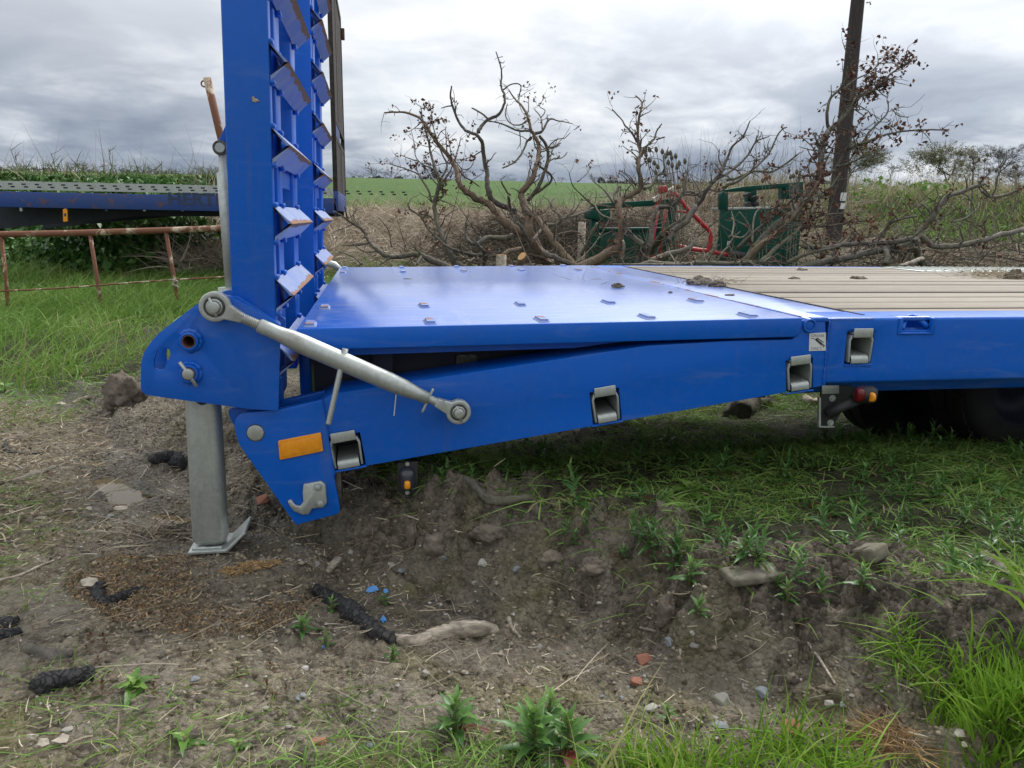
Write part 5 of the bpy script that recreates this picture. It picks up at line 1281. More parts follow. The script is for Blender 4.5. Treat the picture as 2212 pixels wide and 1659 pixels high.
branch('felled branch with forked crown right of the tallest limb', [
    ([(1440, 1470), (1395, 1350), (1385, 1230), (1350, 1130), (1355, 1070), (1410, 1010), (1440, 930), (1460, 850), (1470, 760), (1430, 680), (1410, 640), (1390, 560), (1350, 480), (1300, 430), (1255, 365)], 32, 4, {'g': True, 'd': 7.4, 'dz': .4, 'm': 'bark_red'}),
    ([(1440, 670), (1490, 650), (1540, 570), (1600, 580), (1700, 600)], 12, 3, {'d': 7.8}), ([(1410, 650), (1320, 650), (1250, 620), (1180, 595), (1110, 580)], 9, 4, {'d': 7.8}),
    ([(1420, 700), (1380, 730), (1340, 820), (1280, 880), (1210, 915)], 10, 5, {'d': 7.8}), ([(1470, 690), (1520, 760), (1530, 850), (1500, 950), (1460, 1050), (1390, 1140)], 10, 14, {'d': 7.8}),
    ([(1510, 900), (1560, 850), (1630, 840), (1665, 800)], 7, 3, {'d': 7.8}), ([(1520, 770), (1580, 760), (1620, 735)], 7, 4, {'d': 7.8}),
    ([(1385, 575), (1330, 610), (1270, 600), (1230, 540), (1245, 460)], 6, 3, {'d': 7.8}), ([(1490, 640), (1480, 560), (1435, 500)], 6, 3, {'d': 7.8}),
    ([(1480, 560), (1510, 510), (1470, 480), (1490, 440)], 4, 2, {'d': 7.8}), ([(1330, 650), (1335, 740), (1310, 780)], 4, 2, {'d': 7.8}),
    ([(1470, 900), (1560, 980), (1490, 1060), (1400, 1120)], 8, 10, {'d': 7.9}), ([(1380, 1020), (1400, 930), (1415, 870)], 6, 3, {'d': 7.7}),
    ], AC, 7.7, 102, twd=.8, leaf=.20)
branch('slender branch with brown dead leaves nearest the ramps', [
    ([(890, 1590), (840, 1510), (790, 1400), (760, 1310), (735, 1210), (740, 1120), (765, 1020), (740, 920), (710, 820), (690, 720), (665, 640), (635, 480)], 26, 3, {'g': True, 'd': 7.0, 'dz': .3}),
    ([(765, 1010), (810, 930), (820, 880), (780, 800), (745, 700), (720, 600), (705, 480), (690, 440)], 9, 2, {'d': 7.2}), ([(710, 1150), (690, 1070), (640, 990), (610, 950), (520, 915), (440, 890), (435, 880)], 8, 3, {'d': 7.2}),
    ([(745, 930), (690, 905), (640, 880), (600, 830), (590, 740), (570, 650)], 6, 2, {'d': 7.2}), ([(810, 990), (850, 920), (890, 800), (920, 690)], 6, 2, {'d': 7.2}), ([(820, 800), (810, 630)], 5, 2, {'d': 7.2}),
    ([(600, 860), (540, 840), (495, 820)], 4, 2, {'d': 7.2}), ([(760, 1310), (690, 1250), (600, 1230), (545, 1200)], 8, 3, {'d': 7.1}), ([(870, 850), (930, 920), (990, 905), (1015, 830)], 5, 2, {'d': 7.2}),
    ], AC, 7.2, 103, twd=1.5, leaf=.45)
branch('dark bare limb lying low at the deck corner by the ramps', [
    ([(800, 1595), (690, 1550), (600, 1520), (480, 1530), (400, 1530), (330, 1490), (270, 1430), (230, 1350), (140, 1290), (70, 1240), (20, 1215)], 26, 4, {'g': True, 'd': 6.3, 'dz': -.2}),
    ([(270, 1440), (180, 1455), (80, 1455)], 10, 3, {'d': 6.2}), ([(120, 1260), (100, 1180)], 7, 3, {'d': 6.2}), ([(430, 1470), (410, 1350), (340, 1260)], 6, 2, {'d': 6.3}), ([(640, 1530), (610, 1590)], 12, 8, {'d': 6.3}),
    ([(230, 1590), (150, 1530), (60, 1500)], 8, 3, {'d': 6.0})], AC, 6.3, 104, twd=.6)
branch('low tangle of broken limbs in front of the straw bank', [
    ([(1690, 1590), (1620, 1490), (1540, 1380), (1470, 1290), (1400, 1220)], 30, 18, {'g': True, 'm': 'bark_red'}),
    ([(1290, 1390), (1200, 1410), (1100, 1400), (1040, 1440), (980, 1430), (950, 1370), (960, 1290)], 22, 8, {'d': 7.0}), ([(1110, 1530), (1000, 1520), (880, 1490), (780, 1430), (690, 1340), (640, 1260), (560, 1200), (545, 1160)], 14, 4, {'d': 7.0}),
    ([(1340, 1480), (1230, 1510), (1210, 1600)], 16, 20, {'d': 6.9, 'm': 'bark_red'}), ([(1500, 1510), (1600, 1550), (1700, 1590)], 22, 14, {'d': 6.9}), ([(1080, 1600), (1080, 1500), (1040, 1460)], 14, 12, {'d': 7.0, 'g': True}),
    ([(1310, 1290), (1360, 1360), (1400, 1430)], 14, 12, {'d': 7.2}), ([(1520, 1310), (1600, 1300), (1620, 1250), (1550, 1190), (1570, 1120)], 12, 7, {'d': 7.3, 'm': 'bark_grey'}), ([(1620, 1260), (1700, 1230), (1760, 1150)], 9, 4, {'d': 7.3, 'm': 'bark_grey'}),
    ([(1430, 1420), (1490, 1330)], 13, 9, {'d': 7.2, 'm': 'driftwood'}), ([(1250, 1110), (1260, 1180), (1270, 1240)], 10, 12, {'d': 7.6}), ([(1200, 1000), (1240, 1080), (1270, 1100)], 6, 8, {'d': 7.6}),
    ], AC, 7.1, 105, twd=.8, leaf=.1)
branch('gnarled limb forking in front of the first green frame', [
    ([(240, 1570), (330, 1520), (400, 1470), (430, 1400), (440, 1300), (420, 1180), (440, 1140), (520, 1090), (580, 1040), (565, 940), (560, 860), (580, 790), (560, 740), (555, 640), (570, 530), (585, 455), (540, 405)], 34, 5, {'g': True, 'd': 7.0, 'dz': .5, 'm': 'bark_red'}),
    ([(550, 730), (510, 660), (470, 620), (440, 570), (375, 500)], 9, 4, {'d': 7.5}), ([(580, 830), (620, 760), (670, 710), (690, 650), (725, 600)], 9, 4, {'d': 7.5}), ([(690, 710), (745, 695)], 6, 4, {'d': 7.5}), ([(585, 455), (612, 435)], 4, 2, {'d': 7.5}),
    ([(600, 1060), (650, 1030), (690, 970), (740, 930), (740, 850), (770, 765)], 13, 4, {'d': 7.4}), ([(430, 1200), (340, 1180), (240, 1170), (170, 1110), (100, 1040), (75, 950)], 9, 3, {'d': 7.2}),
    ([(400, 1190), (330, 1080), (240, 1000), (230, 950)], 7, 3, {'d': 7.2}), ([(130, 1010), (190, 960), (230, 900)], 5, 2, {'d': 7.2}), ([(20, 1270), (130, 1240), (250, 1190)], 10, 6, {'d': 7.2, 'm': 'bark_grey'}),
    ([(250, 1170), (300, 1240), (400, 1275)], 8, 4, {'d': 7.1, 'm': 'bark_grey'}), ([(160, 1520), (210, 1420), (270, 1300)], 14, 9, {'d': 6.9, 'm': 'bark_grey'}), ([(540, 1040), (500, 970), (420, 930)], 5, 2, {'d': 7.4}), ([(400, 1150), (390, 1100), (430, 1040)], 12, 9, {'d': 7.1}),
    ], BC, 7.2, 106, twd=.9, leaf=.2)
branch('broken limbs rising between the two green frames', [
    ([(560, 1560), (600, 1470), (520, 1400), (470, 1340)], 26, 16, {'g': True, 'd': 6.9}), ([(590, 1570), (640, 1450), (660, 1300), (700, 1190), (790, 1180), (850, 1120), (890, 1030), (905, 900)], 24, 4, {'g': True, 'd': 7.0}),
    ([(700, 1560), (820, 1400), (740, 1370), (830, 1310), (920, 1240), (960, 1190), (1010, 1130), (1050, 1050), (1130, 960), (1170, 880), (1220, 760), (1290, 700), (1345, 580)][2:], 24, 4, {'d': 7.3}),
    ([(1060, 1020), (1150, 970), (1240, 910), (1330, 820), (1380, 730), (1395, 680)], 13, 4, {'d': 7.4}), ([(1390, 720), (1480, 690)], 6, 3, {'d': 7.4}), ([(1180, 1000), (1290, 970), (1390, 900), (1470, 820), (1510, 740), (1560, 650), (1605, 625)], 11, 4, {'d': 7.4}),
    ([(1150, 1050), (1250, 1010), (1370, 935), (1490, 940), (1600, 880), (1690, 810)], 11, 4, {'d': 7.4}), ([(1160, 930), (1125, 850), (1130, 780)], 7, 3, {'d': 7.4}), ([(1300, 690), (1250, 650)], 4, 2, {'d': 7.4}),
    ([(740, 1370), (700, 1420), (640, 1500)], 24, 26, {'d': 7.2}), ([(640, 1500), (560, 1440), (510, 1380)], 18, 12, {'d': 7.1}), ([(880, 1100), (960, 1100), (1050, 1060), (1130, 1080), (1200, 1030)], 8, 4, {'d': 7.4}),
    ([(440, 1560), (460, 1480), (450, 1420)], 12, 8, {'d': 6.9, 'm': 'driftwood'}), ([(960, 1180), (900, 1290), (820, 1340), (760, 1430)], 22, 18, {'d': 7.2}), ([(1010, 1130), (940, 1080), (880, 1090), (800, 1150)], 9, 5, {'d': 7.3}),
    ], BC, 7.2, 107, twd=.9, leaf=.15)
branch('long grey limb lying along the far edge of the timber deck', [
    ([(640, 1580), (850, 1592), (1000, 1580), (1200, 1582), (1330, 1575)], 18, 12, {'g': True, 'd': 5.7, 'm': 'bark_grey'}), ([(650, 1570), (770, 1520), (900, 1480), (970, 1410)], 26, 12, {'d': 5.9, 'm': 'bark_grey'}),
    ([(860, 1590), (700, 1590), (500, 1590), (380, 1590)], 9, 7, {'d': 5.6}), ([(1200, 1390), (1290, 1400), (1340, 1330), (1270, 1220)], 9, 4, {'d': 6.4, 'm': 'bark_grey'}), ([(1215, 1390), (1230, 1300), (1215, 1220)], 7, 4, {'d': 6.4, 'm': 'bark_grey'}), ([(1360, 1440), (1365, 1310), (1390, 1220), (1465, 1170)], 8, 4, {'d': 6.4, 'm': 'bark_grey'}),
    ], BC, 6.0, 108, twd=.7, leaf=.1, mat='bark_grey')
branch('heavy mossy limb rising past the second green box towards the pole', [
    ([(-120, 1560), (0, 1400), (100, 1330), (180, 1240), (240, 1150), (300, 1060), (310, 1000), (310, 890), (350, 800), (400, 750), (470, 680), (500, 620), (530, 590), (620, 545), (680, 500), (740, 440), (855, 370)], 30, 4, {'g': True, 'd': 6.6, 'dz': .8}),
    ([(350, 770), (345, 680), (370, 590), (430, 530), (470, 450), (490, 370), (455, 300), (440, 255)], 11, 2, {'d': 7.1}), ([(440, 540), (520, 480), (600, 440), (660, 385), (720, 340), (740, 310)], 6, 2, {'d': 7.2}), ([(655, 390), (650, 320)], 3, 2, {'d': 7.2}), ([(660, 385), (740, 380), (780, 400)], 3, 2, {'d': 7.2}),
    ([(330, 1060), (400, 1020), (450, 920), (520, 880), (580, 860), (680, 820), (800, 795), (940, 785), (1060, 785)], 11, 4, {'d': 6.9}), ([(560, 870), (600, 800), (660, 740), (710, 680), (715, 610)], 8, 3, {'d': 7.0}), ([(735, 660), (780, 700), (840, 710)], 4, 2, {'d': 7.0}),
    ([(400, 1010), (500, 980), (600, 930)], 8, 4, {'d': 6.9}), ([(0, 1000), (60, 1010), (130, 960), (175, 930)], 6, 3, {'d': 7.1}), ([(180, 1010), (190, 1060), (300, 1060)], 5, 6, {'d': 6.9}), ([(320, 890), (280, 850), (275, 800)], 7, 5, {'d': 6.9}),
    ([(200, 1230), (330, 1180), (430, 1040)], 9, 5, {'d': 6.8}), ([(100, 1330), (220, 1330), (330, 1300), (450, 1290)], 9, 4, {'d': 6.7}), ([(60, 1400), (190, 1360), (300, 1370), (450, 1350), (600, 1330)], 10, 4, {'d': 6.6}), ([(530, 575), (620, 560)], 6, 3, {'d': 7.3}), ([(620, 545), (710, 510)], 6, 4, {'d': 7.3}),
    ([(-160, 1580), (-40, 1470), (60, 1390), (150, 1300), (230, 1200), (290, 1100)], 20, 8, {'d': 6.4, 'm': 'bark_red'}), ([(-60, 1590), (60, 1480), (180, 1380), (260, 1270), (300, 1150)], 15, 5, {'d': 6.3, 'm': 'bark_grey'}), ([(-200, 1500), (-80, 1390), (40, 1300), (160, 1180)], 13, 5, {'d': 6.8}), ([(100, 1590), (240, 1530), (380, 1500), (520, 1440), (640, 1430)], 14, 5, {'d': 6.2}),
    ([(150, 1280), (130, 1180), (150, 1120)], 7, 4, {'d': 6.7}), ([(20, 1390), (10, 1280), (70, 1220)], 7, 4, {'d': 6.6}), ([(520, 600), (480, 640), (500, 790), (450, 880)], 4, 2, {'d': 7.1}),
    ], CC, 6.9, 109, twd=2.3, leaf=.32, lsize=.042)
branch('pair of low limbs crossing beyond the timber deck at far right', [
    ([(250, 1605), (450, 1560), (600, 1530), (760, 1500), (870, 1440), (920, 1380), (1000, 1290), (1060, 1200), (1150, 1160), (1290, 1110)], 22, 12, {'g': True, 'd': 6.2, 'dz': .4}),
    ([(190, 1490), (330, 1500), (450, 1480), (600, 1470), (750, 1465), (860, 1440)], 12, 16, {'d': 6.3}), ([(910, 1420), (980, 1480), (1100, 1490), (1250, 1460), (1400, 1420), (1560, 1380)], 18, 14, {'d': 6.4, 'm': 'bark_grey'}),
    ([(1280, 1150), (1340, 1190), (1450, 1170), (1560, 1120)], 11, 9, {'d': 6.8, 'm': 'bark_grey'}), ([(680, 1440), (720, 1360), (790, 1325), (885, 1305)], 10, 8, {'d': 6.4}), ([(880, 1440), (890, 1540), (915, 1590)], 20, 18, {'d': 6.2}),
    ([(780, 1610), (850, 1590), (920, 1562)], 12, 15, {'d': 5.9, 'm': 'driftwood'}), ([(900, 1500), (840, 1510), (800, 1580)], 9, 6, {'d': 6.1, 'm': 'bark_red'}), ([(700, 1600), (705, 1530), (690, 1500)], 16, 18, {'d': 6.1}), ([(1100, 1340), (1180, 1320), (1240, 1270)], 6, 3, {'d': 6.6}),
    ([(1150, 1560), (1250, 1570), (1300, 1520)], 6, 3, {'d': 6.2}), ([(1510, 1540), (1505, 1460), (1530, 1420)], 5, 4, {'d': 6.4}),
    ], CC, 6.4, 110, twd=1.0, leaf=.2)
rng = np.random.default_rng(11); random.seed(11)
# sawn stump ends among the branches
def stump(px, py, r, h, mat, label, tilt=0.0):
    p = np.array(UD(px, py, 6.7)); gz = float(h_ground(p[0], p[1]))
    top = p; o = MB().tube([(top[0] - tilt * .3, top[1], gz - .02), (top[0] - tilt * .1, top[1], (gz + top[2]) / 2), tuple(top)], [r * 1.15, r, r * .98], 16).build('sawn_log', M[mat], label=label, cat='log')
    MB().cyl(tuple(top), tuple(top + np.array((0, 0, .004))), r * .9, 16).build('cut_face', M['cutwood'], o); return o
stump(*AC(1203, 1525), .045, .3, 'driftwood', 'pale upright sawn log end in front of low limbs')
p = np.array(UD(*AC(1345, 1535), 6.6)); gz = float(h_ground(p[0], p[1]))
o = MB().tube([(p[0], p[1] + .5, gz - .02), (p[0], p[1] + .05, p[2] - .05), tuple(p)], [.05, .055, .055], 14, flat=.5).build('sawn_log', M['bark_red'], label='leaning log with orange fresh sawn face behind the deck', cat='log')
c = np.array(p); MB().tube([tuple(c), tuple(c + np.array((0, -.006, .006)))], [.052, .05], 14, flat=.5).build('cut_face', M['cutwood'], o)
p = np.array(UD(*AC(1770, 1290), 9.2)); MB().tube([(p[0], p[1], float(h_ground(p[0], p[1])) - .03), tuple(p)], [.05, .045], 10).build('fence_stake', M['driftwood'], label='pale wooden stake standing against the brush heap', cat='stake')

# ------------------------------------------------------------------ background vegetation
def rect(x0, x1, y0, y1): return [(x0, y0), (x1, y0), (x1, y1), (x0, y1)]
# long grass of the verge behind the rut, left
verge = [UZ(*p)[:2] for p in ((-60, 850), (120, 838), (250, 818), (330, 800), (420, 815), (520, 800), (640, 700))] + [(-.1, 8.6), (-9.5, 8.6), (-4.2, 3.0)]
n1_ = lambda x, y: np.clip(.55 + .9 * fbm(x * .8, y * .8, 91, 2), .15, 1)
B = scatter(verge, 34000, lambda x, y: n1_(x, y) * np.clip(1.25 - (y - 2.2) * .09, .4, 1))
hh = .13 + .16 * np.clip(fbm(B[:, 0] * .9, B[:, 1] * .9, 93, 3) + .35, 0, 1)
blades('verge_grass', B, M['grass'], hh * 1.1, .0075, .28, (.15, .6), 4, tint=np.clip(.45 + .55 * fbm(B[:, 0] * 1.1, B[:, 1] * 1.1, 95, 3) + .22 * rng.normal(size=len(B)), 0, 1), lean_dir=(.16, -.06), label='long soft green grass of the verge around the gate')
# short sparse grass where the verge meets the mud
edge = [UZ(*p)[:2] for p in ((-40, 960), (180, 890), (300, 870), (420, 840), (300, 790), (-60, 830))]
B = scatter(edge, 1500); blades('verge_edge_grass', B, M['grass'], .055, .005, .7, (.2, .8), 2, label='short sparse grass where the verge meets the mud')

# nettles and ivy under the old flatbed
xs = rng.uniform(-9.0, -1.75, 16000); ys = rng.uniform(7.9, 11.6, 16000)
gz = h_ground(xs, ys); top = (.16 + .55 * np.clip(fbm(xs * .9, ys * .9, 121, 3) * .8 + .55, 0, 1.1) * sstep(7.8, 8.6, ys)) * (.25 + .75 * sstep(11.2, 9.3, ys))
dens = sstep(-2.15, -2.75, xs + .5 * fbm(xs, ys, 5, 2))
k = rng.random(16000) < dens; xs, ys, gz, top = xs[k], ys[k], gz[k], top[k]
C_ = np.column_stack([xs, ys, gz + top * rng.random(len(xs)) ** .45]); dd = rng.normal(size=C_.shape) * .8; dd[:, 1] -= .7; dd[:, 2] -= .35
V, F_ = leaf_faces(C_, dd, rng.uniform(.06, .15, len(C_)), .18, .40)
tn = np.clip(.5 + .35 * fbm(xs * 2, ys * 2, 4, 2) + .2 * rng.normal(size=len(xs)), 0, 1)
place('nettle_bed', np_mesh('nettle_bed', V, Ft=F_, attrs={'tint': np.repeat(tn, 4)}), M['ivy'], origin=(-4, 9.5, .3), kind='stuff', label='dense bed of dark nettles and ivy beneath the old flatbed')
# dead stalks on the left bank
def stalks(name, n, xr, yr, ln, wd, mat, tilt, label, seg=4, bend=(.0, .5), up=1.0, zo=(0, .1), tm=.5):
    q = np.column_stack([rng.uniform(*xr, n), rng.uniform(*yr, n)]); z = h_ground(q[:, 0], q[:, 1]) + rng.uniform(*zo, n)
    d = rng.normal(size=(n, 3)) * tilt; d[:, 2] = np.abs(d[:, 2]) * .3 + up
    cu = rng.normal(size=(n, 3)) * .35
    L_ = rng.uniform(*ln, n); V, Q = ribbons(np.column_stack([q, z]), d, L_, np.full(n, wd) * rng.uniform(.6, 1.5, n), rng.uniform(*bend, n), seg, cu)
    t_ = np.clip(tm + .35 * fbm(q[:, 0] * 1.5, q[:, 1] * 1.5, 8, 2) + .22 * rng.normal(size=n), 0, 1)
    return place(name, np_mesh(name, V, Q, smooth=True, attrs={'tint': np.repeat(t_, (seg + 1) * 2)}), mat, origin=(q[:, 0].mean(), q[:, 1].mean(), .5), kind='stuff', label=label)
stalks('dead_stalks', 5000, (-2.55, -.6), (7.9, 10.6), (.25, .65), .012, M['straw'], 1.5, 'tangle of pale dead stalks at the end of the nettle bed', up=.45, tm=.6, zo=(0, .25))
stalks('bank_top_weeds', 2600, (-9.5, -1.2), (11.0, 12.8), (.15, .42), .014, M['bushleaf'], .5, 'green weeds along the crest of the left bank', bend=(.1, .5))
stalks('bank_top_straw', 420, (-9.5, -.8), (10.9, 12.6), (.3, .85), .009, M['grass_dry'], .45, 'dry stems standing on the crest of the left bank', bend=(.0, .35))
C_ = scatter(rect(-9, -2.3, 10.9, 12.6), 5000); C_[:, 2] += rng.random(5000) * .20 * np.clip(fbm(C_[:, 0] * .7, C_[:, 1], 3, 2) + .6, 0, 1.2)
V, F_ = leaf_faces(C_, rng.normal(size=C_.shape), rng.uniform(.06, .13, 5000), .2, .4)
place('bank_top_bush', np_mesh('bank_top_bush', V, Ft=F_, attrs={'tint': np.repeat(rng.random(5000), 4)}), M['bushleaf'], origin=(-5, 12, 1), kind='stuff', label='low green brambles along the crest of the left bank')
# thin bare saplings sticking up above the old flatbed
def sapling(px, py, top, label, tilt):
    b = np.array(UY(px, py, 11.6)); t = np.array(UY(px + tilt, top, 11.6)); mb = MB()
    mb.tube(catmull([b, b * .5 + t * .5 + rng.normal(size=3) * .04, t], 4), [.011 - .007 * i / 8 for i in range(9)], 5)
    o = mb.build('bare_sapling', M['bark_grey'], label=label, cat='sapling', group='bare stems above the left bank')
    tw = MB()
    for i in range(5):
        a = b + (t - b) * random.uniform(.4, .95); e = a + np.array((random.uniform(-.2, .2), random.uniform(-.1, .1), random.uniform(.05, .2))); tw.tube([tuple(a), tuple((a + e) / 2 + rng.normal(size=3) * .015), tuple(e)], [.005, .004, .002], 4)
    tw.build('twigs', M['bark_grey'], o, kind='stuff')
for (px, top, ti) in ((60, 320, -38), (120, 330, -10), (255, 320, -20), (330, 350, 22), (160, 345, 6)):
    sapling(px, 400, top, 'thin bare stem rising above the left bank crest', ti)
# bank of dead straw
def on_bank(n, xr, yr, seed):
    q = np.column_stack([rng.uniform(*xr, n), rng.uniform(*yr, n)]); return q
stalks('straw_bank', 21000, (-1.6, 9.5), (11.0, 14.4), (.22, .65), .011, M['straw'], 1.5, 'matted bank of dead straw running behind the felled branches', up=.30, bend=(.05, .55), tm=.62)
stalks('straw_bank_foot', 5000, (-1.4, 9.0), (7.5, 11.2), (.12, .35), .010, M['straw'], 1.6, 'loose straw lying at the foot of the bank', up=.25, bend=(.1, .6), tm=.5)
B = scatter(rect(-1.2, 9, 4.5, 11), 9000, lambda x, y: np.clip(.35 + 1.2 * fbm(x * .6, y * .6, 44, 3), 0, 1)); blades('rough_grass', B, M['grass'], .14, .009, .5, (.2, .7), 2, label='rough grass between the trailer and the straw bank')
# dark brush heap
qx = rng.normal(3.15, 1.15, 9000); qy = rng.normal(10.7, .5, 9000); hz = (.75 + .35 * fbm(qx * 1.2, qx * 0, 66, 2)) * np.exp(-((qx - 3.15) / 1.9) ** 4)
bz = h_ground(qx, qy) + hz * rng.random(9000) ** .7
d = rng.normal(size=(9000, 3)); d[:, 2] *= .5; V, Q = ribbons(np.column_stack([qx, qy, bz]), d, rng.uniform(.15, .5, 9000), rng.uniform(.005, .011, 9000), rng.uniform(-.1, .4, 9000), 4, rng.normal(size=(9000, 3)) * .6)
place('brush_heap', np_mesh('brush_heap', V, Q, smooth=True, attrs={'tint': np.repeat(np.clip(rng.normal(.45, .25, 9000), 0, 1), 10)}), M['brush'], origin=(3.15, 10.7, .3), kind='stuff', label='dark heap of tangled dead brush in front of the straw bank')

# right: rough bank, tussocks, scrub
stalks('right_tussocks', 17000, (7.0, 18), (11.2, 20), (.15, .45), .014, M['grass'], .6, 'tall green tussock grass on the right bank', bend=(.15, .6), tm=.72)
stalks('right_dry_grass', 4600, (7.6, 15), (12.5, 16), (.3, .65), .011, M['grass_dry'], .35, 'dry yellow grass stems on the right bank', bend=(.1, .5), tm=.6)
stalks('right_litter', 5200, (6.6, 15), (7.2, 11.5), (.12, .4), .011, M['straw'], 1.6, 'brown litter bank behind the low limbs at right', up=.2, bend=(.1, .6), tm=.35)
def scrub(name, n, xr, yr, hgt, label, seed, mat='bushleaf', sz=(.07, .16)):
    x = rng.uniform(*xr, n); y = rng.uniform(*yr, n); f = np.clip(fbm(x * .45, y * .45, seed, 3) * 1.3 + .45, 0, 1.3)
    C_ = np.column_stack([x, y, h_ground(x, y) + hgt * f * rng.random(n) ** .5]); V, F_ = leaf_faces(C_, rng.normal(size=(n, 3)), rng.uniform(*sz, n), .2, .38)
    place(name, np_mesh(name, V, Ft=F_, attrs={'tint': np.repeat(np.clip(.45 + .4 * fbm(x, y, 6, 2) + .22 * rng.normal(size=n), 0, 1), 4)}), M[mat], origin=(np.mean(xr), np.mean(yr), .5), kind='stuff', label=label)
scrub('bramble_scrub', 16000, (8, 26), (16, 27), .75, 'green bramble scrub along the crest of the right bank', 61, sz=(.08, .17))
scrub('dock_patch', 1100, (9.5, 16), (10.5, 14), .35, 'broad leaved docks and weeds on the right bank', 62, 'dock', (.07, .16))
# upright bare whips and teasels behind the second green box
n = 520; q = np.column_stack([rng.uniform(4.6, 9.5, n), rng.uniform(11, 13.2, n)]); d = rng.normal(size=(n, 3)) * .28; d[:, 2] = 1; d[:, 0] += (q[:, 0] - 6.5) * .10
V, Q = ribbons(np.column_stack([q, h_ground(q[:, 0], q[:, 1])]), d, rng.uniform(.7, 1.75, n), np.full(n, .009), rng.uniform(0, .12, n), 4, rng.normal(size=(n, 3)) * .08)
place('bare_whips', np_mesh('bare_whips', V, Q, attrs={'tint': np.repeat(rng.random(n) * .6, 10)}), M['twig'], origin=(6.5, 12, .5), kind='stuff', label='thin bare hedge whips rising behind the second green box')
def teasel(px, py, basepx, d, idx, where):
    t = np.array(UD(px, py, d)); b = np.array(UD(*basepx, d)); gz_ = float(h_ground(b[0], b[1])); b[2] = gz_
    o = MB().tube(catmull([b, b * .45 + t * .55 + np.array((0, 0, .05)), t], 4), [.006] * 5 + [.004] * 4, 5).build('teasel', M['bark_grey'], label='dead teasel stem with spiny brown head ' + where, cat='teasel', group='dead teasels beyond the branches')
    dr = (t - b) / np.linalg.norm(t - b); prof = [0, .018, .024, .022, .014, .002]
    MB().tube([tuple(t + dr * (.016 * i - .02)) for i in range(6)], prof, 8).build('seed_head', M['bark'], o)
for i, (x_, y_) in enumerate(((612, 800), (640, 795), (687, 795), (615, 830), (640, 868), (730, 808), (765, 818), (787, 820), (823, 840), (675, 888), (750, 840), (795, 850), (772, 885), (798, 905), (832, 918), (887, 876), (847, 890), (685, 955), (748, 965), (697, 915))):
    teasel(*BC(x_, y_), BC(900 + (x_ - 700) * .3, 1150), 9.3, i, 'left of the second green box')
for i, (x_, y_) in enumerate(((1432, 1010), (1455, 990), (1480, 985), (1628, 985), (1650, 978), (1672, 950), (1688, 985))): teasel(*BC(x_, y_), BC(x_ + 10, 1200), 10.5, i, 'above the second green box')
for i in range(16):
    x_, y_ = 1210 + rng.uniform(0, 320), 940 + rng.uniform(0, 130); teasel(*CC(x_, y_), CC(x_ + 20, 1220), 12.5, i, 'in front of the bare tree at far right')

# ------------------------------------------------------------------ trees on the skyline
def grow(p, d, ln, r, depth, out, tips, spread=.55, up=.12):
    q = [p]; dd = d.copy()
    for s_ in range(3):
        dd = dd + rng.normal(size=3) * .16 + np.array([0, 0, up * .4]); dd /= np.linalg.norm(dd); q.append(q[-1] + dd * ln / 3)
    out.append((q, r, r * .62))
    if depth == 0: tips.append(q[-1]); tips.append(q[2]); return
    for _ in range(3 if depth > 1 else 4):
        nd = dd + rng.normal(size=3) * spread; nd[2] += up; nd /= np.linalg.norm(nd); k = random.choice((1, 2, 3, 3)); grow(q[k], nd, ln * random.uniform(.62, .85), r * .58, depth - 1, out, tips, spread, up)
def tree_meshes(seed, leafy, H, W_, depth=4):
    """unit tree standing at the origin, H high and W_ wide"""
    global rng; rng = np.random.default_rng(seed); random.seed(seed)
    out, tips = [], []; r0 = H * .026
    grow(np.zeros(3), np.array([0, 0, 1.0]), H * .28, r0, depth, out, tips, .62, .16)
    P = np.array([p for q, _, _ in out for p in q]); s = np.array([W_ / (np.ptp(P[:, 0]) + 1e-6), W_ / (np.ptp(P[:, 1]) + 1e-6), H * .96 / P[:, 2].max()])
    mb = MB()
    for q, a, b in out: mb.tube([tuple(p * s) for p in q], [a, a * .85, (a + b) / 2, b], 5 if a > r0 * .3 else 3, caps=False)
    trunk = mb.mesh('trunk', recalc=False)
    T_ = np.array(tips) * s; k = 5
    ne = 420 if depth >= 5 else 70                                  # fill the crown's dome, with gaps
    u = rng.normal(size=(ne * 3, 3)); u /= np.linalg.norm(u, axis=1, keepdims=True); u *= rng.uniform(.45, 1.0, (ne * 3, 1)) ** .6
    keep = fbm(u[:, 0] * 2.6 + u[:, 2] * 1.3 + seed, u[:, 1] * 2.6 - u[:, 2], seed, 2) > -.12; u = u[keep][:ne]
    E_ = u * np.array([W_ * .5, W_ * .5, H * .40]) + np.array([0, 0, H * .58]); T_ = np.concatenate([T_[rng.random(len(T_)) < .7], E_]); n = len(T_)
    B_ = np.repeat(T_, k, 0); d = rng.normal(size=B_.shape) * .7 + (B_ - np.array([0, 0, H * .35])) / H * 1.6
    V, Q = ribbons(B_ - d * H * .03, d, rng.uniform(.06, .14, len(B_)) * H, np.full(len(B_), .0042 * H), np.zeros(len(B_)), 2)
    tt = np.repeat(rng.random(len(B_)), 6)
    if leafy:
        Cc = np.repeat(T_, leafy, 0) + rng.normal(size=(n * leafy, 3)) * H * .035; V2, F2 = leaf_faces(Cc, rng.normal(size=Cc.shape), H * rng.uniform(.012, .026, len(Cc)), .2, .45)
        crown = np_mesh('crown', np.concatenate([V, V2]), Q, F2 + len(V), attrs={'tint': np.concatenate([tt * .3, np.repeat(rng.random(len(Cc)), 4)])})
    else: crown = np_mesh('crown', V, Q, attrs={'tint': tt})
    return trunk, crown
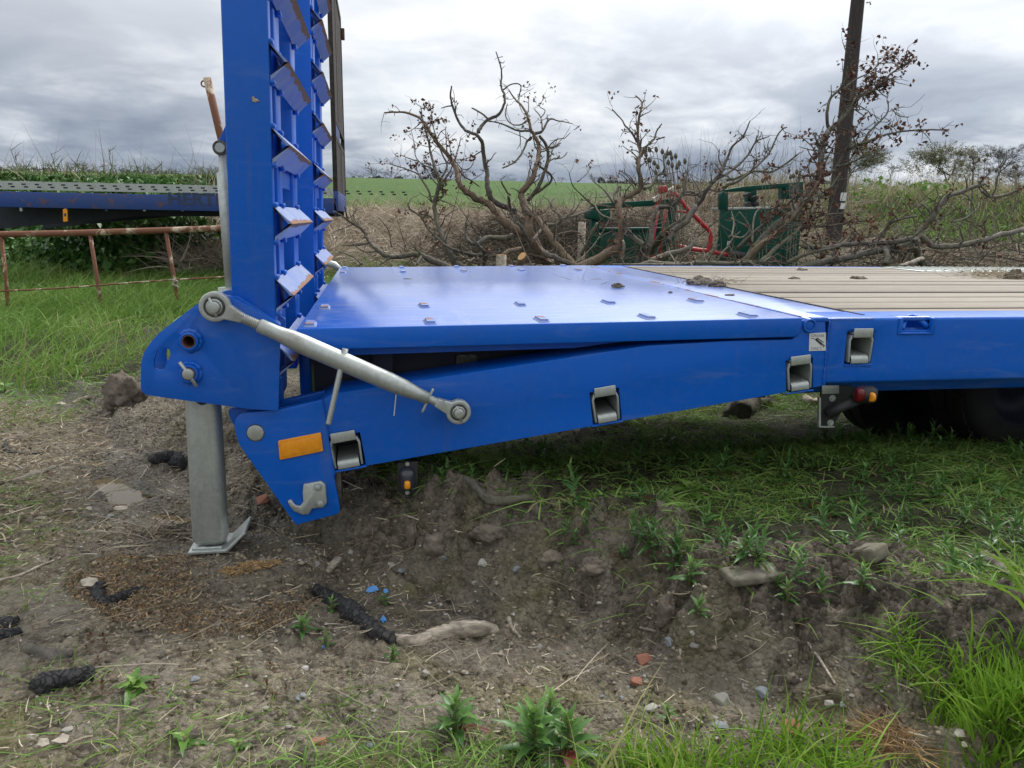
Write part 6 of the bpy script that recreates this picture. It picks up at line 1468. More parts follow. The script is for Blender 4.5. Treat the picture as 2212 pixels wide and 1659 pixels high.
def put_tree(ms, mats, loc, s, rz, label, group, name='tree'):
    o = bpy.data.objects.new(name, None); COL.objects.link(o); o.location = loc; o.scale = (s, s, s); o.rotation_euler = (0, 0, rz); WORLD_O[o] = Vector(loc)
    set_props(o, label, 'tree', group)
    for nm, me_, m_ in zip(('trunk', 'crown'), ms, mats):
        if not me_.materials: me_.materials.append(m_)
        c = bpy.data.objects.new(nm, me_); COL.objects.link(c); c.parent = o
        if nm == 'crown': c['kind'] = 'stuff'
    return o
M['fartrunk'] = simple('distant_bark', (0.05, 0.048, 0.05), (0.09, 0.085, 0.082), 0.9, 3, bump=0)
def at_dist(px, py, d): r = ray(px, py); r = r / math.hypot(r[0], r[1]); return CAM + r * d
def skyline_tree(px, ybase, ytop, dist, wide, seed, leafy, label, group=None, depth=4):
    b = at_dist(px, ybase, dist); t = at_dist(px, ytop, dist); H = t[2] - b[2]
    ms = tree_meshes(seed, leafy, H, wide * dist / F_PX * 1.0, depth)
    return put_tree(ms, (M['fartrunk'], M['treebud'] if leafy else M['treetwig']), (b[0], b[1], b[2]), 1.0, 0, label, group)
skyline_tree(2032, 412, 302, 105, 160, 301, 7, 'large rounded tree coming into yellow green leaf on the skyline', depth=5)
skyline_tree(2145, 410, 310, 105, 125, 302, 0, 'bare spreading tree right of the large leafing tree', depth=5)
skyline_tree(1832, 405, 298, 95, 108, 303, 4, 'leafing tree partly hidden behind the utility pole', depth=5)
skyline_tree(1925, 395, 350, 125, 60, 304, 0, 'small bare tree between the pole and the large leafing tree')
skyline_tree(1545, 395, 340, 120, 72, 305, 0, 'bare tree above the second green box on the skyline')
skyline_tree(1330, 402, 371, 215, 34, 306, 0, 'lone small bare tree on the field crest at centre')
skyline_tree(1285, 402, 376, 215, 30, 307, 0, 'smallest bare tree left of the lone crest tree')
skyline_tree(1077, 395, 372, 215, 36, 308, 0, 'bare tree on the crest behind the tallest branch')
skyline_tree(2200, 405, 350, 110, 60, 309, 0, 'bare hedge tree at the far right edge')
skyline_tree(1650, 400, 352, 120, 44, 310, 0, 'small bare tree left of the utility pole')
TM = [tree_meshes(400 + i, 3 if i == 1 else 0, 7.0, 8.5, 3) for i in range(4)]
rng = np.random.default_rng(21); random.seed(21)
for i, px in enumerate(list(range(-10, 485, 22)) + list(range(765, 1010, 23)) + list(range(1100, 1260, 40))):
    px = px + random.uniform(-8, 8); dist = random.uniform(235, 290)
    b = at_dist(px, 398, dist); s_ = random.uniform(.6, 1.0) * (.55 if px > 1050 else 1)
    k = i % 4; put_tree(TM[k], (M['fartrunk'], M['treebud'] if k == 1 else M['treetwig']), (b[0], b[1], b[2] - .6), s_, random.uniform(0, 6), 'distant bare tree in the line along the field crest', 'distant trees along the field crest')
scrub_x = rng.uniform(-160, 55, 5000)
for (name, x0_, x1_, d_, lab) in (('far_hedge', 760, 1000, 222, 'low dark hedge along the field crest at centre'), ('far_hedge', -40, 490, 226, 'low dark hedge along the field crest at left'), ('far_hedge', 1290, 1640, 214, 'low dark hedge along the field crest at right')):
    n = 1500; px = rng.uniform(x0_, x1_, n); P_ = np.array([at_dist(p_, 395, d_ + rng.uniform(-1.5, 1.5)) for p_ in px]); P_[:, 2] = field_h(P_[:, 0], P_[:, 1]) + rng.random(n) * 1.1 * np.clip(.6 + fbm(px * .05, px * 0, 3, 2), .2, 1.2)
    V, F_ = leaf_faces(P_, rng.normal(size=P_.shape), rng.uniform(.4, .8, n), .2, .4); place(name, np_mesh(name, V, Ft=F_, attrs={'tint': np.repeat(rng.random(n) * .6, 4)}), M['treetwig'], origin=tuple(P_.mean(0)), kind='stuff', label=lab)
# crop standing along the near edge of the field
B = np.column_stack([rng.uniform(-3, 8, 9000), rng.uniform(14.6, 20, 9000)]); B = np.column_stack([B, field_h(B[:, 0], B[:, 1]) + .03]); blades('crop_edge', B, M['grass'], .16, .012, .3, (.1, .4), 2, tint=rng.random(9000) * .6, label='young cereal plants along the near edge of the field')

# dense brushwood heaped among the felled branches
rng = np.random.default_rng(55); random.seed(55)
def brushwood(name, n, xr, yr, hgt, ln, wd, label, seed):
    x = rng.uniform(*xr, n); y = rng.uniform(*yr, n); f = np.clip(.55 + .9 * fbm(x * .8, y * .8, seed, 2), .1, 1.2)
    b = np.column_stack([x, y, h_ground(x, y) + hgt * f * rng.random(n) ** 1.4]); d = rng.normal(size=(n, 3)); d[:, 2] = d[:, 2] * .35 + .25
    V, Q = ribbons(b, d, rng.uniform(*ln, n), rng.uniform(*wd, n), rng.uniform(-.1, .3, n), 5, rng.normal(size=(n, 3)) * .45, taper=2.2)
    place(name, np_mesh(name, V, Q, smooth=True, attrs={'tint': np.repeat(np.clip(rng.normal(.45, .25, n), 0, 1), 12)}), M['brushwood'], origin=(np.mean(xr), np.mean(yr), .3), kind='stuff', label=label)
M['brushwood'] = leafmat('brushwood_twigs', [(0.0, (0.05, 0.04, 0.03)), (0.5, (0.14, 0.115, 0.08)), (1.0, (0.30, 0.26, 0.20))], rough=0.9, trans=0.0)
brushwood('brushwood', 3600, (.4, 7.2), (4.4, 7.0), 1.0, (.25, .9), (.006, .016), 'tangle of brushwood twigs heaped among the felled branches', 71)
brushwood('brushwood_fine', 5600, (2.4, 6.6), (4.4, 6.6), 1.15, (.12, .5), (.004, .008), 'fine twigs matted in front of the green implements', 72)

# ------------------------------------------------------------------ foreground: grass, weeds, stones, wood, litter
rng = np.random.default_rng(77); random.seed(77)
def GP(l): return [tuple(G(*p)[:2]) for p in l]
def tufts(name, poly, ntuft, per, hgt, wid, mat, label, spread=.03, lean=.55, bend=(.2, .7), dens=None, tint=None, seg=3, jit=.35):
    c = scatter(poly, ntuft, dens); k = rng.integers(max(1, per // 2), per * 2, len(c)); q = np.repeat(c[:, :2], k, 0) + rng.normal(size=(k.sum(), 2)) * spread
    B_ = np.column_stack([q, h_ground(q[:, 0], q[:, 1]) - .003]); hs = np.repeat(rng.uniform(.6, 1.35, len(c)), k) * hgt
    tt = np.clip(np.repeat(rng.normal(.5, .2, len(c)), k) + rng.normal(0, .18, len(B_)), 0, 1) if tint is None else tint(len(B_))
    return blades(name, B_, mat, hs, wid, lean, bend, seg, tint=tt, jit=jit, label=label)
tufts('bright_tuft_grass', GP([(2050, 1450), (2110, 1430), (2180, 1430), (2290, 1460), (2340, 1720), (2200, 1700), (2110, 1630), (2040, 1530)]), 90, 13, .066, .0055, M['grass_bright'], 'thick bright green grass at the lower right', .03, .22, (.05, .4))
tufts('bright_tuft_edge', GP([(1900, 1390), (1985, 1370), (2010, 1470), (1940, 1470)]), 18, 16, .055, .0034, M['grass_bright'], 'short bright grass beside the thick tuft', .022, .5)
tufts('near_grass', GP([(1310, 1640), (1420, 1610), (1560, 1650), (1700, 1620), (1800, 1610), (1890, 1660), (1900, 1760), (1250, 1760)]), 70, 12, .09, .0048, M['grass_bright'], 'bright grass blades along the lower edge', .03, .30, (.1, .5))
tufts('near_grass_left', GP([(830, 1620), (1100, 1610), (1290, 1640), (1260, 1760), (520, 1760), (560, 1640)]), 90, 11, .05, .0032, M['grass'], 'thin mixed grass at the lower middle', .035, .8, (.2, .8))
tufts('mud_grass', GP([(-60, 1420), (260, 1440), (620, 1480), (900, 1500), (1020, 1560), (900, 1700), (-80, 1720)]), 110, 6, .038, .0028, M['grass'], 'sparse grass sprigs on the mud at lower left', .03, 1.1, (.2, .8))
tufts('left_grass', GP([(-80, 1020), (90, 1040), (160, 1120), (120, 1300), (60, 1400), (-80, 1420)]), 60, 9, .045, .003, M['grass'], 'grass sprigs along the left edge', .035, .9, (.2, .8))
tufts('coarse_tuft', GP([(2185, 1280), (2240, 1260), (2300, 1330), (2230, 1350)]), 7, 10, .13, .007, M['grass_bright'], 'coarse long grass leaning in at the right edge', .02, .45, (.2, .6))
under = [(-.05, .15), (.15, -.12), (.55, -.36), (1.0, -.62), (1.6, -.98), (2.6, -1.4), (5.5, -1.0), (5.5, 3.4), (-.3, 3.4), (-.2, 1.2)]
dn = lambda x, y: np.clip(.50 + 1.3 * fbm(x * 1.6, y * 1.6, 131, 3) + .35 * sstep(.6, 1.8, x), .12, 1)
tufts('shaded_grass', under, 3600, 10, .052, .0048, M['grass'], 'short grass in the shade beneath the trailer', .035, .7, (.2, .7), dn)
front = [(.10, .03), (.45, -.16), (.8, -.36), (1.15, -.60), (1.5, -.80), (2.4, -1.0), (2.8, .3), (2.4, 1.1), (.5, 1.1), (-.1, .5)]
tufts('bank_grass', front, 2400, 9, .036, .0044, M['grass'], 'short grass over the top of the soil bank', .03, .75, (.2, .8), lambda x, y: np.clip(.42 + 1.6 * fbm(x * 2.6, y * 2.6, 161, 3), .03, 1))
tufts('lit_grass_beyond', rect(-.3, 6, 2.3, 5.2), 1300, 12, .085, .006, M['grass_bright'], 'sunlit grass beyond the far side of the trailer', .04, .6, (.2, .7))

# --- broad leaved weeds
def leaf_mesh(L_, W_, fold=.25, droop=.35, wav=.05, n=7, pts=.55):
    V = []; 
    for i in range(n + 1):
        t = i / n; w = W_ * (math.sin(math.pi * min(1, t ** pts)) ** .9 * (1 - t * .15) + .06 * (1 - t)); x = L_ * t; z = -droop * L_ * t * t + .12 * L_ * t
        j = wav * W_ * math.sin(i * 2.4)
        V += [(x, -w / 2, z + fold * w + j), (x, 0, z), (x, w / 2, z + fold * w - j)]
    Fq = [(3 * i + k, 3 * i + k + 1, 3 * i + k + 4, 3 * i + k + 3) for i in range(n) for k in (0, 1)]
    return np.array(V), np.array(Fq)
def weed_mesh(nl, H, L_, W_, seed, droop=.35):
    r = np.random.default_rng(seed); Vs, Fs, tn = [], [], []; b = 0
    for i in range(nl):
        f = i / max(1, nl - 1); a = i * 2.4 + r.uniform(-.3, .3); el = .25 + 1.0 * f + r.uniform(-.15, .15); l = L_ * (1 - .55 * f) * r.uniform(.75, 1.15)
        V, F_ = leaf_mesh(l, W_ * l / L_ * (1.0 + .1 * f), .22, droop * r.uniform(.5, 1.6))
        R = np.array(Matrix.Rotation(a, 3, 'Z') @ Matrix.Rotation(-el, 3, 'Y')); V = V @ R.T; V[:, 2] += H * f; Vs.append(V); Fs.append(F_ + b); b += len(V)
        t = np.clip(.25 + .55 * f + r.normal() * .12, .22, 1) if (f > .25 or r.random() > .28) else r.uniform(0, .12); tn.append(np.full(len(V), t))
    return np_mesh('weed', np.concatenate(Vs), np.concatenate(Fs), smooth=True, attrs={'tint': np.concatenate(tn)})
WM = [weed_mesh(nl, H, L_, W_, 500 + i) for i, (nl, H, L_, W_) in enumerate(((12, .05, .05, .013), (14, .065, .055, .013), (9, .03, .05, .012), (16, .08, .06, .014), (10, .045, .045, .011)))]
for m_ in WM: m_.materials.append(M['weed'])
WMR = weed_mesh(9, .03, .03, .009, 520); WMR.attributes['tint'].data.foreach_set('value', rng.uniform(0, .2, len(WMR.vertices))); WMR.materials.append(M['weed'])
def small_weed(p, k, s, label, group, me_=None, name='willowherb'):
    o = bpy.data.objects.new(name, me_ or WM[k]); COL.objects.link(o); o.location = (p[0], p[1], p[2] - .003); o.scale = (s, s, s * random.uniform(.85, 1.2)); o.rotation_euler = (random.uniform(-.2, .2), random.uniform(-.2, .2), random.uniform(0, 6.3)); return set_props(o, label, 'weed', group)
front = [(.10, .03), (.45, -.16), (.8, -.36), (1.15, -.60), (1.5, -.80), (2.2, -.9), (2.5, .3), (2.2, 1.1), (.5, 1.1), (-.1, .5)]
c = scatter(front, 250, lambda x, y: np.clip(.5 + 1.0 * fbm(x * 2.3 + 5, y * 2.3, 141, 3), .1, 1))
for p in c: small_weed(p, random.randrange(5), random.uniform(.6, 1.25), 'young willowherb weed growing in the shade beneath the trailer', 'willowherb weeds under the trailer')
crest = GP([(1200, 1180), (1400, 1210), (1650, 1260), (1850, 1330), (1860, 1300), (1650, 1200), (1400, 1150), (1200, 1130)])
for p in scatter(crest, 34): small_weed(p, random.randrange(5), random.uniform(.6, 1.1), 'leafy willowherb weed on the crest of the soil bank', 'willowherb weeds on the soil bank')
for p in scatter(GP([(780, 1030), (900, 960), (1400, 930), (1500, 960), (1200, 1030), (950, 1040)]), 34): small_weed(p, random.randrange(5), random.uniform(.6, 1.1), 'young willowherb weed showing below the tail beam', 'willowherb weeds below the tail beam')
for p in scatter(GP([(100, 1330), (560, 1350), (900, 1450), (620, 1540), (150, 1520)]), 22): small_weed(p, 0, random.uniform(.5, 1.0), 'tiny reddish seedling on the bare mud', 'reddish seedlings on the mud', WMR, 'seedling')
# the larger plants: every leaf a part
LV = []
for (l, w, dr, wv) in ((.10, .032, .40, .08), (.10, .042, .5, .14)):
    V, F_ = leaf_mesh(l, w, .2, dr, wv, 9); me_ = np_mesh('leaf', V, F_, smooth=True, attrs={'tint': np.full(len(V), .5)}); LV.append(me_)
def tinted(me_, t, mat):
    m_ = me_.copy(); m_.attributes['tint'].data.foreach_set('value', np.full(len(m_.vertices), t)); m_.materials.clear(); m_.materials.append(mat); return m_
LT = {('w', i): tinted(LV[0], .30 + .16 * i, M['weed']) for i in range(5)}; LT[('w', -1)] = tinted(LV[0], .03, M['weed'])
LT.update({('d', i): tinted(LV[1], .25 + .18 * i, M['dock']) for i in range(5)}); LT[('d', -1)] = tinted(LV[1], .02, M['dock'])
def big_plant(px, py, H, L_, nl, kind, label, cat='weed', name='willowherb', flat=0.0, red=.12):
    p = G(px, py); o = MB().tube([tuple(p - (0, 0, .01)), tuple(p + (random.uniform(-.004, .004), random.uniform(-.004, .004), H * .5)), tuple(p + (0, 0, H))], [.004, .0035, .002], 6).build(name, M['dock'] if False else M['stemgreen'], origin=tuple(p), label=label, cat=cat)
    for i in range(nl):
        f = i / max(1, nl - 1); s = L_ / .10 * (1 - .5 * f) * random.uniform(.75, 1.15); k = -1 if (f < .3 and random.random() < red * 3) else min(4, int(f * 4 + random.random()))
        c = bpy.data.objects.new('leaf', LT[(kind, k)]); COL.objects.link(c); c.parent = o; c.location = (0, 0, H * f * .95)
        c.scale = (s, s * random.uniform(.85, 1.2), s); c.rotation_euler = (random.uniform(-.25, .25), -(.15 + (1.05 - flat) * f + random.uniform(-.15, .15)), i * 2.4 + random.uniform(-.3, .3))
    return o
M['stemgreen'] = simple('green_stem', (0.10, 0.14, 0.05), (0.17, 0.10, 0.06), 0.6, 30)
for (px, py, H, L_, nl, lab) in ((1150, 1640, .095, .095, 24, 'largest leafy willowherb at the lower centre'), (1225, 1630, .07, .08, 18, 'willowherb just right of the largest one'), (1188, 1560, .055, .06, 15, 'willowherb just behind the largest one'), (985, 1585, .07, .075, 19, 'willowherb left of the largest clump at lower centre'),
        (655, 1368, .03, .05, 13, 'willowherb spreading flat beside the charred log'), (718, 1318, .035, .032, 12, 'willowherb growing over the charred end of the long log'), (850, 1430, .035, .035, 13, 'small willowherb just below the bend of the long log'), (705, 1395, .03, .03, 11, 'small willowherb below the charred log'), (830, 1305, .025, .03, 11, 'reddish willowherb between the blue plastic scraps'),
        (1490, 1262, .05, .055, 16, 'upright willowherb at the top of the soil bank'), (1510, 1330, .035, .045, 14, 'spreading willowherb over the cracked bank face'), (1700, 1300, .045, .045, 14, 'willowherb on the bank left of the dry grass'), (1860, 1275, .05, .05, 14, 'willowherb below the wood block'), (1440, 1560, .035, .035, 12, 'small reddish willowherb among the lower bright grass')):
    big_plant(px, py, H, L_, nl, 'w', lab, red=.05)
for (px, py, H, L_, nl, lab) in ((292, 1490, .015, .065, 10, 'pale green dock with spread leaves beside the charred slab'), (400, 1612, .02, .06, 5, 'dark dock with two upright leaves at the lower left'), (515, 1618, .015, .035, 6, 'small dock seedling at the lower left'), (1440, 965, .05, .10, 8, 'bright dock lit below the tail beam'), (1490, 1075, .04, .09, 9, 'dock with broad leaves in the shade under the trailer'), (1375, 1065, .03, .08, 6, 'paler dock left of the shaded dock'), (12, 850, .05, .09, 6, 'dock leaves reaching in at the left edge'), (1140, 960, .06, .09, 9, 'leafy dock behind the tail beam')):
    big_plant(px, py, H, L_, nl, 'd', lab, name='dock_plant', flat=.35, red=.05)

# --- stones, bricks, clods
def hull_mesh(seed, n=16, box=False):
    r = np.random.default_rng(seed); P = r.normal(size=(n, 3)); P /= np.linalg.norm(P, axis=1, keepdims=True)
    if box: P = np.sign(P) * np.abs(P) ** .35
    P *= r.uniform(.82, 1.0, (n, 1)); bm = bmesh.new()
    for p in P: bm.verts.new(p)
    g = bmesh.ops.convex_hull(bm, input=bm.verts); bmesh.ops.delete(bm, geom=[v for v in bm.verts if not v.link_faces], context='VERTS')
    bmesh.ops.bevel(bm, geom=list(bm.edges), offset=.06, segments=1, affect='EDGES'); me_ = bpy.data.meshes.new('stone'); bm.to_mesh(me_); bm.free(); return me_
HM = {m_: [hull_mesh(600 + i + j * 50, 15 if m_ != 'brick' else 22, m_ == 'brick') for i in range(4)] for j, m_ in enumerate(('stone', 'stone_blue', 'brick'))}
for m_, l in HM.items():
    for x in l: x.materials.append(M[m_])
def stone(px, py, w, h, kind, label, i, name='stone', cat='stone', flat=.75):
    """w, h: half extents in photograph pixels"""
    p = G(px, py + h * .6); d = np.linalg.norm(p - CAM); k = d / F_PX
    o = bpy.data.objects.new(name, HM[kind][i % 4]); COL.objects.link(o); sx, sz = w * k, h * k
    o.scale = (sx, (sx + sz) * .5, sz * flat); o.location = (p[0], p[1], p[2] + sz * .08); o.rotation_euler = (random.uniform(-.25, .25), random.uniform(-.25, .25), random.uniform(-.5, .5))
    return set_props(o, label, cat, 'stones scattered over the mud' if cat == 'stone' else 'brick fragments in the mud')
ST = [(K5(435, 200), 12, 9, 'stone', 'pale stone beside the sawn wood strip'), (K5(685, 120), 9, 9, 'stone', 'smooth pale pebble above the wood strip'), (K5(970, 190), 11, 9, 'stone', 'dull rounded stone under the tail bracket'), (K5(1040, 250), 13, 11, 'stone_blue', 'grey angular stone at the foot of the soil bank'), (K5(1345, 170), 10, 9, 'stone_blue', 'bluish stone set in the soil bank'), (K5(1620, 185), 15, 13, 'stone', 'pinkish stone embedded high in the bank'), (K5(1865, 230), 13, 12, 'stone_blue', 'large bluish stone in the bank face'), (K5(1560, 335), 8, 7, 'stone', 'small pale stone on the bank face'), (K5(2010, 785), 11, 9, 'stone', 'pale stone near the small curved stick'), (K5(360, 940), 11, 9, 'stone', 'pale stone among seedlings left of centre'), (K5(1215, 970), 9, 13, 'stone', 'cream knobbly flint below the long log'), (K5(820, 1480), 12, 9, 'stone_blue', 'blue grey stone in the thin grass'), (K5(350, 1140), 14, 9, 'stone_blue', 'flat slate stone left of the thin grass'), (K5(745, 1515), 8, 7, 'stone_blue', 'small greenish stone at the lower middle'), (K5(240, 1350), 9, 7, 'stone', 'small white stone at lower left of centre'),
      (K6(645, 500), 7, 6, 'stone', 'small round stone on the cracked mud'), (K6(810, 400), 12, 14, 'stone', 'whitish flint below the bank crest'), (K6(1130, 750), 13, 15, 'stone_blue', 'pointed blue white flint on the cracked mud'), (K6(1300, 690), 7, 10, 'stone', 'narrow pale stone right of the blue flint'), (K6(1320, 775), 12, 11, 'stone', 'cream angular stone right of the blue flint'), (K6(900, 905), 6, 6, 'stone_blue', 'tiny greenish stone beside the red brick'), (K6(945, 940), 7, 6, 'stone', 'tiny white stone beside the red brick'), (K6(825, 705), 6, 6, 'stone', 'tiny pale stone in the middle of the mud'), (K6(1510, 1140), 21, 24, 'stone', 'largest pale stone in the wheel track'), (K6(1680, 1070), 12, 6, 'stone', 'oval grey pebble between the two large stones'), (K6(1790, 1100), 22, 15, 'stone_blue', 'large blue grey stone in the wheel track'), (K6(1000, 1220), 19, 10, 'stone', 'long pale stone above the lower grass'), (K6(1500, 1340), 22, 10, 'stone_blue', 'grey slab behind the lower bright grass'), (K6(1860, 1300), 11, 9, 'stone', 'cream stone left of the orange brick'), (K6(800, 1155), 9, 8, 'stone_blue', 'small grey stone in the lower wheel track'), (K6(675, 1145), 8, 7, 'stone_blue', 'greenish pebble right of the largest plant'),
      (K8(535, 1125), 12, 12, 'stone', 'smooth round cream stone at lower right'), (K8(745, 1310), 15, 11, 'stone', 'white chunky stone beside the straw fibres'), (K8(630, 1145), 9, 6, 'stone_blue', 'grey pebble touching the round cream stone'), (K4(485, 1230), 12, 8, 'stone', 'pale stone low on the left mud'), (K4(760, 1360), 9, 6, 'stone', 'flat white stone low on the left mud'), (K4(2170, 1000), 12, 8, 'stone_blue', 'dark slate on the mud left of centre'), (K4(1410, 860), 14, 7, 'stone_blue', 'brown flat stone on the cracked left mud'), (K4(1925, 1075), 8, 6, 'stone', 'tan pebble among the straw at lower left'), (K3(900, 1300), 9, 6, 'stone_blue', 'round grey pebble below the largest puddle'), (K3(330, 275), 9, 6, 'stone', 'pale stone in the short grass at far left')]
for i, (p, w, h, k, lab) in enumerate(ST): stone(*p, w, h, k, lab, i)
for i, (p, w, h, lab) in enumerate(((K5(460, 1455), 17, 9, 'brick fragment in the thin grass'), (K6(970, 870), 17, 12, 'triangular red brick fragment on the cracked mud'), (K6(910, 1040), 13, 8, 'flat red brick fragment in the wheel track'), (K6(2010, 1360), 22, 17, 'orange brick fragment behind lower grass'), (K8(1010, 1515), 22, 13, 'red brick fragment with pale mortar at lower right'), ((568, 1071), 14, 11, 'whole corner of red brick beside the tail bracket'))):
    stone(*p, w, h, 'brick', lab, i, 'brick_fragment', 'brick')
def clod(px, py, w, h, label, seed, mat='clod', stretch=1.0):
    p = G(px, py + h * .8); k = np.linalg.norm(p - CAM) / F_PX; bm = bmesh.new(); bmesh.ops.create_icosphere(bm, subdivisions=4, radius=1.0)
    co = np.array([v.co for v in bm.verts]); 
    n = fbm(co[:, 0] * 1.7 + seed, co[:, 1] * 1.7 + co[:, 2] * 1.3, seed, 3) * .45 + fbm(co[:, 0] * 6 + co[:, 2] * 4, co[:, 1] * 6 - co[:, 2] * 3, seed + 3, 3) * .22 + fbm(co[:, 0] * 16 + co[:, 2] * 9, co[:, 1] * 16 - co[:, 2] * 11, seed + 5, 2) * .07
    for v, q in zip(bm.verts, n): v.co *= 1 + q
    me_ = bpy.data.meshes.new('clod'); bm.to_mesh(me_); bm.free()
    for f in me_.polygons: f.use_smooth = True
    me_.transform(Matrix.Translation((p[0], p[1] + w * k * .3, p[2] + h * k * .22)) @ Matrix.Diagonal((w * k, (w + h) * .45 * k, h * k, 1)))
    return place('soil_clod', me_, M[mat], label=label, cat='clod')
cl1 = clod(258, 832, 38, 40, 'big crumbling soil clod standing at the edge of the grass', 3)
clod(888, 1140, 12, 30, 'narrow soil clod leaning against the bank top', 5); clod(945, 1158, 30, 26, 'wide broken soil clod below the marker lamp', 9); clod(1442, 1302, 19, 34, 'soil clod with dangling roots on the bank face', 14)
clod(*K6(2010, 1010), 14, 12, 'pale crumbly clod at the right end of the track', 17); clod(1290, 1215, 34, 16, 'lumpy soil ridge on the bank crest', 21); clod(1190, 1200, 30, 18, 'second lumpy soil ridge on the bank crest', 27); clod(1060, 1145, 40, 20, 'dry soil lump below the tail beam', 33)
# --- logs and sticks
def log(pts, radii, mat, label=None, name='log', cat='log', parent=None, lift=.18, n=14, rough=.42, flat=1.0):
    if mat == 'driftwood': rough = min(rough, .15)
    elif rough == .42: rough = .28
    P = []
    for (x, y), r in zip(pts, radii):
        p = G(x, y); k = np.linalg.norm(p - CAM) / F_PX; p = p + np.array((0, 0, r * k * lift)); P.append((p, r * k))
    pa = catmull([p for p, _ in P], 9); ra = np.interp(np.linspace(0, len(P) - 1, len(pa)), range(len(P)), [r for _, r in P]); mb = MB(); mb.tube([tuple(p) for p in pa], list(ra), n, flat=flat)
    for i, v in enumerate(mb.v):
        a = np.array(v); c = pa[min(i // n, len(pa) - 1)]; an = i % n * 2 * math.pi / n; ri = i // n; tip = 1 - .45 * (ri in (0, len(pa) - 1)) * random.random()
        q_ = 1 + rough * (1.5 * float(fbm(np.array(math.cos(an) * 1.6 + ri * .35), np.array(math.sin(an) * 1.6 + ri * .21 + a[0]), 9, 3)) + .35 * float(fbm(np.array(math.cos(an) * 5 + ri * .9), np.array(math.sin(an) * 5 - ri * .7), 19, 2)))
        mb.v[i] = tuple(c + (a - c) * q_ * tip)
    return mb.build(name, M[mat], parent, **({} if parent else dict(label=label, cat=cat)))
lg = log([K5(*p) for p in ((425, 395), (560, 480), (680, 560), (800, 660), (900, 735), (1010, 765))], [12, 16, 18, 17, 15, 12], 'charred', 'long bent log, charred at one end and bleached at the other', n=14)
log([K5(*p) for p in ((985, 755), (1150, 765), (1300, 750), (1450, 722), (1600, 700), (1715, 705))], [10, 13, 17, 19, 17, 11], 'driftwood', name='bleached_end', parent=lg, n=14, lift=.45, rough=.16)
log([K4(*p) for p in ((745, 200), (708, 265), (745, 318), (830, 305), (950, 255), (1070, 215))], [11, 12, 13, 12, 9, 5], 'charred', 'charred hooked branch end below the wood chips')
log([K4(*p) for p in ((240, 965), (400, 910), (560, 870), (690, 850))], [17, 20, 18, 13], 'charred', 'thick charred slab with pale cracks on the left mud', rough=.25)
log([K4(*p) for p in ((160, 650), (280, 690), (400, 715), (530, 690))], [9, 12, 12, 8], 'bark', 'curved strip of dark bark above the charred slab', flat=.5)
log([K4(*p) for p in ((-60, 490), (60, 475), (135, 470))], [11, 12, 9], 'charred', 'upper charred stub at the left edge'); log([K4(*p) for p in ((-60, 590), (60, 560), (150, 545))], [12, 12, 7], 'charred', 'lower charred stub at the left edge')
log([K3(*p) for p in ((1250, 850), (1330, 850), (1400, 860), (1530, 900))], [10, 12, 17, 18], 'charred', 'black charred lump half hidden by the jack leg', rough=.3)
log([K3(*p) for p in ((250, 640), (40, 730), (60, 790), (150, 805), (350, 812))][1:], [4, 5, 4, 3], 'charred', 'thin hooked burnt stick at the left edge')
log([K3(*p) for p in ((595, 395), (670, 358), (745, 342))], [3.5, 4, 3.5], 'driftwood', 'short pale stick above the rut', cat='stick', name='stick')
log([K3(*p) for p in ((640, 655), (720, 610), (800, 570))], [3, 3, 2], 'bark_grey', 'dull stick on the mossy slope above the puddle', cat='stick', name='stick')
log([K3(*p) for p in ((990, 210), (1005, 300), (1000, 400))], [5, 6, 5], 'bark', 'dark stick poking from the big soil clod', cat='stick', name='stick', lift=1.5)
log([K3(*p) for p in ((1170, 1175), (1230, 1160), (1330, 1165))], [6, 4, 2], 'bark', 'dark twig lying across the bright end of the puddle', cat='stick', name='stick', lift=1.2)
log([K3(*p) for p in ((100, 1040), (300, 970), (450, 915))], [5, 6, 4], 'bark_grey', 'weathered splinter left of the largest puddle', cat='stick', name='stick')
log([K4(*p) for p in ((-20, 180), (150, 140), (280, 80), (440, -10))], [2.6, 2.8, 2.6, 2.2], 'driftwood', 'long pale dry stem at the left below the puddle', cat='stick', name='stick', n=6, lift=2)
log([K5(*p) for p in ((1800, 600), (1825, 670), (1885, 740))], [4.5, 4, 3], 'driftwood', 'small curved pale stick right of the long log', cat='stick', name='stick')
log([K6(*p) for p in ((930, 678), (1050, 665))], [3, 3], 'driftwood', 'short straight straw stick on the cracked mud', cat='stick', name='stick', n=7)
p = G(*K6(1240, 985)); MB().tube([tuple(p), tuple(p + (.002, .02, .02)), tuple(p + (.003, .03, .042))], [.0045, .005, .0055], 8).build('stick', M['driftwood'], label='pale peg standing upright in the mud', cat='stick')
log([K8(*p) for p in ((360, 680), (440, 790), (580, 1000))], [3, 3, 2.2], 'driftwood', 'long dry stalk on the bank at lower right', cat='stick', name='stick', n=6, lift=1.5)
log([K8(*p) for p in ((1750, -5), (1850, 60), (1950, 130))], [12, 13, 9], 'bark_grey', 'split grey log in the grass at the right edge')
log([(890, 1000), (960, 1020), (1015, 1042), (1060, 1082), (1150, 1082)], [8, 9, 8, 10, 8], 'bark', 'dark branch lying below the tail beam', cat='branch', name='fallen_branch')
log([(1590, 900), (1612, 880), (1640, 868)], [27, 28, 26], 'bark', 'round log end beyond the trailer at the lit gap', n=18)
log([K7(*p) for p in ((1290, 560), (1400, 450), (1520, 350))], [3.5, 3.5, 3], 'driftwood', 'pale split stick beside the dark wheel', cat='stick', name='stick', lift=2)
log([K7(*p) for p in ((350, 150), (420, 190), (520, 150))], [9, 10, 8], 'driftwood', 'pale bark strip in the lit grass beyond the trailer')
p = G(718, 1225); a = math.radians(64)
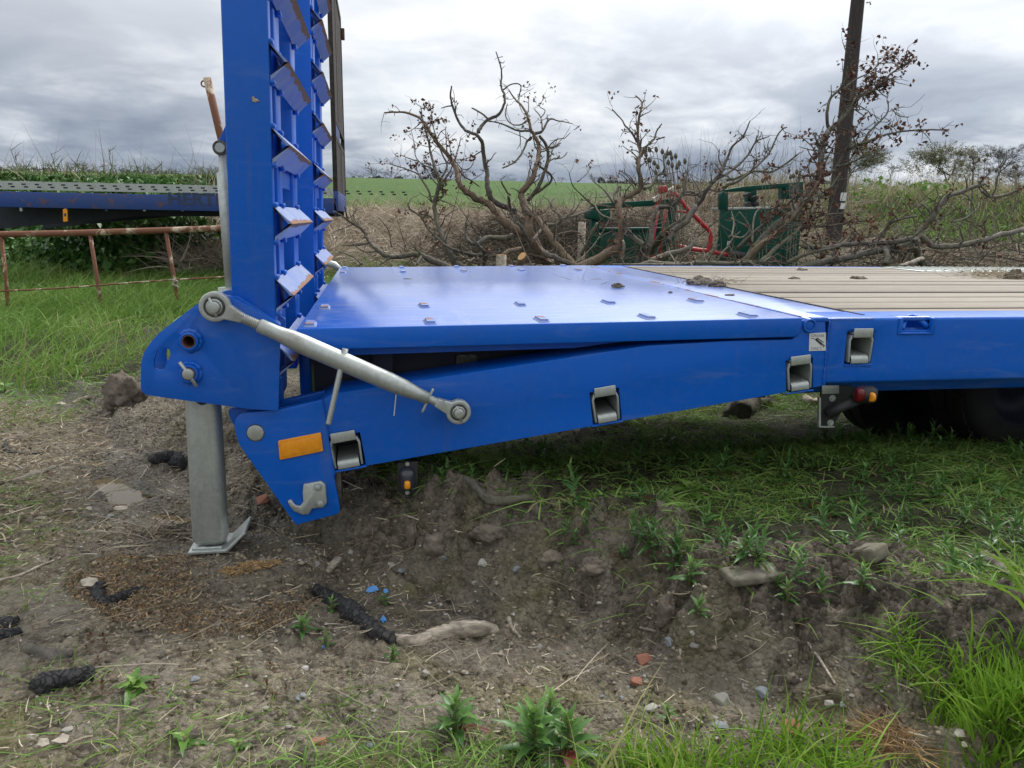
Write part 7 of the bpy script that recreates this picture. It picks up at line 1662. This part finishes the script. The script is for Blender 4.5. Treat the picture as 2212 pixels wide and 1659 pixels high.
MB().box((p[0] - .040, p[1] - .011, p[2]), (p[0] + .040, p[1] + .011, p[2] + .012), Matrix.Rotation(a, 3, 'Z') @ Matrix.Rotation(-.1, 3, 'Y')).build('wood_strip', M['driftwood'], bevel=.003, label='sawn pale wood strip lying in the rut right of the jack', cat='wood')
p = G(1880, 1200); MB().box((p[0] - .036, p[1] - .028, p[2] - .012), (p[0] + .036, p[1] + .028, p[2] + .022), Matrix.Rotation(.5, 3, 'Z') @ Matrix.Rotation(-.35, 3, 'X')).build('wood_block', M['bark_grey'], bevel=.006, label='rough chunk of split wood in the shaded grass', cat='wood')
p = G(1625, 1242); MB().box((p[0] - .07, p[1] - .035, p[2] - .008), (p[0] + .07, p[1] + .035, p[2] + .012), Matrix.Rotation(.1, 3, 'Z')).build('wood_slab', M['bark_grey'], bevel=.006, label='flat grey wood slab on top of the soil bank', cat='wood')
# twig bundle by the puddle
twp = GP([(270, 1150), (400, 1130), (415, 1160), (300, 1185)])
def litter(name, poly, n, ln, wd, mat, label, tmean=.6, zo=.004, dens=None, up=.25, curl=.5):
    b = scatter(poly, n, dens, zo); d = rng.normal(size=(len(b), 3)); d[:, 2] = np.abs(d[:, 2]) * up
    L_ = rng.uniform(*ln, len(b)); V, Q = ribbons(b, d, L_, rng.uniform(*wd, len(b)), rng.uniform(0, .15, len(b)), 3, rng.normal(size=(len(b), 3)) * curl * np.array([1, 1, .1]), taper=5)
    return place(name, np_mesh(name, V, Q, smooth=True, attrs={'tint': np.repeat(np.clip(rng.normal(tmean, .25, len(b)), 0, 1), 8)}), M[mat], origin=tuple(b.mean(0)), kind='stuff', label=label)
litter('twig_bundle', twp, 90, (.06, .18), (.0025, .004), 'twig', 'loose bundle of thin twigs beside the jack foot', .6)
fore = GP([(-100, 880), (300, 860), (700, 1060), (1150, 1190), (1700, 1330), (2212, 1480), (2300, 1750), (-150, 1750)])
litter('straw_litter', fore, 5000, (.008, .038), (.0015, .0034), 'grass_dry', 'scattered straw and root fragments on the mud', .7)
litter('long_straw', fore, 480, (.04, .12), (.0015, .003), 'grass_dry', 'longer pale roots and straws on the mud', .75, up=.2, curl=.8)
litter('left_litter', GP([(-100, 860), (250, 850), (220, 980), (170, 1150), (-100, 1250)]), 3600, (.008, .04), (.002, .006), 'grass_dry', 'pale woody litter heaped left of the rut', .6)
litter('shade_litter', under, 1500, (.02, .07), (.002, .004), 'twig', 'dead stems lying in the shaded grass', .6)
chipsP = GP([(130, 1265), (220, 1195), (380, 1200), (480, 1222), (600, 1218), (660, 1265), (690, 1300), (600, 1365), (420, 1385), (240, 1345)])
cw = np.mean(chipsP, 0)
litter('wood_chips', chipsP, 6500, (.004, .013), (.002, .0042), 'chips', 'spread of brown wood chips around the jack foot', .68, .004, lambda x, y: np.clip(.50 + 1.2 * fbm(x * 3, y * 3, 151, 3), .03, 1), .6, .2)
litter('orange_sawdust', GP([(470, 1238), (520, 1222), (600, 1214), (606, 1224), (540, 1242), (490, 1250)]), 900, (.004, .010), (.002, .004), 'chips', 'orange sawdust patch beside the jack foot', 1.0, .006)
litter('straw_fibres', GP([(1850, 1590), (1900, 1545), (1960, 1580), (1990, 1640), (1920, 1640)]), 900, (.015, .05), (.001, .002), 'chips', 'tan mat of straw fibres at lower right', .95, .006, None, .5, 1.0)
# pebbles too small to pick out
n = 2600; c = scatter(fore, n); sz = rng.uniform(.002, .0062, n); oc = np.array([(1, 0, 0), (-1, 0, 0), (0, 1, 0), (0, -1, 0), (0, 0, .7), (0, 0, -.7)]); V = c[:, None] + oc[None] * sz[:, None, None] * rng.uniform(.6, 1.3, (n, 6, 1))
F_ = (np.arange(n) * 6)[:, None, None] + np.array([(0, 2, 4), (2, 1, 4), (1, 3, 4), (3, 0, 4), (2, 0, 5), (1, 2, 5), (3, 1, 5), (0, 3, 5)])[None]
place('pebbles', np_mesh('pebbles', V, Ft=F_.reshape(-1, 3), attrs={'tint': np.repeat(rng.random(n), 6)}), M['pebble'] if 'pebble' in M else leafmat('pebble_mix', [(0, (.10, .085, .07)), (.5, (.24, .21, .17)), (1, (.46, .44, .40))], .8, 0), origin=tuple(c.mean(0)), kind='stuff', label='tiny pebbles and grit over the mud')
n = 5200; c = scatter(fore, n, lambda x, y: np.clip(.35 + 1.3 * fbm(x * 2.2, y * 2.2, 171, 3), .03, 1)); sz = rng.uniform(.003, .012, n) * rng.uniform(.5, 1, n); V = c[:, None] + oc[None] * sz[:, None, None] * rng.uniform(.6, 1.3, (n, 6, 1))
F_ = (np.arange(n) * 6)[:, None, None] + np.array([(0, 2, 4), (2, 1, 4), (1, 3, 4), (3, 0, 4), (2, 0, 5), (1, 2, 5), (3, 1, 5), (0, 3, 5)])[None]
place('soil_crumbs', np_mesh('soil_crumbs', V, Ft=F_.reshape(-1, 3), smooth=True, attrs={'tint': np.repeat(rng.random(n), 6)}), leafmat('soil_crumb', [(0, (.08, .065, .045)), (.5, (.19, .155, .11)), (1, (.34, .285, .205))], .95, 0), origin=tuple(c.mean(0)), kind='stuff', label='loose crumbs of soil over the mud')
# blue plastic scraps, pale dead leaves
def scrap(px, py, w, h, mat, label, name, cat, lift=.012, group=None):
    p = G(px, py); k = np.linalg.norm(p - CAM) / F_PX; n = 8; V = []
    for i in range(n):
        a = 2 * math.pi * i / n; r = random.uniform(.65, 1.1); V.append((p[0] + w * k * r * math.cos(a), p[1] + .6 * h * k * r * math.sin(a), p[2] + .004 + random.uniform(0, lift) + .6 * h * k * max(0, math.sin(a))))
    c = (p[0], p[1], p[2] + .012); Vb = [(x, y, z - .0012) for x, y, z in V + [c]]
    f = [(n, i, (i + 1) % n) for i in range(n)]; f2 = [(2 * n + 1, n + 1 + (i + 1) % n, n + 1 + i) for i in range(n)]; f3 = [(i, n + 1 + i, n + 1 + (i + 1) % n, (i + 1) % n) for i in range(n)]
    return MB().add(V + [c] + Vb, f + f2 + f3).build(name, M[mat], label=label, cat=cat, group=group)
scrap(803, 1280, 13, 12, 'plastic', 'larger torn scrap of blue plastic above the bent log', 'plastic_scrap', 'plastic'); scrap(828, 1346, 8, 11, 'plastic', 'smaller torn scrap of blue plastic below the first', 'plastic_scrap', 'plastic'); scrap(834, 1285, 6, 4, 'plastic', 'tiny sliver of blue plastic beside the larger scrap', 'plastic_scrap', 'plastic'); scrap(699, 1407, 4, 2.5, 'plastic', 'tiny blue plastic fragment on the mud', 'plastic_scrap', 'plastic')
M['paleleaf'] = simple('pale_dead_leaf', (0.36, 0.31, 0.24), (0.52, 0.47, 0.39), 0.8, 40)
for (p, w, h, lab) in ((K4(640, 205), 20, 15, 'pale curled oak leaf above the charred hook'), (K4(450, 1340), 16, 14, 'bleached oak leaf low at the left'), (K4(230, 1320), 11, 7, 'bleached leaf scrap at the far lower left'), (K4(320, 1370), 10, 14, 'second bleached leaf scrap at the lower left'), (K8(1570, 1420), 14, 13, 'upper bleached leaf at the lower right corner'), (K8(1610, 1510), 10, 9, 'lower bleached leaf at the lower right corner'), (K3(500, 405), 10, 6, 'pale leaf on the slope above the rut'), (K3(985, 1270), 17, 8, 'pale sodden leaf at the foot of the puddle'), (K3(710, 1270), 9, 7, 'pale leaf left of the sodden one')):
    scrap(*p, w, h, 'paleleaf', lab, 'dead_leaf', 'leaf', .006)

# ------------------------------------------------------------------ dirt dropped on the deck
def deck_clod(px, py, w, h, label, seed):
    p = UZ(px, py, DECK + .002); k = np.linalg.norm(p - CAM) / F_PX; bm = bmesh.new(); bmesh.ops.create_icosphere(bm, subdivisions=3, radius=1.0); co = np.array([v.co for v in bm.verts])
    n = fbm(co[:, 0] * 2 + seed, co[:, 1] * 2 + co[:, 2], seed, 3) * .6 + fbm(co[:, 0] * 6, co[:, 1] * 6 + co[:, 2] * 4, seed + 1, 2) * .25
    for v, q in zip(bm.verts, n): v.co *= 1 + q; v.co.z = max(v.co.z, -.05)
    me_ = bpy.data.meshes.new('c'); bm.to_mesh(me_); bm.free(); me_.transform(Matrix.Translation((p[0], p[1] + w * k * .4, p[2] - .002)) @ Matrix.Diagonal((w * k, w * k * .8, h * k, 1)))
    return place('dirt_clod', me_, M['clod'], label=label, cat='clod')
deck_clod(1510, 614, 26, 16, 'largest dried clod with straw on the deck seam', 3); deck_clod(1552, 618, 16, 12, 'dried clod right of the largest on the seam', 6); deck_clod(1335, 619, 12, 7, 'small dried clod alone on the blue deck', 8)
deck_clod(1735, 583, 11, 4, 'flat dirt patch far back on the timber deck', 11); deck_clod(1718, 602, 12, 4, 'thin dirt patch nearer on the timber deck', 13); deck_clod(1860, 602, 15, 5, 'dirt patch in the middle of the timber deck', 15); deck_clod(2195, 602, 18, 16, 'dark clod at the right end of the timber deck', 17); deck_clod(1448, 631, 5, 3, 'tiny crumb beside the deck seam', 19); deck_clod(1579, 637, 9, 2.5, 'rusty crumb on the hinge strip', 23); deck_clod(880, 602, 8, 1.5, 'thin brown flake on the blue tail deck', 29)
def deck_straw(px, py, n, wx, wy, label, ln=(.02, .07), mat='grass_dry', zr=.03):
    p = UZ(px, py, DECK); b = p[None] + rng.normal(size=(n, 3)) * np.array([wx, wy, 0]); b[:, 2] = DECK + .003 + rng.random(n) * zr; d = rng.normal(size=(n, 3)); d[:, 2] = np.abs(d[:, 2]) * .35
    V, Q = ribbons(b, d, rng.uniform(*ln, n), np.full(n, .0022), rng.uniform(0, .3, n), 3, rng.normal(size=(n, 3)) * .6); V[:, 2] = np.maximum(V[:, 2], DECK + .0025)
    place('deck_straw', np_mesh('deck_straw', V, Q, attrs={'tint': np.repeat(rng.random(n), 8)}), M[mat], kind='stuff', label=label, origin=tuple(p))
deck_straw(1530, 618, 130, .07, .05, 'straw caught in the clods on the deck seam'); deck_straw(2145, 600, 420, .11, .07, 'wisp of straw at the right end of the timber deck', (.03, .09)); deck_straw(1270, 617, 8, .05, .01, 'thin roots trailing on the blue deck')
